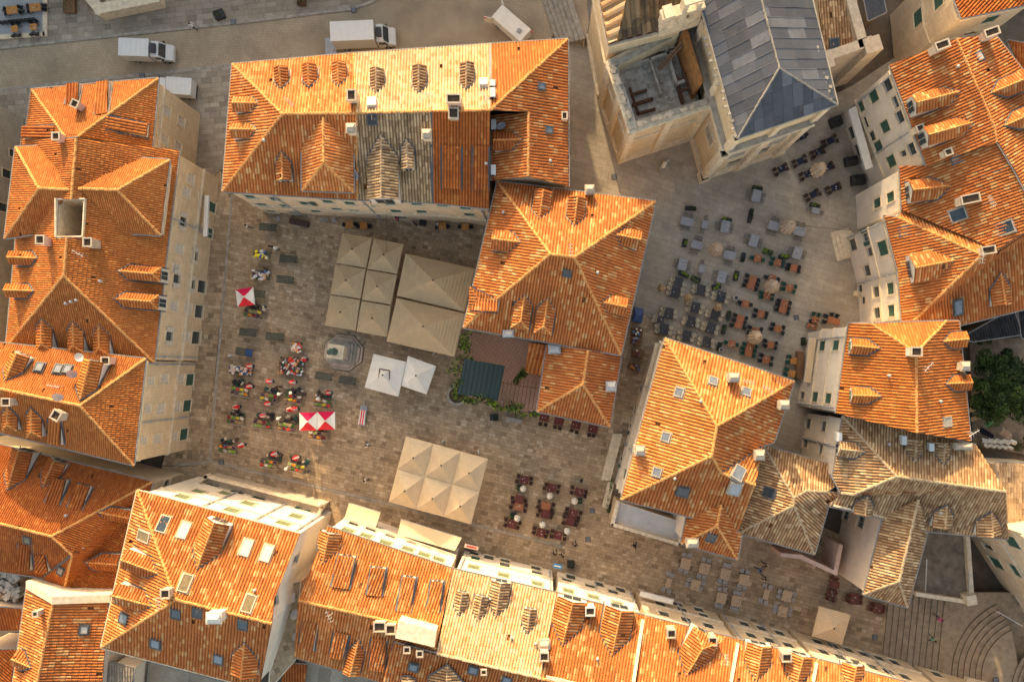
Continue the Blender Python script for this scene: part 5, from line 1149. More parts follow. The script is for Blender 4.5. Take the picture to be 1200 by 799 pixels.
for B_, x, y, lb in ((T1, 345, 126, 'on the golden slope near the left hip of the north block'), (T1, 503, 118, 'on the straw-coloured slope below the third dormer'), (T1, 569, 120, 'near the right end of the straw-coloured slope'), (M1, 668, 296, 'on the ridge of the middle block'), (G1, 872, 447, 'beside a chimney on the palace house'), (G1, 894, 455, 'near the right corner of the palace house'), (B1, 196, 700, 'at the hip end of the balcony house'), (B2_, 391, 716, 'on the ridge left of the striped dormer house'), (B5_, 847, 765, 'below the hipped dormer in the bottom row'), (R4, 1130, 506, 'at the lower right corner of the smooth orange roof'), (R4, 1078, 430, 'just below the white ridge chimney'), (L3, 75, 452, 'between satellite dishes on the corner house'), (L2, 103, 300, 'below a chimney on the long house'), (R2, 1150, 240, 'beside the wide chimney of the set back house'), (R3, 1140, 305, 'near the crossing of the stepped house roof')):
    aerial(B_, x, y, lb)
def vent(B, x, y, mat='metal_pale'):
    p, pl = on_roof(B, x, y); m = MB(); m.tube(p - Vector((0, 0, .2)), p + Vector((0, 0, .45)), .1, 8); m.rings([(.17, p.z + .42), (.14, p.z + .55), (.02, p.z + .62)], 8, c=(p.x, p.y)); m.build('roof_vent', mat, B['root'])
for B_, pts_ in ((L2, [(80, 356), (86, 354), (92, 352), (120, 330)]), (T1, [(311, 166), (645, 190), (570, 193)]), (M1, [(700, 320), (590, 250)]), (R4, [(1040, 440), (1100, 470)]), (B1, [(240, 650), (300, 690)]), (B3_, [(575, 700), (600, 745), (628, 752)]), (B4_, [(700, 770)]), (G1, [(820, 470), (790, 560)]), (R1, [(1120, 80)]), (L4, [(80, 603), (100, 640)]), (R5, [(1100, 600), (1040, 520)])):
    for x, y in pts_: vent(B_, x, y)

awning('awning', 'long beige awning along the foot of the shuttered house facade', [(957, 396), (950, 449), (942, 447), (948, 395)], 3.9, 3.2, 'canvas_pale')
awning('awning', 'narrow white awning strip on the long house facade near its upper windows', [(240, 229), (238, 277), (243, 277), (245, 229)], 4.4, 3.9, 'canvas_white')
awning('awning', 'long grey-white canopy along the upper right house facade', [(1003, 124), (1023, 196), (1014, 199), (994, 129)], 4.6, 4.0, 'canvas_white')
m = MB()
for i in range(3):
    a_, b_ = P(727 - i * 3.4, 508), P(713 - i * 3.4, 562); s = b_ - a_; m.box(((a_.x + b_.x) / 2, (a_.y + b_.y) / 2, .25 - i * .08), (s.length, .42, .5 - i * .16), math.atan2(s.y, s.x))
m.build('entrance_steps', 'stone_trim', G1['root'])
# ------------------------------------------------------------------ ground, street and paving
def sheet(name, px, z, mat, kind='structure', label=None):
    m = MB(); pts = [P(x, y, z) for x, y in px]
    for t in tessellate_polygon([pts]):
        q = [pts[k] for k in t]
        if (q[1] - q[0]).cross(q[2] - q[0]).z < 0: q.reverse()
        m.face(q)
    o = m.build(name, mat); o['kind'] = kind
    return o
m = MB(); m.face([(-900, -900, -.3), (900, -900, -.3), (900, 900, -.3), (-900, 900, -.3)]); g_ = m.build('ground', 'ground_joint'); g_['kind'] = 'structure'
street = sheet('street', [(-200, 57), (0, 57), (300, 25), (380, 16), (413, 12), (440, 3), (470, -30), (700, -120), (700, 60), (560, 60), (273, 76), (0, 105), (-200, 118)], -.11, 'sett_street')
sq = sheet('square_paving', [(226, 235), (258, 200), (560, 215), (600, 300), (700, 330), (800, 400), (830, 560), (1040, 650), (1042, 800), (1030, 830), (700, 760), (380, 640), (150, 620), (0, 560), (0, 480), (215, 560)], -.006, 'ground_joint')
sqp = [(226, 235), (258, 200), (560, 215), (600, 300), (700, 330), (800, 400), (830, 560), (1040, 650), (1042, 800), (700, 745), (380, 640), (190, 610), (190, 540)]
def band(px, *a, **k): return slabs(px=px, *a, **k)
# the west part runs parallel to the long house, the rest follows the canopies; a kerb line divides them
slabs('paving_slab', [(226, 235), (258, 200), (272, 225), (252, 440), (232, 545), (190, 545), (226, 420)], 0, 'slab_warm', sq, -4, .5, .45, 1.1)
slabs('paving_slab', [(272.6, 225), (560, 215), (600, 300), (700, 330), (800, 400), (830, 560), (700, 745), (380, 640), (190, 610), (190, 546), (232, 546), (252.6, 440)], 0, 'slab_warm', sq, -13, .38, .35, .85)
slabs('paving_slab', [(830.5, 560), (1040, 650), (1042, 800), (700.5, 745)], 0, 'slab_warm', sq, -15, .42, .45, 1.0, jit=.004)
m = MB()
for (p, q) in (((272, 228), (246, 540)), ((246, 540), (455, 590)), ((455, 590), (660, 640)), ((205, 545), (246, 541))):
    a_, b_ = P(*p), P(*q); s = b_ - a_; n_ = int(s.length / 1.2); a = math.atan2(s.y, s.x)
    for i in range(n_): c = a_ + s * ((i + .5) / n_); m.box((c.x, c.y, .006), (s.length / n_ - .03, .26, .05), a)
m.build('kerb_line', 'stone_grey', sq, kind='stuff')
cafe = sheet('cafe_square_paving', [(660, 0), (668, 40), (690, 130), (760, 180), (870, 150), (1000, 100), (1060, 60), (1100, 120), (1060, 250), (1060, 400), (985, 400), (985, 560), (830, 560), (800, 400), (700, 330), (600, 300), (600, 200)], -.004, 'ground_joint')
slabs('paving_slab', [(600, 301), (640, 200), (668, 40), (690, 0), (740, 130), (860, 170), (1000, 100), (1060, 60), (1100, 120), (1060, 250), (1060, 400), (985, 400), (985, 560), (832, 560), (801, 400), (701, 330)], .002, 'slab_cool', cafe, -18, .62, .8, 2.0, jit=.003, gap=.016)
pv = sheet('upper_pavement', [(-200, -90), (520, -90), (470, -31), (438, 2), (412, 11), (380, 15), (300, 24), (0, 56), (-200, 56)], -.01, 'ground_joint')
slabs('paving_slab', [(-30, -30), (475, -30), (440, 1), (412, 10), (380, 14), (300, 23), (0, 55), (-30, 55)], 0, 'slab_street', pv, 6, .6, .6, 1.5)
pv2 = sheet('lower_pavement', [(-200, 120), (0, 106), (273, 77), (290, 200), (258, 200), (226, 235), (190, 540), (-200, 540)], -.01, 'ground_joint')
slabs('paving_slab', [(-30, 107), (0, 107), (273, 78), (282, 198), (258, 199), (225, 234), (188, 260), (20, 260), (-30, 400)], 0, 'slab_street', pv2, 5, .6, .6, 1.5)
for nm, line, mt in (('kerb', [(-40, 57.5), (0, 56.5), (300, 24.5), (412, 11), (440, 1), (472, -32)], 'stone_grey'), ('kerb', [(-40, 108), (0, 105.5), (273, 76.5)], 'stone_grey')):
    m = MB()
    for i in range(len(line) - 1):
        a_, b_ = P(*line[i]), P(*line[i + 1]); s = b_ - a_; n_ = max(1, int(s.length / 1.1)); a = math.atan2(s.y, s.x)
        for k in range(n_): c = a_ + s * ((k + .5) / n_); m.box((c.x, c.y, -.05), (s.length / n_ - .025, .32, .16), a)
    o = m.build(nm, mt); o['kind'] = 'structure'
# steps beside the church, top
t = thing('street_steps', 'worn stone steps between the street and the church, at the top', 'steps', P(664, 20))
for i in range(6):
    x = 634 + i * 5.2; a_, b_ = P(x, -14), P(x + 22, 52); m = MB(); s = b_ - a_
    m.box(((a_.x + b_.x) / 2, (a_.y + b_.y) / 2, .04 + i * .13), (s.length, .6, .2 + i * .26 - .1), math.atan2(s.y, s.x)); m.build('step', 'stone_grey', t)
m = MB(); pl_ = [P(662, -30), P(684, -30), P(690, 30), P(684, 56), P(676, 40)]; m.prism([(p.x, p.y) for p in pl_], 0, .8); m.build('landing', 'slab_warm', t)
# great stairs at the lower right
t = thing('great_stairs', 'wide stone stairs with straight then curved steps at the lower right corner', 'stairs', P(1060, 760))
for i in range(10):
    x = 1036 + i * 6.6; a_, b_, c_, d_ = P(x + 6, 690), P(1215, 690), P(1215, 860), P(x - 12, 860); m = MB()
    e_ = [a_, P(x + 13.2, 690), P(x + 1.2, 860), d_] if i < 9 else [a_, b_, c_, d_]
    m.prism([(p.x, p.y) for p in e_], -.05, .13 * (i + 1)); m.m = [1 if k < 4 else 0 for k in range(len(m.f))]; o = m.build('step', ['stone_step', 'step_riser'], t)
z0_ = 1.3
def arc_steps(cx, cy, radii, zb):
    for k, r in enumerate(radii):
        pts = [P(cx + r * math.cos(a), cy + r * math.sin(a)) for a in [math.radians(v) for v in range(95, 246, 6)]]
        if k + 1 < len(radii): r2 = radii[k + 1] - 1; pts += [P(cx + r2 * math.cos(a), cy + r2 * math.sin(a)) for a in [math.radians(v) for v in range(245, 94, -6)]]
        m = MB(); xy = [(p.x, p.y) for p in pts]; n_ = len(xy); za, zb_ = zb - .1, zb + .15 * (k + 1)
        m.idx([(x, y, za) for x, y in xy] + [(x, y, zb_) for x, y in xy], [(i, (i + 1) % n_, n_ + (i + 1) % n_, n_ + i) for i in range(n_)] + [(i, i + 1, n_ - 2 - i, n_ - 1 - i) if 0 else (n_ + i, n_ + i + 1, 2 * n_ - 2 - i, 2 * n_ - 1 - i) for i in range(n_ // 2 - 1)] if k + 1 < len(radii) else [(i, (i + 1) % n_, n_ + (i + 1) % n_, n_ + i) for i in range(n_)] + [tuple(range(n_, 2 * n_))])
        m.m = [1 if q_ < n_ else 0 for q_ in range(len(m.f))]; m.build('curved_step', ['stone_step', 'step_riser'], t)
arc_steps(1198, 785, [90, 84, 78, 72, 66, 60], z0_); arc_steps(1236, 800, [64, 59, 54, 49, 44, 39], z0_ + .9)
m = MB()
for k in range(26):
    p = P(R.uniform(1046, 1200), R.uniform(700, 799)); 
m2 = MB(); c = P(1131, 795, 0); m2.box((c.x, c.y, 1.0), (2.4, 1.6, 2.6), -.2); m2.build('end_block', 'stone_trim', t)
# drain covers
for i, (x, y, lb) in enumerate(((273.5, 26, 'in the upper kerb left of the box truck'), (167, 89, 'in the lower kerb above the parked white van'), (414.5, 12, 'in the upper kerb above the box truck'), (694, 598, 'between maroon tables and palace house'), (689, 631.5, 'below the maroon cafe tables'), (259.5, 541, 'beside the lowest left market stall'), (933, 372, 'in the grey cafe square near terracotta tables'), (719.5, 207.5, 'at the lane between north block and church'), (1153, 787, 'on the landing of the curved stairs'), (1025, 746, 'beside the lone beige parasol'), (702, 466, 'in the lane right of the middle block'))):
    t_ = tag(None or MB().build('x', 'metal_dark') if 0 else thing('drain_cover', 'dark square iron drain cover ' + lb, 'drain cover', P(x, y)), None, None, 'iron drain covers')
    zz = 2.4 if x > 1140 else .02; m = MB(); m.box((0, 0, zz), (.62, .62, .05), .1); m.build('plate', 'metal_dark', t_, True); m = MB(); [m.box((0, -.24 + k * .12, zz + .03), (.5, .04, .03), .1) for k in range(5)]; m.build('rib', 'metal_grey', t_, True)
# courtyard of the middle block: tiled floor, vines, dark green roof, striped lean-to
sheet('courtyard_floor', [(552, 390), (640, 402), (629, 484), (545, 465)], .05, 'court_tiles')
t = thing('courtyard_canopy', 'dark green ribbed sheet roof over the corner of the walled courtyard', 'canopy', P(563, 445))
cz = 3.3; q = [P(544.5, 420.5, cz + .25), P(592, 428.5, cz + .25), P(583.5, 469.5, cz), P(536, 461, cz)]
tiles(q, 'green_sheet', t, pitch=.52, row=6, hgt=.07, prof=[(0, .42, 0, 0), (.42, .5, 0, 1), (.5, .92, 1, 1), (.92, 1, 1, 0)], step=0, name='roof_sheet')
m = MB()
for p in q: m.tube((p.x * .99 + .3, p.y, .05), (p.x * .99 + .3, p.y, p.z - .02), .06)
m.face([p - Vector((0, 0, .03)) for p in q]); m.build('post', 'metal_grey', t)
t = thing('lean_to', 'small striped golden-tiled lean-to in the courtyard beside the south wing', 'lean-to', P(630, 425))
q = [P(620, 402, 4.2), P(640, 404, 4.2), P(634.5, 440, 3.4), P(615.5, 436, 3.4)]
m = MB(); m.face(q); m.build('roof', 'roof_deck', t); tiles([p + Vector((0, 0, .02)) for p in q], 'tile_gold', t, pitch=.45, down=(.25, 1)); m = MB()
for i in range(4): a_, b_ = q[i], q[(i + 1) % 4]; m.face([(a_.x, a_.y, 0), (b_.x, b_.y, 0), (b_.x, b_.y, b_.z - .02), (a_.x, a_.y, a_.z - .02)])
m.build('wall', 'wall_sand', t)
# leaves
def leaves(mb, c, r, n, size, mats, squash=1.0, clumps=7):
    cl = []
    for _ in range(clumps):
        a = R.uniform(0, 6.28); q = R.random() ** .5 * .75; cl.append((c[0] + r[0] * q * math.cos(a), c[1] + r[1] * q * math.sin(a), c[2] + r[2] * R.uniform(-.5, .75)))
    for i in range(n):
        k = R.randrange(clumps); cc = cl[k]; v = Vector((R.gauss(0, 1), R.gauss(0, 1), R.gauss(0, 1))).normalized() * R.uniform(.55, 1) * .5
        p = Vector((cc[0] + v.x * r[0], cc[1] + v.y * r[1], cc[2] + abs(v.z) * r[2] * squash))
        nrm = (v + Vector((R.gauss(0, .5), R.gauss(0, .5), R.gauss(.6, .5)))).normalized(); t1 = nrm.orthogonal().normalized(); t1 = Matrix.Rotation(R.uniform(0, 6.28), 3, nrm) @ t1; t2 = nrm.cross(t1); s_ = size * R.uniform(.6, 1.3)
        mb.face([p - t1 * s_ * .5, p + t2 * s_ * .32, p + t1 * s_ * .5, p - t2 * s_ * .32], R.choice(mats))
def vine(label, pts, n, wdt=.5, zt=3.0):
    t_ = thing('vine', label, 'vine', P(*pts[0])); m = MB(); w_ = MB()
    for (p, q) in zip(pts[:-1], pts[1:]):
        a_, b_ = P(*p), P(*q); L = (b_ - a_).length; k = max(2, int(L / 1.2))
        for i in range(k):
            c = a_.lerp(b_, (i + .5) / k); leaves(m, (c.x, c.y, zt + R.uniform(-.3, .2)), (max(wdt, L / k * .9), max(wdt, .8), .6), int(n * 2.6), .24, [0, 0, 1, 2], clumps=4)
            w_.tube((c.x, c.y, 0), (c.x + R.uniform(-.2, .2), c.y, zt), .05, 5)
    m.build('leaves', ['leaf_dark', 'leaf_mid', 'leaf_bright'], t_, kind='stuff'); w_.build('stem', 'bark', t_)
vine('tall green vine hedge down the left side of the courtyard', [(551, 390), (545, 415), (537, 455)], 60, .8)
vine('leafy vine along the lower edge of the courtyard with yellow-green tips', [(537, 461), (560, 467), (584, 470), (628, 486)], 70, .8)
vine('dark shrubs inside the courtyard beside the striped lean-to', [(606, 446), (613, 436)], 90, .7, 1.6)
t = thing('pergola', 'thin timber pergola slats over the lower right corner of the courtyard', 'pergola', P(605, 460)); m = MB()
for i in range(10):
    x = 585 + i * 4.6; m.box((P(x, 462, 0).x, P(x, 462, 0).y, 3.05), (.09, 3.4, .12), -.15)
for yy in (448, 478): a_, b_ = P(585, yy, 3), P(630, yy + 7, 3); s = b_ - a_; m.box((a_ + b_) / 2, (s.length, .12, .14), math.atan2(s.y, s.x))
m.build('slat', 'wood_brown', t)
t = thing('well_ring', 'round stone ring at the lower left corner of the vine courtyard', 'well', P(535, 463)); m = MB(); c = P(536, 463)
for i in range(20):
    a = i / 20 * 6.283; m.box((c.x + 1.05 * math.cos(a), c.y + 1.05 * math.sin(a), .25), (.3, .34, .5), a)
m.build('ring', 'stone_grey', t); m = MB(); m.rings([(.95, .1), (.95, .3)], 16, c=(c.x, c.y)); m.build('soil', 'soil', t)
# garden with the big round tree at the right edge
sheet('garden_ground', [(1136, 396), (1260, 396), (1260, 545), (1140, 520)], .03, 'terrace_brown')
def tree(label, px, py, r, hz, n=9000, mats=('leaf_dark', 'leaf_mid', 'leaf_dark')):
    g0 = P(px, py, hz); t_ = thing('tree', label, 'tree', (g0.x, g0.y, 0)); m = MB(); m.tube((0, 0, 0), (.1, 0, hz * .45), .32, 9, r2=.22)
    br_ = []
    for i in range(9):
        a = i * 2.4; e_ = Vector((math.cos(a) * r * .55, math.sin(a) * r * .55, hz * R.uniform(.65, .95))); m.tube((.1, 0, hz * R.uniform(.3, .45)), e_, .14, 6, r2=.04); br_.append(e_)
    m.build('trunk', 'bark', t_, True); f = MB()
    for i in range(70):
        v = Vector((R.gauss(0, 1), R.gauss(0, 1), abs(R.gauss(0, .8)))).normalized(); q = R.uniform(.72, 1.0) * r
        c = Vector((v.x * q, v.y * q, hz * .55 + v.z * q * .75)); rr = R.uniform(.7, 1.3)
        leaves(f, c, (rr * 1.3, rr * 1.3, rr), n // 70, .26, [R.choice([0, 1, 2])] * 3 + [1], clumps=3)
    for i in range(25):
        c = Vector((R.uniform(-.5, .5) * r, R.uniform(-.5, .5) * r, hz * R.uniform(.5, .85))); leaves(f, c, (2, 2, 1.3), 60, .35, [0], clumps=3)
    f.build('crown', list(mats), t_, True, kind='stuff')
tree('dense dark green round tree in the garden at the right edge', 1193, 455, 3.5, 7.0, 26000)
for x, y, r_, lb in ((1140, 378, .9, 'small green bush beside the black sheet roof'), (1153, 398, .8, 'little shrub on the garden wall left of the tree'), (1192, 518, 1.0, 'low shrub among washing in the garden')):
    t = thing('bush', lb, 'bush', P(x, y)); f = MB(); leaves(f, (0, 0, .3), (r_, r_, .8), 300, .2, [0, 1], clumps=6); f.build('leaves', ['leaf_dark', 'leaf_mid'], t, True, kind='stuff')
for k in range(5):
    t = thing('bed_sheet', ['white crumpled bed sheet on the upper washing line in the garden', 'dark blue cloth hung in the garden beside white sheets', 'white bed sheet on the lower washing line in the garden', 'pinkish cloth at the right end of the washing line', 'green and pink clothes at the head of the washing line'][k], 'laundry', P(*[(1163, 516), (1148, 506), (1162, 522), (1171, 507), (1151, 496)][k]), [-.05, -.5, -.08, -.6, .4][k])
    sx, sy = [(4.0, .55), (1.8, .6), (3.4, .4), (1.3, .8), (1.0, .5)][k]; m = MB(); n_ = 16
    for i in range(n_):
        for j in range(3):
            g = lambda i_, j_: (-sx / 2 + sx * i_ / n_, -sy / 2 + sy * j_ / 3 + .1 * math.sin(i_ * 1.9), 1.5 + .14 * math.sin(i_ * 2.3 + j_) - .2 * abs(j_ - 1.5))
            m.face([g(i, j), g(i + 1, j), g(i + 1, j + 1), g(i, j + 1)])
    m.build('cloth', ['canvas_white', 'cloth_navy', 'canvas_white', 'canvas_folded', 'shirt_green'][k], t, True)
for x, y, lb in ((1138, 479, 'upper'), (1143, 489, 'lower')):
    t = thing('bench', lb + ' tan garden bench beside the orange-roofed shuttered house', 'bench', P(x, y), .3); m = MB(); [m.box((0, k * .17, .45), (1.7, .13, .05)) for k in (-1, 0, 1)]; m.build('seat', 'canvas_beige', t, True); m = MB(); [m.box((sx * .7, 0, .22), (.08, .4, .42)) for sx in (-1, 1)]; m.build('leg', 'metal_dark', t, True)
# ------------------------------------------------------------------ canopies and parasols
def canopy(name, label, px, ze_, zp, mat, group=None, mats4=None, strips=10, ripple=.025, n=1, cat='parasol', top=False, grid=(1, 1), cap='metal_dark'):
    q = [P(x, y, ze_) for x, y in px]; cen = sum(q, Vector()) / 4
    t_ = thing(name, label, cat, (cen.x, cen.y, 0), 0, group); gx, gy = grid
    L = lambda u, v: q[0].lerp(q[1], u).lerp(q[3].lerp(q[2], u), v)
    pole = MB(); caps_ = MB()
    for a in range(gx):
        for b_ in range(gy):
            c4 = [L(a / gx, b_ / gy), L((a + 1) / gx, b_ / gy), L((a + 1) / gx, (b_ + 1) / gy), L(a / gx, (b_ + 1) / gy)]
            ap = sum(c4, Vector()) / 4; ap.z = zp
            for k in range(4):
                m = MB(); p, r_ = c4[k], c4[(k + 1) % 4]
                for s_ in range(strips):
                    t0, t1 = s_ / strips, (s_ + 1) / strips; d0 = Vector((0, 0, -.22 * math.sin(t0 * math.pi) * .6)); d1 = Vector((0, 0, -.22 * math.sin(t1 * math.pi) * .6)); tm = (t0 + t1) / 2; dm = Vector((0, 0, -.22 * math.sin(tm * math.pi) * .6 + ripple * 1.6))
                    A_ = [p.lerp(ap, t0) + d0, r_.lerp(ap, t0) + d0]; M_ = [p.lerp(ap, tm) + dm, r_.lerp(ap, tm) + dm]; E_ = [p.lerp(ap, t1) + d1, r_.lerp(ap, t1) + d1]
                    m.face([A_[0], A_[1], M_[1], M_[0]]); m.face([M_[0], M_[1], E_[1], E_[0]])
                m.face([p, r_, r_ - Vector((0, 0, .22)), p - Vector((0, 0, .22))])
                m.build('cloth_panel', (mats4[k] if mats4 else mat), t_)
            pole.tube((ap.x, ap.y, 0), (ap.x, ap.y, zp + .08), .045)
            for k in range(4): pole.tube((ap.x, ap.y, zp - .5), c4[k] - Vector((0, 0, .05)), .02, 4)
            pole.box((ap.x, ap.y, .06), (.8, .8, .12)); caps_.rings([(.11, zp - .02), (.09, zp + .1), (.02, zp + .16)], 8, c=(ap.x, ap.y))
    pole.build('pole', 'metal_grey', t_); caps_.build('cap', cap, t_)
    return t_
g1 = 'beige square parasols by the north block'
for i, (c4, lb) in enumerate((([(401.5, 273), (436, 279), (429, 314), (394, 308)], 'top left of the six smaller ones'), ([(438, 279.5), (473, 286), (465.5, 321), (430.5, 315)], 'top right of the six smaller ones'),
     ([(393, 309.5), (428.6, 315.3), (422.5, 350), (387.5, 344.5)], 'middle left of the six smaller ones'), ([(430, 316.3), (465.3, 322.3), (458.4, 357), (424, 351.3)], 'middle right of the six smaller ones'),
     ([(387, 346), (422, 351.5), (416.8, 387.3), (380.8, 381.5)], 'bottom left of the six smaller ones, above the monument'), ([(423.8, 352.6), (458, 358.5), (454, 395), (417.8, 388.3)], 'bottom right of the six smaller ones'))):
    canopy('square_parasol', 'beige square cafe parasol, ' + lb, c4, 3.0, 4.1, 'canvas_beige', g1, strips=7)
canopy('large_square_parasol', 'upper of two large beige square parasols touching the middle block', [(475.4, 297), (557, 315), (544.5, 365.3), (465, 346.6)], 3.3, 5.4, 'canvas_beige', g1, strips=11)
canopy('large_square_parasol', 'lower of two large beige square parasols, above the white tents', [(465, 349), (545, 367.5), (532.6, 418), (453, 400)], 3.3, 5.4, 'canvas_beige', g1, strips=11)
canopy('big_canopy', 'big pale canopy with six fabric peaks at the lower middle of the square', [(475.8, 511), (572, 537.6), (552, 614), (455.5, 587.7)], 3.2, 4.7, 'canvas_pale', cat='canopy', grid=(3, 2), strips=6)
canopy('white_tent', 'larger white pyramid tent with a dark red stripe near its top', [(437.9, 414.6), (476, 424), (466.7, 464.7), (427.4, 454)], 2.8, 4.6, 'canvas_white', 'white market tents', strips=4, ripple=.006, cat='tent')
canopy('white_tent', 'smaller white pyramid tent right beside the larger white one', [(478, 417), (511, 429), (499.7, 462), (470.4, 452)], 2.7, 4.2, 'canvas_white', 'white market tents', strips=4, ripple=.006, cat='tent')
t = [o for o in COL.objects if o.name == 'white_tent'][0]; m = MB(); c = P(452, 439, 3.95); p4 = [P(445, 432, 3.98), P(457, 434, 3.98), P(456.5, 445, 3.98), P(444, 443, 3.98)]
for i in (0, 1, 3): a_, b_ = p4[i], p4[(i + 1) % 4]; s = b_ - a_; m.box((a_ + b_) / 2 + Vector((0, 0, .1)), (s.length, .09, .06), math.atan2(s.y, s.x))
m.build('stripe', 'cloth_maroon', t)
canopy('lone_parasol', 'single pale square parasol near the lower right stairs', [(960, 710), (997, 719.8), (986.5, 755.5), (951.5, 745)], 3.0, 4.0, 'canvas_pale', strips=9)
rw = ['canvas_crimson', 'canvas_white', 'canvas_red', 'canvas_white']; g2 = 'open red and white market umbrellas'
canopy('market_umbrella', 'open red and white umbrella standing alone at the upper left of the market', [(276, 339.5), (296.5, 336.5), (298.5, 357), (278.5, 359.5)], 2.3, 2.75, None, g2, rw, 3, .004, cap='canvas_white')
canopy('market_umbrella', 'left of the two touching red and white umbrellas', [(351, 483.5), (371.5, 483), (371.5, 504), (351, 504.5)], 2.3, 2.75, None, g2, rw, 3, .004, cap='canvas_white')
canopy('market_umbrella', 'right of the two touching red and white umbrellas', [(371.7, 482.6), (392.5, 482), (392.7, 503.3), (371.9, 503.6)], 2.35, 2.8, None, g2, rw, 3, .004, cap='canvas_white')
def folded(name, label, px, py, r, z0_, z1_, mat, group=None, zz=0, mat2=None):
    p = P(px, py, (z0_ + z1_) / 2); t_ = thing(name, label, 'parasol', (p.x, p.y, zz), R.uniform(0, 6), group)
    m = MB(); m.tube((0, 0, 0), (0, 0, z1_ + .12), .035); m.box((0, 0, .05), (.34, .34, .1)); m.build('pole', 'metal_dark', t_, True)
    f = MB(); n_ = 22; rs = [(r * .7, z0_), (r, z0_ + .16 * (z1_ - z0_)), (r * .85, z0_ + .45 * (z1_ - z0_)), (r * .6, z0_ + .8 * (z1_ - z0_)), (.06, z1_)]
    jt = [[1 + (.16 if i % 2 else -.14) * R.uniform(.3, 1.2) for i in range(n_)] for _ in range(5)]
    f.rings(rs, n_, jit=lambda i, k: jt[k][i])
    if mat2: 
        for i_ in range(len(f.f)): f.m[i_] = 1 if i_ >= n_ and (i_ % n_) % 11 < 7 else 0
        f.build('cloth', [mat, mat2], t_, True)
    else: f.build('cloth', mat, t_, True)
    return t_
FP = [(960.5, 197.5), (925, 265), (840, 291.5), (906, 335), (886.6, 395)]
for (x, y), lb in zip(FP, ('among dark tables at the top of the cafe square', 'between two grey tables at the right', 'at the left among the grey tables', 'over the upper terracotta tables', 'over the lower terracotta tables')):
    folded('folded_parasol', 'large folded beige parasol ' + lb, x, y, .80, .75, 3.7, 'canvas_folded', 'large folded cafe parasols')
for (x, y), lb in zip([(775.6, 337), (807, 349), (842, 359.6)], ('left, next to the long black table', 'middle, above a black table', 'right, above a black table near the steel bin')):
    folded('small_folded_parasol', 'small folded straw parasol, ' + lb, x, y, .48, 1.3, 2.7, 'ridge_old', 'small folded straw parasols')
for (x, y), lb in zip([(613, 573), (644.5, 581.5), (673.6, 587.5), (606, 607.7), (636, 615), (665, 622.7)], ('top left', 'top middle', 'top right', 'lower left', 'lower middle', 'lower right')):
    folded('pale_folded_parasol', 'small pale folded parasol, %s of six at the maroon tables' % lb, x, y, .38, 1.0, 2.4, 'canvas_white', 'pale folded parasols among the maroon tables')
# ------------------------------------------------------------------ cafe furniture
def chair_mesh(kind, seat, fr):
    m = MB(); f = 1 if seat != fr else 0
    if kind == 'round':
        m.rings([(.24, .38), (.27, .44), (.22, .47)], 10); 
        for i in range(7):
            a = math.radians(200 + i * 23.3); m.box((.25 * math.cos(a) * 1.05, .25 * math.sin(a) * 1.05, .62), (.13, .06, .42), a + math.pi / 2)
    elif kind == 'wire':
        for k in range(4): m.box((0, -.18 + k * .12, .45), (.42, .05, .025))
        for k in range(2): m.box((0, -.21, .58 + k * .16), (.42, .03, .04))
        m.box((.2, 0, .45), (.03, .42, .03)); m.box((-.2, 0, .45), (.03, .42, .03))
    elif kind == 'bench':
        for k in range(3): m.box((0, -.15 + k * .16, .45), (.46, .13, .04))
        for k in range(2): m.box((0, -.27, .6 + k * .14), (.46, .04, .1))
    else:
        m.box((0, 0, .45), (.40, .38, .06)); m.box((0, -.2, .7), (.39, .05, .42)); m.box((.2, -.02, .62), (.04, .36, .04)); m.box((-.2, -.02, .62), (.04, .36, .04))
    for sx in (-1, 1):
        for sy in (-1, 1): m.box((sx * .19, sy * .18, .21), (.04, .04, .42), 0, f)
    return m.mesh_only('chair', [seat, fr] if f else seat)
def table_meshes(wd, dp, top, kind='flat'):
    m = MB(); m.box((0, 0, .73), (wd, dp, .045)); m.box((0, 0, .70), (wd - .1, dp - .1, .02))
    if kind == 'split': m = MB(); [m.box((sx * wd / 4, 0, .73), (wd / 2 - .02, dp, .045)) for sx in (-1, 1)]
    if kind == 'slat':
        m = MB(); n_ = max(3, int(wd / .13))
        for i in range(n_): m.box((-wd / 2 + (i + .5) * wd / n_, 0, .73), (wd / n_ - .015, dp, .045))
    if kind == 'mark': m.box((0, dp * .18, .756), (wd * .3, .05, .006), .3, 1); m.box((0, -dp * .18, .756), (wd * .3, .05, .006), .3, 1)
    b_ = MB()
    for sx in (-1, 1):
        for sy in (-1, 1): b_.box((sx * (wd / 2 - .1), sy * (dp / 2 - .1), .35), (.05, .05, .7))
    b_.box((0, 0, .62), (wd - .2, .04, .05))
    return m.mesh_only('table_top', [top, 'wood_orange'] if kind == 'mark' else top), b_.mesh_only('table_base', 'metal_dark')
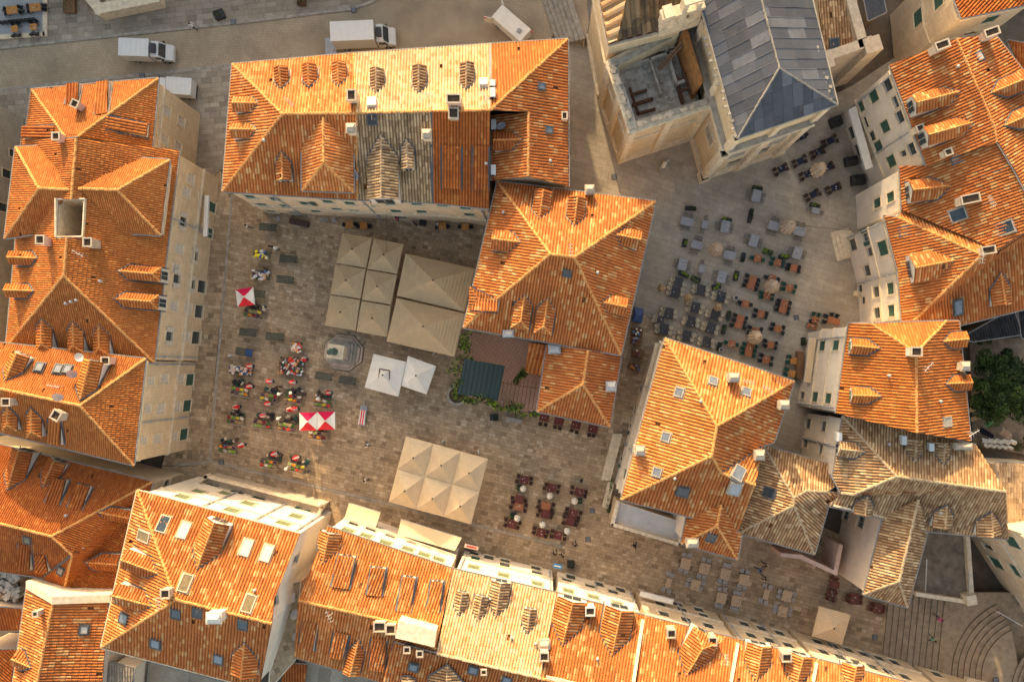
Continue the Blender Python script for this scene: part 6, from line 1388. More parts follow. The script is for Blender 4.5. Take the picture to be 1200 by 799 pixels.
def cafe(grp, tname, tlabel, tables, wd, dp, top, tk, ckinds, clabel, ang, gap=.42):
    # tables: (px, py, layout[, scale x, y]); layout: chairs on the left/right/top/bottom sides
    tables = sorted(tables, key=lambda q: q[0]); cache = {}
    for i, tb in enumerate(tables):
        px, py, lay = tb[:3]; w2, d2 = (tb[3], tb[4]) if len(tb) > 4 else (wd, dp)
        k = (w2, d2)
        if k not in cache: cache[k] = table_meshes(w2, d2, top, tk)
        p = P(px, py, .75); a = math.radians(ang + R.uniform(-3, 3)); ph = '%s %s from the left' % (nth(i), tlabel); ph = ph if len(tables) > 1 else 'the ' + tlabel
        t_ = thing(tname, ph + ', ' + grp, 'table', (p.x, p.y, 0), a, tlabel + 's')
        inst('table_top', cache[k][0], t_); inst('table_base', cache[k][1], t_)
        if i % 3 != 1:
            q_ = MB()
            for _ in range(R.randint(1, 3)): cx_, cy_ = R.uniform(-.3, .3) * w2, R.uniform(-.3, .3) * d2; q_.rings([(.05, .755), (.06, .83)], 6, _ % 2, c=(cx_, cy_))
            q_.box((R.uniform(-.2, .2), R.uniform(-.2, .2), .79), (.14, .03, .1), R.uniform(0, 3)); q_.build('tableware', ['ceramic', 'metal_dark'], t_, True)
        me, cn = ckinds[i % len(ckinds)]; M = Matrix.Rotation(a, 3, 'Z'); spots = []
        for side, cnt in lay:
            for c in range(cnt):
                o_ = (c - (cnt - 1) / 2) * .58
                q, r_, nm = {'L': ((-w2 / 2 - gap + .1, o_), -90, 'left'), 'R': ((w2 / 2 + gap - .1, o_), 90, 'right'), 'T': ((o_, d2 / 2 + gap - .1), 180, 'upper'), 'B': ((o_, -d2 / 2 - gap + .1), 0, 'lower')}[side]
                spots.append((q, r_, nm, c, cnt, side))
        for (q, r_, nm, c, cnt, side) in spots:
            v = M @ Vector((q[0] + R.uniform(-.08, .08), q[1] + R.uniform(-.08, .08), 0)); od = '' if cnt == 1 else ((['lower ', 'middle ', 'upper '] if side in 'LR' else ['left ', 'middle ', 'right ']) if cnt == 3 else (['lower ', 'upper '] if side in 'LR' else ['left ', 'right ']) if cnt == 2 else ['lowest ', 'low ', 'high ', 'highest '])[c]
            o = inst('chair', me, None, (p.x + v.x, p.y + v.y, 0), (0, 0, a + math.radians(r_ + R.uniform(-16, 16)) + (math.pi if side in 'LR' else 0)))
            tag(o, '%s, %s%s side of the %s' % (cn, od, nm, ph), 'chair', cn + 's at the ' + tlabel + 's')
CH_ = {k: chair_mesh(*v) for k, v in dict(green=('plain', 'chair_green', 'metal_dark'), black=('plain', 'plastic_black', 'metal_dark'), wire=('wire', 'chair_wire', 'chair_wire'), rattan=('round', 'rattan', 'metal_dark'),
       brown=('plain', 'cloth_brown', 'metal_dark'), maroon=('plain', 'chair_maroon', 'wood_brown'), grey=('bench', 'chair_grey', 'metal_grey'), red=('plain', 'cloth_red', 'wood_brown')).items()}
L4_ = [('L', 2), ('R', 2)]; L2_ = [('L', 1), ('R', 1)]; T4 = [('T', 2), ('B', 2)]
A_ = -14
cafe('upper cafe square', 'grey_table', 'grey cafe table', [(886.6, 229.6, L4_), (805, 259.7, T4, 1.45, .95), (826, 263, [('B', 1), ('T', 1)], .7, .9), (850, 265.7, L4_), (907, 264.7, T4, 1.3, 1.0), (937, 271, T4, 1.4, 1.0), (883.6, 282, L4_), (816.7, 287, T4, 1.3, .9), (855, 299, T4, 1.4, .95), (934.7, 296.5, L4_), (800, 309.7, L4_), (822.5, 314.8, [('T', 1), ('B', 1)], .7, .9), (846, 324.5, L4_), (956, 247, [('L', 1), ('R', 1)], .95, .7)], 1.0, 1.4, 'paint_grey', 'flat', [(CH_['wire'], 'thin dark metal chair')], '', A_)
cafe('near the church', 'navy_table', 'dark blue cafe table', [(916, 198, L4_), (938, 189, L4_), (959, 178, L4_), (946.7, 204, L4_), (978, 220, L4_), (953, 228, L4_), (970, 196, L4_), (940, 160, L2_), (973, 165, L4_)], .8, .75, 'cloth_navy', 'flat', [(CH_['brown'], 'dark brown chair')], '', 25, .46)
cafe('cafe square', 'black_table', 'black cafe table', [(793, 337, [('L', 4), ('R', 3)], 1.0, 2.5), (821, 340, L4_), (845, 348, L4_), (814.7, 360.5, L4_), (838, 369, L4_), (784, 367, L4_), (774, 374, [('L', 2)], .8, .8), (778, 386, L4_), (809.7, 377, L4_), (833, 384.6, L4_), (804.5, 394, L4_), (828, 401, L4_)], 1.0, 1.25, 'metal_dark', 'slat', [(CH_['rattan'], 'round beige wicker chair')], '', A_)
cafe('right of the cafe square', 'terracotta_table', 'terracotta cafe table', [(888, 302.7, L2_), (911.6, 307.7, L4_), (930.4, 314, L4_), (881, 331, [('L', 3), ('R', 3)], .85, 1.55), (905, 326, L2_), (925, 337, L4_), (899, 346.6, L4_), (873.6, 356, L2_), (918.4, 359, [('L', 3), ('R', 3)], .85, 1.5), (892, 368, L4_), (866.6, 377, [('L', 3), ('R', 3)], .85, 1.5), (885.4, 387.6, L4_), (911.7, 385, L4_), (858, 403, L2_), (903.4, 404, L4_), (878, 409.6, [('L', 3), ('R', 3)], .85, 1.6), (898, 421.4, L4_), (955.5, 375, T4, .8, .7), (977, 376, [('T', 2), ('L', 2)], 1.4, .7), (951.7, 382.6, [('T', 2)], 1.2, .55)], .8, .8, 'wood_terracotta', 'mark', [(CH_['green'], 'dark green chair'), (CH_['black'], 'black chair'), (CH_['black'], 'black chair')], '', A_)
cafe('at the shuttered facade', 'orange_bench_table', 'orange wooden bench table', [(930.4, 422.6, L4_), (928, 437.7, L4_)], .8, .8, 'wood_orange', 'slat', [(CH_['green'], 'dark green chair')], '', A_)
cafe('lower right lane', 'beige_table', 'beige wooden table', [(803.5, 660, T4), (825.5, 666, T4), (850, 672.5, T4), (872, 679, T4), (815, 684.8, L4_, 1.05, 1.2), (845.5, 700.5, T4), (863, 704, T4), (898, 696, T4, .65, 1.2), (922.5, 698, L4_, 1.05, 1.25), (917.6, 716, L4_, 1.05, 1.2), (783.5, 683, T4, .6, 1.2)], 1.15, 1.25, 'wood_beige', 'slat', [(CH_['grey'], 'light grey slatted chair')], '', -13)
cafe('by the straw-tiled wing', 'red_table', 'brick-red table', [(977.8, 684.8, T4), (975, 695, [('B', 2)]), (1002, 701.6, L4_, 1.0, 1.3), (1029, 712.8, L4_, 1.0, 1.2)], 1.2, .75, 'cloth_red', 'flat', [(CH_['red'], 'dark red chair')], '', -10)
cafe('lower middle of the square', 'maroon_table', 'maroon-clothed table', [(614.8, 562, L4_), (646.6, 571.4, L4_), (678.4, 576.4, L4_), (608.5, 585, L2_), (639, 602, L4_), (671.6, 601.4, L4_), (668.5, 611, L4_), (600, 614, L4_), (633.6, 624, L4_), (654, 627, L4_)], .95, .95, 'cloth_maroon', 'flat', [(CH_['maroon'], 'dark maroon chair')], '', -14)
cafe('lower middle of the square', 'brown_table', 'rust-brown wooden table', [(607.6, 593.5, L4_), (639.6, 592.5, L4_)], 1.05, .85, 'wood_terracotta', 'slat', [(CH_['maroon'], 'dark maroon chair')], '', -14)
cafe('under the south wing eaves', 'dark_table', 'dark red square table', [(638, 489, [('B', 2)]), (655, 493.4, [('B', 2)]), (675, 498, [('B', 2)]), (695, 502.5, [('B', 2)])], 1.1, .85, 'cloth_maroon', 'flat', [(CH_['brown'], 'dark brown chair')], '', -13)
# white shop chairs and stools along the north block facade
for i, x in enumerate((327, 378, 383, 392)):
    o = inst('chair', CH_['grey'], None, P(x, 257.5 + (x - 327) * .02), (0, 0, R.uniform(0, 6))); tag(o, '%s pale chair from the left along the north block wall' % nth(i), 'chair', 'pale chairs along the north block wall')
cafe('by the north block', 'wall_table', 'square wooden table', [(409, 263.5, L2_), (426, 264.5, L2_), (518, 265, L2_), (545, 266, L2_)], .85, .8, 'wood_orange', 'slat', [(CH_['black'], 'black chair')], '', 0)
# planters
def planter(label, px, py, w_, d_, rot, leaf, box='plastic_black', n=70, hz=.5):
    p = P(px, py, .5); t_ = thing('planter', label, 'planter', (p.x, p.y, 0), math.radians(rot), 'cafe planters')
    m = MB(); m.box((0, 0, hz / 2), (w_, d_, hz)); [m.box((sx * w_ / 2, 0, hz), (.05, d_ + .05, .06)) for sx in (-1, 1)]; [m.box((0, sy * d_ / 2, hz), (w_ - .05, .05, .06)) for sy in (-1, 1)]; m.build('tub', box, t_, True)
    f = MB(); leaves(f, (0, 0, hz), (w_ * .62, d_ * .62, .4), n, .16, [0, 0, 1], clumps=5); f.build('leaves', [leaf, 'leaf_mid'], t_, True, kind='stuff')
PL = [(809.4, 244, 1.2, .4, -5, 'leaf_dark', 'above the upper left grey table'), (880, 252.6, .4, 1.6, -12, 'leaf_dark', 'tall narrow one between grey tables'), (802.5, 284.7, .5, .9, -12, 'leaf_bright', 'left of a grey table'), (801.4, 321.5, 1.2, .4, -25, 'leaf_bright', 'at the head of the long black table'), (815.5, 327, 1.1, .5, -25, 'leaf_bright', 'between the grey and black tables'), (839.7, 335.8, 1.0, .5, 10, 'leaf_bright', 'above a black table'), (863, 323, .5, 1.1, -12, 'leaf_bright', 'right of the last grey table'),
      (871, 301.5, .4, 1.0, -12, 'leaf_dark', 'beside the first terracotta table'), (900, 295, 1.1, .5, -20, 'leaf_bright', 'above the terracotta tables'), (919, 301, 1.1, .5, 5, 'leaf_bright', 'above the second row of terracotta tables'), (852, 257.3, 1.1, .4, -15, 'leaf_bright', 'touching the top of a grey table'), (888, 220.5, 1.1, .4, -15, 'leaf_mid', 'touching the topmost grey table'), (955.4, 240.5, 1.1, .4, -15, 'leaf_bright', 'touching the small right grey table'),
      (854, 369.5, .4, 1.0, -12, 'leaf_mid', 'long one right of a black table'), (848.5, 386, .4, 1.1, -12, 'leaf_mid', 'fully green one right of the black tables'), (843, 406, .4, 1.0, -12, 'leaf_dark', 'lowest one beside the golden roof'), (941.7, 400, .4, .9, 0, 'leaf_mid', 'by the shuttered facade'), (609, 571, .6, .6, 0, 'leaf_mid', 'left of the topmost maroon table'), (679, 587, .6, .6, 0, 'leaf_mid', 'right of the maroon tables'), (601.5, 604.7, .6, .6, 0, 'leaf_mid', 'above the lower left maroon table'), (716.5, 596, .9, .9, 0, 'leaf_mid', 'round bush at the palace house corner'), (669, 661, .8, .8, 0, 'leaf_dark', 'by the lower facade right of the blue panel'), (1015, 258, .9, .9, 0, 'leaf_mid', 'at the corner between two right-hand houses'), (579, 489, .9, .7, 0, 'leaf_dark', 'left of the dark bench below the courtyard'), (256.5, 17, 1.1, 1.0, 20, 'leaf_dark', 'on the upper pavement left of the drain')]
for x, y, w_, d_, r_, lf, lb in PL: planter('black planter with ' + {'leaf_dark': 'dark', 'leaf_bright': 'bright lime', 'leaf_mid': 'green'}[lf] + ' leaves, ' + lb, x, y, w_, d_, r_, lf)
planter('long green hedge trough along the wall of the palace house', 712.5, 580, .7, 3.0, -14, 'leaf_mid', 'stone_trim', 160)
planter('wide stone trough with dark plants on the top pavement', 81, 4, 1.3, 2.2, 0, 'leaf_dark', 'wood_brown', 90); planter('small planter with a reddish shrub above the box truck', 353, 2, .9, .8, 0, 'leaf_dark', 'rust', 60)
def bin_(label, x, y, mat, r=.28, hz=.95):
    t_ = thing('bin', label, 'bin', P(x, y)); m = MB(); m.rings([(r, 0), (r * 1.05, hz * .9), (r * .9, hz)], 12); m.build('body', mat, t_, True); m = MB(); m.rings([(r * .7, hz), (r * .6, hz + .08)], 12); m.build('lid', 'metal_dark', t_, True)
bin_('steel cylinder bin right of the black tables', 860, 350, 'metal_pale', .32, 1.2); bin_('dark green bin below the courtyard vines', 597, 478, 'chair_green', .4); bin_('small steel bin among planters beside the golden roof', 843, 410, 'metal_pale', .25)
# covered carts by the right-hand facade, souvenir racks in the lane
def cart(label, x, y, w_, d_, rot, mat, cat='cart', name='covered_cart', hz=1.1):
    p = P(x, y, hz); t_ = thing(name, label, cat, (p.x, p.y, 0), math.radians(rot)); m = MB(); m.box((0, 0, hz * .55), (w_, d_, hz * .75)); m.idx([(-w_ / 2, -d_ / 2, hz * .92), (w_ / 2, -d_ / 2, hz * .92), (w_ / 2, d_ / 2, hz * .92), (-w_ / 2, d_ / 2, hz * .92), (-w_ * .3, 0, hz * 1.1), (w_ * .3, 0, hz * 1.1)], [(0, 1, 5, 4), (2, 3, 4, 5), (1, 2, 5), (3, 0, 4)]); m.build('cover', mat, t_, True)
    q = MB(); [q.tube((sx * w_ * .35, sy * d_ / 2, .14), (sx * w_ * .35, sy * (d_ / 2 - .08), .14), .14, 10) for sx in (-1, 1) for sy in (-1, 1)]; q.build('wheel', 'rubber', t_, True)
cart('black covered cart at the corner nearest the church alley', 981, 141.5, 1.3, 1.1, 20, 'plastic_black'); cart('black covered cart against the upper right house, middle one', 999, 188, 1.4, 1.0, 10, 'plastic_black'); cart('black covered cart against the upper right house, lowest one', 1007, 210, 1.5, 1.1, 5, 'plastic_black')
cart('dark blue covered cart in the lane right of the middle block', 748, 369, 1.1, 1.6, -8, 'paint_blue', hz=1.4); cart('brown wooden shelf stand by the orange bench tables', 938, 428, .7, 3.2, -3, 'wood_brown', 'shelf', 'shelf_stand')
for i, (x, y, mt, lb) in enumerate(((746, 389, 'canvas_white', 'white goods'), (745, 399.5, 'paint_grey', 'magazines'), (747, 414, 'canvas_folded', 'pale bags'), (742.5, 430, 'wood_orange', 'orange crates'))):
    t = thing('goods_stand', 'souvenir stand with %s in the lane beside the golden-roofed palace house' % lb, 'stand', P(x, y), -.15, 'souvenir stands in the lane'); m = MB(); m.box((0, 0, .4), (1.3, .9, .8)); m.build('table', 'wood_brown', t, True); m = MB()
    for k in range(10): m.box((R.uniform(-.5, .5), R.uniform(-.35, .35), .8 + R.uniform(.05, .25)), (R.uniform(.15, .3), R.uniform(.15, .3), R.uniform(.1, .4)), R.uniform(0, 1), k % 3)
    m.build('goods', [mt, 'cloth_red', 'shirt_blue'], t, True)
# ------------------------------------------------------------------ market
def bench(label, x, y, blue=False):
    t_ = thing('market_table', label, 'table', P(x, y), math.radians(-5 if y < 400 else -9), 'empty folding market tables'); m = MB()
    for k in range(5): m.box((0, -.36 + k * .18, .74), (2.0, .15, .04))
    m.build('table_top', 'bench_green', t_, True); m = MB(); [m.box((sx * .85, sy * .3, .37), (.06, .06, .72)) for sx in (-1, 1) for sy in (-1, 1)]; m.build('leg', 'metal_dark', t_, True)
    if blue: m = MB(); m.box((.55, 0, .775), (.85, .8, .03)); o = m.build('blue_cloth', 'paint_blue', t_, True)
for x, y, lb in ((316.4, 267.7, 'the highest, close to the north block wall'), (340, 304.5, 'with a brown stain, right of the souvenir stall'), (336.4, 328.5, 'left of the beige parasols, middle height'), (303, 345, 'right behind the single red umbrella'), (293.4, 389.6, 'below the single red umbrella'), (324, 394.6, 'halfway between umbrella and monument'), (381.5, 440.7, 'left one below the monument'), (409, 445.7, 'right one below the monument')): bench('dark green empty market table, ' + lb, x, y)
bench('dark green market table half covered with a blue cloth', 289, 412.6, True)
CR = MB(); CR.box((0, 0, .02), (.5, .36, .03)); [CR.box((sx * .24, 0, .1), (.02, .36, .17)) for sx in (-1, 1)]; [CR.box((0, sy * .17, .1), (.46, .02, .17)) for sy in (-1, 1)]; CRM = CR.mesh_only('crate', 'wood_beige'); CRB = {}
def fill(mt):
    if mt in CRB: return CRB[mt]
    m = MB(); rr = random.Random(sum(map(ord, mt)))
    for _ in range(26):
        c = (rr.uniform(-.18, .18), rr.uniform(-.11, .11), rr.uniform(.12, .2)); s_ = rr.uniform(.05, .085); m.rings([(s_ * .5, c[2] - s_ * .8), (s_, c[2]), (s_ * .5, c[2] + s_ * .8)], 6, c=c[:2])
    CRB[mt] = m.mesh_only('produce', mt); return CRB[mt]
PR = ['tomato', 'orange', 'lemon', 'lettuce', 'cabbage', 'aubergine', 'onion', 'potato', 'cherry', 'courgette', 'garlic', 'fig']
def stall(label, x, y, rot, short, plate=True, n=8, kinds=PR):
    t_ = thing('market_stall', label, 'stall', P(x, y), math.radians(rot), 'produce stalls of the open market'); a = math.radians(rot)
    m = MB(); m.box((0, 0, .68), (2.0, 1.0, .05)); m.build('table_top', 'bench_green', t_, True); m = MB(); [m.box((sx * .9, sy * .4, .33), (.06, .06, .66)) for sx in (-1, 1) for sy in (-1, 1)]; m.build('leg', 'metal_dark', t_, True)
    if plate: m = MB(); m.box((0, -.62, .35), (2.2, .05, .28)); m.build('front_board', 'plaster_white', t_, True)
    m = MB()
    for k in range(9): m.box((R.uniform(-1.0, 1.1), R.uniform(.55, 1.15), .2), (R.uniform(.2, .5), R.uniform(.2, .45), R.uniform(.25, .6)), R.uniform(0, 3), k % 4)
    m.build('bags', ['cloth_brown', 'canvas_folded', 'chair_green', 'plastic_black'], t_, True)
    ks = R.sample(kinds, n); M = Matrix.Rotation(a, 3, 'Z'); b = P(x, y)
    for i, k in enumerate(ks):
        q = M @ Vector((-.75 + (i % 4) * .5 + R.uniform(-.03, .03), -.25 + (i // 4) * .46, .71)); o = inst('produce_crate', CRM, None, (b.x + q.x, b.y + q.y, .71), (0, 0, a + R.uniform(-.4, .4)))
        pn = {'cherry': 'cherries', 'tomato': 'tomatoes', 'potato': 'potatoes', 'lettuce': 'lettuce', 'garlic': 'garlic', 'cabbage': 'cabbages'}.get(k, k + 's')
        tag(o, 'crate of %s on the %s' % (pn, short), 'crate', 'produce crates on the market stalls'); inst('produce', fill('p_' + k), o)
def goods(label, x, y, w_, d_, rot, cols, n=34, cat='stall'):
    t_ = thing('goods_stall', label, cat, P(x, y), math.radians(rot)); m = MB(); m.box((0, 0, .66), (w_, d_, .06)); m.build('table_top', 'bench_green', t_, True); m = MB(); [m.box((sx * w_ * .42, sy * d_ * .4, .33), (.06, .06, .64)) for sx in (-1, 1) for sy in (-1, 1)]; m.build('leg', 'metal_dark', t_, True); m = MB()
    for k in range(n): m.box((R.uniform(-.46, .46) * w_, R.uniform(-.44, .44) * d_, .7 + R.uniform(.02, .12)), (R.uniform(.14, .5), R.uniform(.12, .36), R.uniform(.05, .32)), R.uniform(0, 1.5), R.randrange(len(cols)))
    m.build('goods', cols, t_, True)
goods('souvenir table with white cloth, highest of the left market column', 309.6, 299, 2.0, .8, -8, ['canvas_white', 'shirt_blue', 'ceramic', 'p_lemon'], 18); goods('souvenir table with pictures, second from the top on the left', 308.5, 323, 2.0, 1.1, -6, ['ceramic', 'p_aubergine', 'canvas_white', 'p_onion', 'shirt_blue'], 30)
goods('wide stall of pink and pale lace cloths left of the bag stall', 285.6, 434, 2.7, 1.0, -8, ['canvas_folded', 'ceramic', 'plaster_rose', 'paint_blue', 'p_orange', 'canvas_white'], 50); goods('large stall heaped with bags, baskets and white goods left of the monument', 344, 429.5, 2.9, 2.0, -8, ['canvas_white', 'wood_brown', 'ceramic', 'chair_green', 'p_tomato', 'metal_grey', 'p_onion', 'cloth_maroon'], 90); goods('small stall of red and orange souvenirs above the bag stall', 350.5, 406.5, .9, 1.2, -10, ['ceramic', 'p_orange', 'p_tomato', 'canvas_white'], 26)
ST = [(299, 367.5, -10, 'below the lone red umbrella'), (284, 458, -10, 'at the left, under the lace stall'), (318, 465, -10, 'second in the upper row'), (345.5, 466, -10, 'with an orange box, below the bag stall'), (380, 471.5, -8, 'above the pair of open umbrellas'), (279, 491, -8, 'at the left, middle row'), (310, 496, -8, 'second in the middle row'), (338.5, 499.5, -8, 'left of the pair of umbrellas'), (374, 509, -5, 'shaded by the pair of umbrellas'), (270, 525, -8, 'in the lowest left corner'), (317.7, 542, -8, 'in the lowest row, middle'), (349, 546.6, -14, 'in the lowest row, right')]
for x, y, r_, lb in ST: stall('green market stall of fruit and vegetables ' + lb, x, y, r_, 'stall ' + lb)
FU = [(291, 429, 'at the lace cloth stall'), (291, 453, 'over the left upper stall'), (314.7, 447, 'above the second upper stall'), (342, 448, 'below the bag stall'), (355, 420.6, 'at the right end of the bag stall'), (384, 460, 'above the rightmost stall'), (275.6, 477, 'above the left middle stall'), (312.5, 473, 'between upper and middle rows'), (338.5, 480, 'left one of a close pair'), (344.5, 479.5, 'right one of a close pair'), (307, 487, 'beside a vendor in the middle row'), (281.4, 522, 'at the lowest left stall'), (320, 532, 'at the lowest middle stall'), (346, 537, 'at the lowest right stall')]
for x, y, lb in FU: folded('folded_market_umbrella', 'small folded red and white umbrella ' + lb, x, y, .29, .8, 2.4, 'canvas_white', 'folded red and white market umbrellas', mat2='canvas_red')
t = thing('umbrella_cart', 'long cart loaded with folded red and white umbrellas right of the stalls', 'cart', P(426, 487), math.radians(82)); m = MB(); m.box((0, 0, .35), (2.3, .75, .1)); [m.tube((sx * .8, sy * .42, .18), (sx * .8, sy * .36, .18), .18, 10) for sx in (-1, 1) for sy in (-1, 1)]; m.build('bed', 'metal_grey', t, True); m = MB()
for k in range(5): m.tube((-1.0, -.28 + k * .14, .5), (.7, -.26 + k * .13, .55), .12, 8, k % 2, .07)
m.build('folded_umbrella', ['canvas_white', 'canvas_red'], t, True); m = MB(); m.tube((1.0, -.2, .4), (1.7, 0, .8), .03); m.tube((1.0, .2, .4), (1.7, 0, .8), .03); m.build('handle', 'metal_grey', t, True)
# monument
t = thing('monument', 'bronze statue on a stepped grey stone pedestal in the middle of the market square', 'monument', P(403, 412)); c = P(403, 413)
def octo(r, z0_, z1_, name, mat, rr=None):
    m = MB(); pts = [(c.x + r * math.cos(math.radians(22.5 + 45 * i - 8)) * 1.04, c.y + r * math.sin(math.radians(22.5 + 45 * i - 8)) * .95) for i in range(8)]; m.prism(pts, z0_, z1_); m.build(name, mat, t)
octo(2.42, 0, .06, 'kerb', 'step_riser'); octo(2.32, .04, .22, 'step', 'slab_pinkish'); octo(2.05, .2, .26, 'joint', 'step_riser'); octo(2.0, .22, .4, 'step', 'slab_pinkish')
def sqb(s, z0_, z1_, name, mat='stone_grey', dx=0): m = MB(); m.box((c.x + dx, c.y, (z0_ + z1_) / 2), (s * 1.15, s, z1_ - z0_), math.radians(-8)); m.build(name, mat, t)
sqb(2.7, .34, .7, 'plinth'); sqb(2.2, .7, 1.1, 'plinth'); sqb(1.7, 1.1, 1.5, 'plinth'); sqb(1.3, 1.5, 3.6, 'pedestal', 'stone_trim'); sqb(1.6, 3.6, 3.85, 'cornice', 'stone_trim'); sqb(1.05, 3.85, 4.1, 'cap', 'stone_trim')
m = MB(); m.rings([(.40, 4.1), (.42, 4.4), (.34, 5.0), (.36, 5.4), (.33, 5.75), (.13, 5.95), (.15, 6.1), (.16, 6.25), (.08, 6.4)], 12, c=(c.x, c.y), jit=lambda i, k: 1 + .12 * math.sin(i * 2.6 + k)); m.tube((c.x - .3, c.y, 5.6), (c.x - .55, c.y - .2, 5.1), .1); m.tube((c.x - .55, c.y - .2, 5.1), (c.x - .25, c.y - .35, 5.0), .09); m.tube((c.x + .3, c.y, 5.6), (c.x + .45, c.y + .1, 5.0), .1); m.rings([(.12, 6.2), (.17, 6.35), (.06, 6.48)], 8, c=(c.x - .1, c.y)); m.build('statue', 'bronze', t)
o2 = P(784, 195); 
t = thing('stone_statue', 'small white stone figure on a plinth below the church corner', 'statue', P(776, 197)); m = MB(); m.box((0, 0, .3), (1.0, .8, .6), .3); m.build('plinth', 'stone_grey', t, True); m = MB(); m.rings([(.22, .6), (.3, .9), (.2, 1.5), (.26, 2.0), (.1, 2.25), (.14, 2.4), (.05, 2.6)], 10); m.tube((.1, .1, 1.9), (.45, .35, 2.2), .08); m.build('figure', 'plaster_white', t, True)
# ------------------------------------------------------------------ vehicles
def wheel(m_t, m_r, x, y, r=.34):
    m_t.tube((x, y - .11, r), (x, y + .11, r), r, 14); m_r.tube((x, y - .115, r), (x, y + .115, r), r * .55, 10)
def truck(label, name, cat, px, py, rot, L, W_, cabL, boxH, cabH, boxmat='paint_white', fridge=True):
    p = P(px, py, 1.2); t_ = thing(name, label, cat, (p.x, p.y, -.1), math.radians(rot))
    bl = L - cabL - .15; m = MB(); m.box((-L / 2 + bl / 2, 0, .65 + (boxH - .65) / 2), (bl, W_, boxH - .65)); [m.box((-L / 2 + bl / 2, sy * W_ / 2, boxH - .04), (bl + .04, .08, .1)) for sy in (-1, 1)]; [m.box((-L / 2 + bl * e, 0, boxH - .04), (.08, W_ + .04, .099)) for e in (0, 1)]; [m.box((-L / 2 + bl * (k + .5) / 6, 0, boxH + .003), (.05, W_ - .12, .03)) for k in range(6)]; [m.box((-L / 2 + bl * (k + .5) / 4, sy * (W_ / 2 + .005), .65 + (boxH - .65) / 2), (.04, .02, boxH - .9)) for k in range(4) for sy in (-1, 1)]; m.build('cargo_box', boxmat, t_, True)
    x0 = L / 2 - cabL; h = cabH; w = W_ * .92; c_ = MB()
    prof = [(x0, .4), (L / 2, .4), (L / 2, .95), (L / 2 - .25, 1.15), (L / 2 - .75, 1.3), (L / 2 - 1.25, h - .05), (L / 2 - 1.5, h), (x0, h)]
    n_ = len(prof); c_.idx([(x, -w / 2, z) for x, z in prof] + [(x, w / 2, z) for x, z in prof], [(i, (i + 1) % n_, n_ + (i + 1) % n_, n_ + i) for i in range(n_)] + [tuple(reversed(range(n_))), tuple(range(n_, 2 * n_))]); cb = c_.build('cab', 'paint_white', t_, True)
    g = MB(); g.face([(L / 2 - .77, -w / 2 + .12, 1.33), (L / 2 - .77, w / 2 - .12, 1.33), (L / 2 - 1.23, w / 2 - .2, h - .04), (L / 2 - 1.23, -w / 2 + .2, h - .04)]); g.v = [(x + .03, y, z + .03) for x, y, z in g.v]; g.build('windscreen', 'glass_dark', cb, True)
    g = MB(); [g.box((L / 2 - 1.45, sy * (w / 2 + .005), 1.55), (.8, .02, .5)) for sy in (-1, 1)]; g.build('side_window', 'glass_dark', cb, True)
    for sy in (-1, 1):
        q = MB(); q.box((L / 2 - .02, sy * (w / 2 - .2), .85), (.08, .3, .2)); q.build('headlight', 'ceramic', t_, True); q = MB(); q.box((L / 2 - .95, sy * (w / 2 + .16), 1.45), (.12, .28, .26)); q.build('mirror', 'plastic_black', t_, True)
    q = MB(); q.box((L / 2 - 1.0 + .6, 0, .5), (.4, w + .02, .3)); q.box((-L / 2 + bl / 2, 0, .5), (bl, W_ * .7, .3)); q.build('chassis', 'plastic_black', t_, True)
    a, b_ = MB(), MB(); [wheel(a, b_, x, sy * (W_ / 2 - .13)) for x in (L / 2 - .95, -L / 2 + 1.2) for sy in (-1, 1)]; wo = a.build('wheel', 'rubber', t_, True); b_.build('rim', 'metal_grey', wo, True)
    if fridge: q = MB(); q.box((x0 + .35, 0, h + .2), (.55, 1.0, .42)); q.tube((x0 + .35, -.2, h + .42), (x0 + .35, -.2, h + .44), .19, 10); q.build('cooling_unit', 'metal_dark', t_, True)
    return t_
truck('small white box van parked on the street at the upper left', 'box_van', 'van', 173.5, 60.5, -2, 5.6, 1.95, 2.1, 2.4, 2.1, 'paint_white')
truck('longer white box truck stopped on the street above the north block', 'box_truck', 'truck', 427.5, 43.5, 2.5, 7.0, 2.15, 2.0, 3.1, 2.2, 'paint_white')
t = truck('white van mostly hidden behind the upper left house corner', 'white_van', 'van', 202, 103, 176, 5.0, 1.85, 2.0, 2.1, 1.95, 'paint_white', False)
q = thing('tail_lift', 'grey tail lift platform lowered behind the box truck', 'tail lift', P(388, 55)); m = MB(); m.box((0, 0, .15), (1.3, 1.9, .08), .04); m.box((.3, -.4, .22), (.3, .3, .1)); m.build('platform', 'metal_grey', q, True)
# white cargo vehicle with open red-tipped doors by the steps
t = thing('delivery_cart', 'white electric delivery vehicle with open red-edged doors by the steps', 'delivery vehicle', P(600, 36, 0), math.radians(-41)); m = MB(); m.box((0, 0, 1.15), (4.4, 1.9, 1.5)); m.box((0, 0, 1.93), (4.3, 1.8, .06)); m.build('body', 'canvas_white', t, True)
m = MB(); m.box((1.3, -.1, 2.02), (.5, .5, .14)); m.rings([(.14, 2.1), (.1, 2.2)], 8, c=(1.3, -.1)); m.build('roof_vent', 'metal_grey', t, True); m = MB(); m.box((.9, .955, 1.6), (3.4, .03, .2)); m.box((-2.21, 0, 1.7), (.03, 1.85, .22)); m.build('red_stripe', 'paint_red', t, True)
for sy in (-1, 1): m = MB(); m.box((-2.5, sy * 1.25, 1.2), (.9, .08, 1.4), sy * -.5); m.box((-2.75, sy * 1.4, 1.75), (.35, .1, .25), sy * -.5, 1); m.build('door', ['canvas_white', 'paint_red'], t, True)
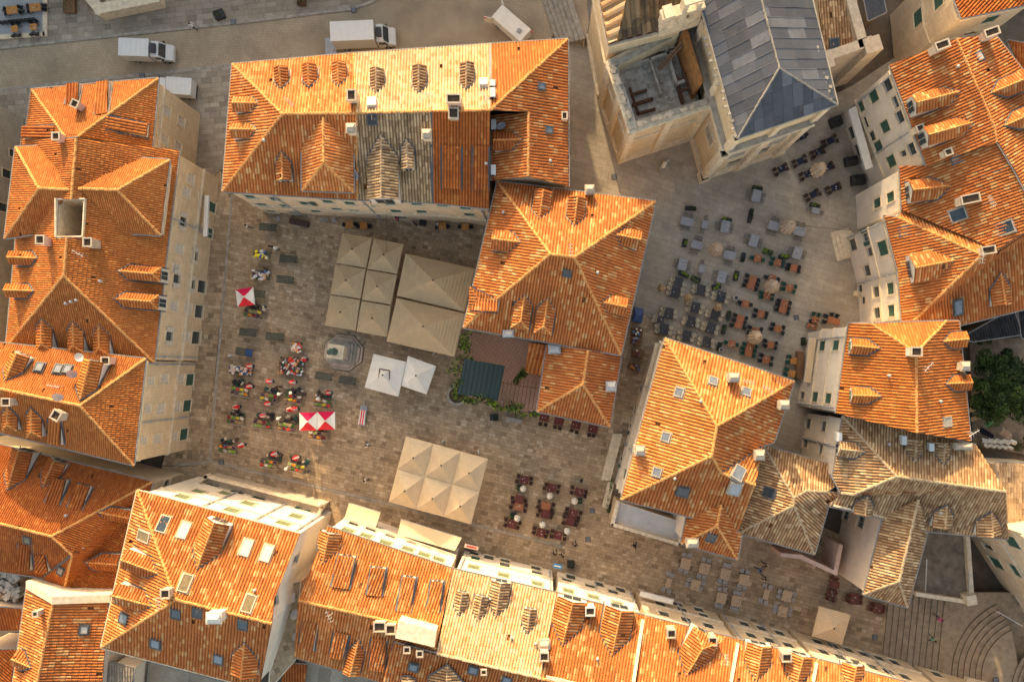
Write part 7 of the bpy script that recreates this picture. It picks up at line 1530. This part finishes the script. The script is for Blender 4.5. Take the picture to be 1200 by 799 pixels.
a, b_ = MB(), MB(); [wheel(a, b_, x, sy * .85, .3) for x in (1.4, -1.4) for sy in (-1, 1)]; wo = a.build('wheel', 'rubber', t, True); b_.build('rim', 'metal_grey', wo, True)
# blue panel, monument block at the top edge, posters
for x, y, mt, lb, w_, d_ in ((653.5, 663, 'paint_azure', 'bright blue shop awning panel on the lower row facade', 1.0, .5), (552.5, 640.5, 'plaster_rose', 'pink and white banner on the facade near the long awning', 1.6, .45)):
    t = thing('facade_panel', lb, 'panel', P(x, y, 3)); m = MB(); m.box((0, 0, 0), (w_, d_, .12), -.22); m.build('board', mt, t, True)
    m = MB(); m.box((0, 0, .07), (w_ * .7, d_ * .3, .03), -.22); m.build('print', 'canvas_white' if mt != 'plaster_rose' else 'canvas_red', t, True)
t = thing('stone_parapet', 'pale stone balustrade corner cut by the top edge of the photo', 'parapet', P(140, 0)); m = MB()
for p_, q_ in (((98, -12), (118, 12)), ((118, 12), (182, -1))): a_, b_ = P(*p_, 1.6), P(*q_, 1.6); s = b_ - a_; m.box(((a_.x + b_.x) / 2, (a_.y + b_.y) / 2, .85), (s.length + .9, .9, 1.7 + p_[0] * .001), math.atan2(s.y, s.x)); m.box(((a_.x + b_.x) / 2, (a_.y + b_.y) / 2, 1.75 + p_[0] * .001), (s.length + 1.1, 1.2, .14), math.atan2(s.y, s.x))
m.build('masonry', 'stone_trim', t)
planter('hedge inside the pale stone parapet at the top edge', 140, -6, 3.5, 1.2, 12, 'leaf_dark', 'stone_trim', 120)
sheet('terrace_paving', [(-60, -60), (54, -60), (54, 40), (-60, 46)], .10, 'slab_plain')
m = MB(); a_, b_ = P(54, -40), P(54, 42); m.box(((a_.x + b_.x) / 2, (a_.y + b_.y) / 2, .12), (.5, 8.5, .24)); a_, b_ = P(54, 41), P(-40, 47); s = b_ - a_; m.box(((a_.x + b_.x) / 2, (a_.y + b_.y) / 2, .12), (s.length, .5, .24), math.atan2(s.y, s.x)); tag(m.build('terrace_kerb', 'stone_trim'), kind='structure')
cafe('on the raised corner terrace', 'orange_table', 'orange wooden table', [(14, 12, L4_, 1.3, .9), (41, 9, L4_, 1.3, .9), (17, 34, T4, .8, .75), (39, 32, T4, .8, .75)], 1.3, .9, 'wood_orange', 'slat', [(CH_['black'], 'black chair')], '', 8)
for i in range(9):
    o = inst('chair', CH_['black'], None, P(3 + i * 4.8, 29 - i * .5), (0, 0, .1)); tag(o, '%s black chair from the left in the row on the corner terrace' % nth(i), 'chair', 'row of black chairs on the corner terrace')
# ------------------------------------------------------------------ people: one continuous skinned body each, with hair
def person_mesh(pose, mats):
    J = {'pel': (0, 0, .95), 'bel': (0, .01, 1.12), 'che': (0, .03 + pose * .12, 1.36), 'nec': (0, .04 + pose * .18, 1.5), 'hed': (0, .06 + pose * .22, 1.62), 'top': (0, .05 + pose * .22, 1.74)}
    ed = [('pel', 'bel'), ('bel', 'che'), ('che', 'nec'), ('nec', 'hed'), ('hed', 'top')]; rad = {'pel': (.16, .12), 'bel': (.145, .105), 'che': (.18, .115), 'nec': (.06, .06), 'hed': (.085, .1), 'top': (.07, .085)}
    for s, nm in ((-1, 'l'), (1, 'r')):
        st = s * pose
        J.update({'h' + nm: (s * .1, 0, .88), 'k' + nm: (s * .11, st * .22, .5), 'a' + nm: (s * .11, st * .3 - .05, .09), 't' + nm: (s * .12, st * .3 + .14, .04), 's' + nm: (s * .19, .03 + pose * .12, 1.42), 'e' + nm: (s * .27, -st * .16 + pose * .05, 1.15), 'w' + nm: (s * .25, -st * .3 + .14, .93), 'f' + nm: (s * .24, -st * .33 + .17, .84)})
        rad.update({'h' + nm: (.1, .1), 'k' + nm: (.06, .065), 'a' + nm: (.042, .05), 't' + nm: (.045, .03), 's' + nm: (.06, .06), 'e' + nm: (.042, .042), 'w' + nm: (.03, .03), 'f' + nm: (.035, .02)})
        ed += [('pel', 'h' + nm), ('h' + nm, 'k' + nm), ('k' + nm, 'a' + nm), ('a' + nm, 't' + nm), ('che', 's' + nm), ('s' + nm, 'e' + nm), ('e' + nm, 'w' + nm), ('w' + nm, 'f' + nm)]
    ks = list(J); me = bpy.data.meshes.new('body_frame'); me.from_pydata([J[k] for k in ks], [(ks.index(a), ks.index(b)) for a, b in ed], []); o = bpy.data.objects.new('body_frame', me); COL.objects.link(o)
    sk = o.modifiers.new('skin', 'SKIN'); 
    if not me.skin_vertices: 
        bpy.context.view_layer.objects.active = o
    bm_ = __import__('bmesh').new(); bm_.from_mesh(me); lay = bm_.verts.layers.skin.verify(); bm_.verts.ensure_lookup_table()
    for i, k in enumerate(ks): bm_.verts[i][lay].radius = rad[k]; bm_.verts[i][lay].use_root = (k == 'pel')
    bm_.to_mesh(me); bm_.free(); sb = o.modifiers.new('sub', 'SUBSURF'); sb.levels = 1; sb.render_levels = 1
    dg = bpy.context.evaluated_depsgraph_get(); me2 = bpy.data.meshes.new_from_object(o.evaluated_get(dg)); bpy.data.objects.remove(o)
    me2.materials.clear(); [me2.materials.append(MAT[x]) for x in mats]
    for p in me2.polygons:
        z = p.center.z; p.material_index = 2 if z > 1.5 or (abs(p.center.x) > .2 and z < 1.0 and z > .7) else (1 if z < .96 else 0); p.use_smooth = True
    me2.name = 'person'; return me2
HM = MB(); HM.rings([(.1, 1.60), (.118, 1.68), (.1, 1.76), (.04, 1.80)], 10, c=(0, .045)); HMM = HM.mesh_only('hair', 'hair_dark')
HT = MB(); HT.rings([(.2, 1.70), (.2, 1.72), (.11, 1.73), (.09, 1.82)], 12, c=(0, .045)); HTM = HT.mesh_only('hat', 'canvas_white')
PM = {}
PPL = [(650, 648, 'shirt_black', 1, 0, 'dark clothes beside a second person above the lower row facade'), (658.5, 650, 'shirt_black', 1, 0, 'dark clothes, right one of a pair above the lower row facade'), (674, 638, 'shirt_black', 1, 0, 'dark clothes walking below the maroon tables'), (744, 638.5, 'shirt_black', 1, 0, 'dark clothes alone below the blue-grey terrace'), (681, 563, 'shirt_black', 0, 0, 'black clothes standing above the right maroon tables'),
       (896, 661, 'shirt_black', 1, 0, 'dark clothes, uppermost of three in the lower right lane'), (889, 667, 'shirt_blue', 1, 0, 'blue-grey clothes, middle of three in the lower right lane'), (895.5, 676.7, 'shirt_black', 1, 0, 'dark clothes, lowest of three in the lower right lane'), (1100, 724, 'shirt_pink', 1, 0, 'pink top climbing the stairs'), (1092.6, 748.8, 'shirt_green', 1, 0, 'light green top climbing the stairs'),
       (226, 31, 'shirt_white', 1, 0, 'white clothes walking at the edge of the street'), (430, 521, 'shirt_white', 1, 0, 'pale clothes right of the stalls'), (428, 562.6, 'shirt_white', 1, 0, 'white clothes near the big canopy'), (318, 289, 'shirt_black', 0, 0, 'dark clothes behind the highest souvenir table'), (324.4, 291.5, 'shirt_white', 0, 1, 'white hat behind the highest souvenir table'), (312.5, 316, 'shirt_black', 0, 0, 'dark clothes behind the picture table'),
       (327.7, 453, 'shirt_black', 0, 0, 'black clothes right of the second upper stall'), (329, 461, 'shirt_white', 0, 1, 'white hat at the right end of the second upper stall'), (277.6, 483.5, 'shirt_black', 0, 0, 'black clothes behind the left middle stall'), (309, 485.5, 'shirt_white', 0, 1, 'white hat behind the second middle stall'), (317, 485.5, 'shirt_black', 0, 0, 'navy clothes behind the second middle stall'), (328, 489.5, 'shirt_white', 0, 1, 'white hat left of the third middle stall'),
       (374.8, 467, 'shirt_white', 0, 1, 'white hat behind the rightmost upper stall'), (343.5, 460, 'shirt_black', 0, 1, 'pale hat behind the stall with the orange box'), (466, 256.5, 'shirt_pink', 0, 0, 'pink top at the north block wall'), (486, 262, 'shirt_black', 0, 0, 'black clothes near the north block wall, left of a menu board'), (513, 262, 'shirt_white', 0, 0, 'white shirt near the north block wall'), (294, 357, 'shirt_black', 0, 0, 'dark clothes under the lone red umbrella'), (264.5, 522, 'shirt_blue', 0, 0, 'blue clothes at the lowest left stall'), (337, 548, 'shirt_white', 0, 1, 'white hat left of the lowest right stall'), (361, 552, 'shirt_black', 0, 0, 'dark clothes at the right end of the lowest stalls'), (290, 265, 'shirt_white', 1, 0, 'white shirt near the northern wall corner')]
for x, y, sh, po, hat, lb in PPL:
    k = (sh, po)
    if k not in PM: PM[k] = person_mesh(po, [sh, 'trousers', 'skin'])
    zg = 1.2 if x > 1080 else 0; p = P(x, y, zg + .9); t_ = tag(bpy.data.objects.new('person', PM[k]), 'person in ' + lb, 'person', 'people in the square'); COL.objects.link(t_); t_.location = (p.x, p.y, zg); t_.rotation_euler = (0, 0, R.uniform(0, 6.28))
    inst('hat' if hat else 'hair', HTM if hat else HMM, t_)
def gull(x, y, lb):
    t_ = thing('seagull', 'white seagull ' + lb, 'bird', P(x, y, .0), R.uniform(0, 6), 'seagulls on the paving'); m = MB(); m.rings([(.03, .28, -.28), (.10, .25, -.12), (.12, .26, .05), (.07, .34, .2), (.055, .42, .25), (.02, .46, .27)], 8); m.build('body', 'canvas_white', t_, True, True); m = MB()
    for s in (-1, 1): m.face([(-.25, s * .03, .30), (.1, s * .12, .34), (.05, s * .2, .28), (-.32, s * .08, .27)])
    m.build('wing', 'paint_grey', t_, True); m = MB(); [m.tube((0, s * .05, 0), (0, s * .05, .2), .012, 4) for s in (-1, 1)]; m.tube((.28, 0, .43), (.36, 0, .41), .015, 5); m.build('leg', 'wood_orange', t_, True)
for x, y, lb in ((519.6, 516.5, 'above the left side of the big canopy'), (561, 528.6, 'above the right corner of the big canopy'), (509, 414, 'between the large parasol and white tent'), (271, 416.5, 'left of the lace cloth stall')): gull(x, y, lb)
print('tile/slab faces', NT[0], 'objects', len(bpy.data.objects))
# fine clutter of the square: cables over the lanes, litter bins' bags, boxes by the walls
def cable(label, a_, za, b_, zb, sag=.5):
    p, q = P(*a_, za), P(*b_, zb); t_ = thing('cable', label, 'cable', p); m = MB(); n_ = 10; L = [p.lerp(q, i / n_) - Vector((0, 0, sag * 4 * (i / n_) * (1 - i / n_))) for i in range(n_ + 1)]
    for i in range(n_): m.tube(L[i], L[i + 1], .018, 4)
    m.build('wire', 'metal_dark', t_)
cable('thin cable strung from the parasol to the stepped house over the cafe square', (925, 262), 3.6, (996, 270), 5.2, .3); cable('thin cable from the north block wall down towards the beige parasols', (453, 250), 6.5, (453, 300), 3.5, .2)
for i, (x, y, lb) in enumerate(((352, 262, 'dark crates under the north block wall left of the wooden tables'), (496, 262, 'dark menu board at the foot of the north block'), (552, 640, 'dark trolley under the long awning end'), (880, 750, 'brown bench at the foot of the lower right row'), (603, 492, 'low dark stone bench below the courtyard vines'), (1004, 345, 'stone planter ledge at the foot of the stepped house'))):
    t = thing('wall_box', lb, 'box', P(x, y), -.2); m = MB(); w_ = (2.2, .7, 1.2, 1.8, 1.9, 1.0)[i]; m.box((0, 0, .35), (w_, .6, .7)); [m.box((-w_ / 2 + (k + .5) * w_ / 5, 0, .72), (w_ / 5 - .05, .5, .06)) for k in range(5)]; m.build('body', ('cloth_brown', 'plastic_black', 'cloth_brown', 'rust', 'stone_grey', 'stone_trim')[i], t, True)
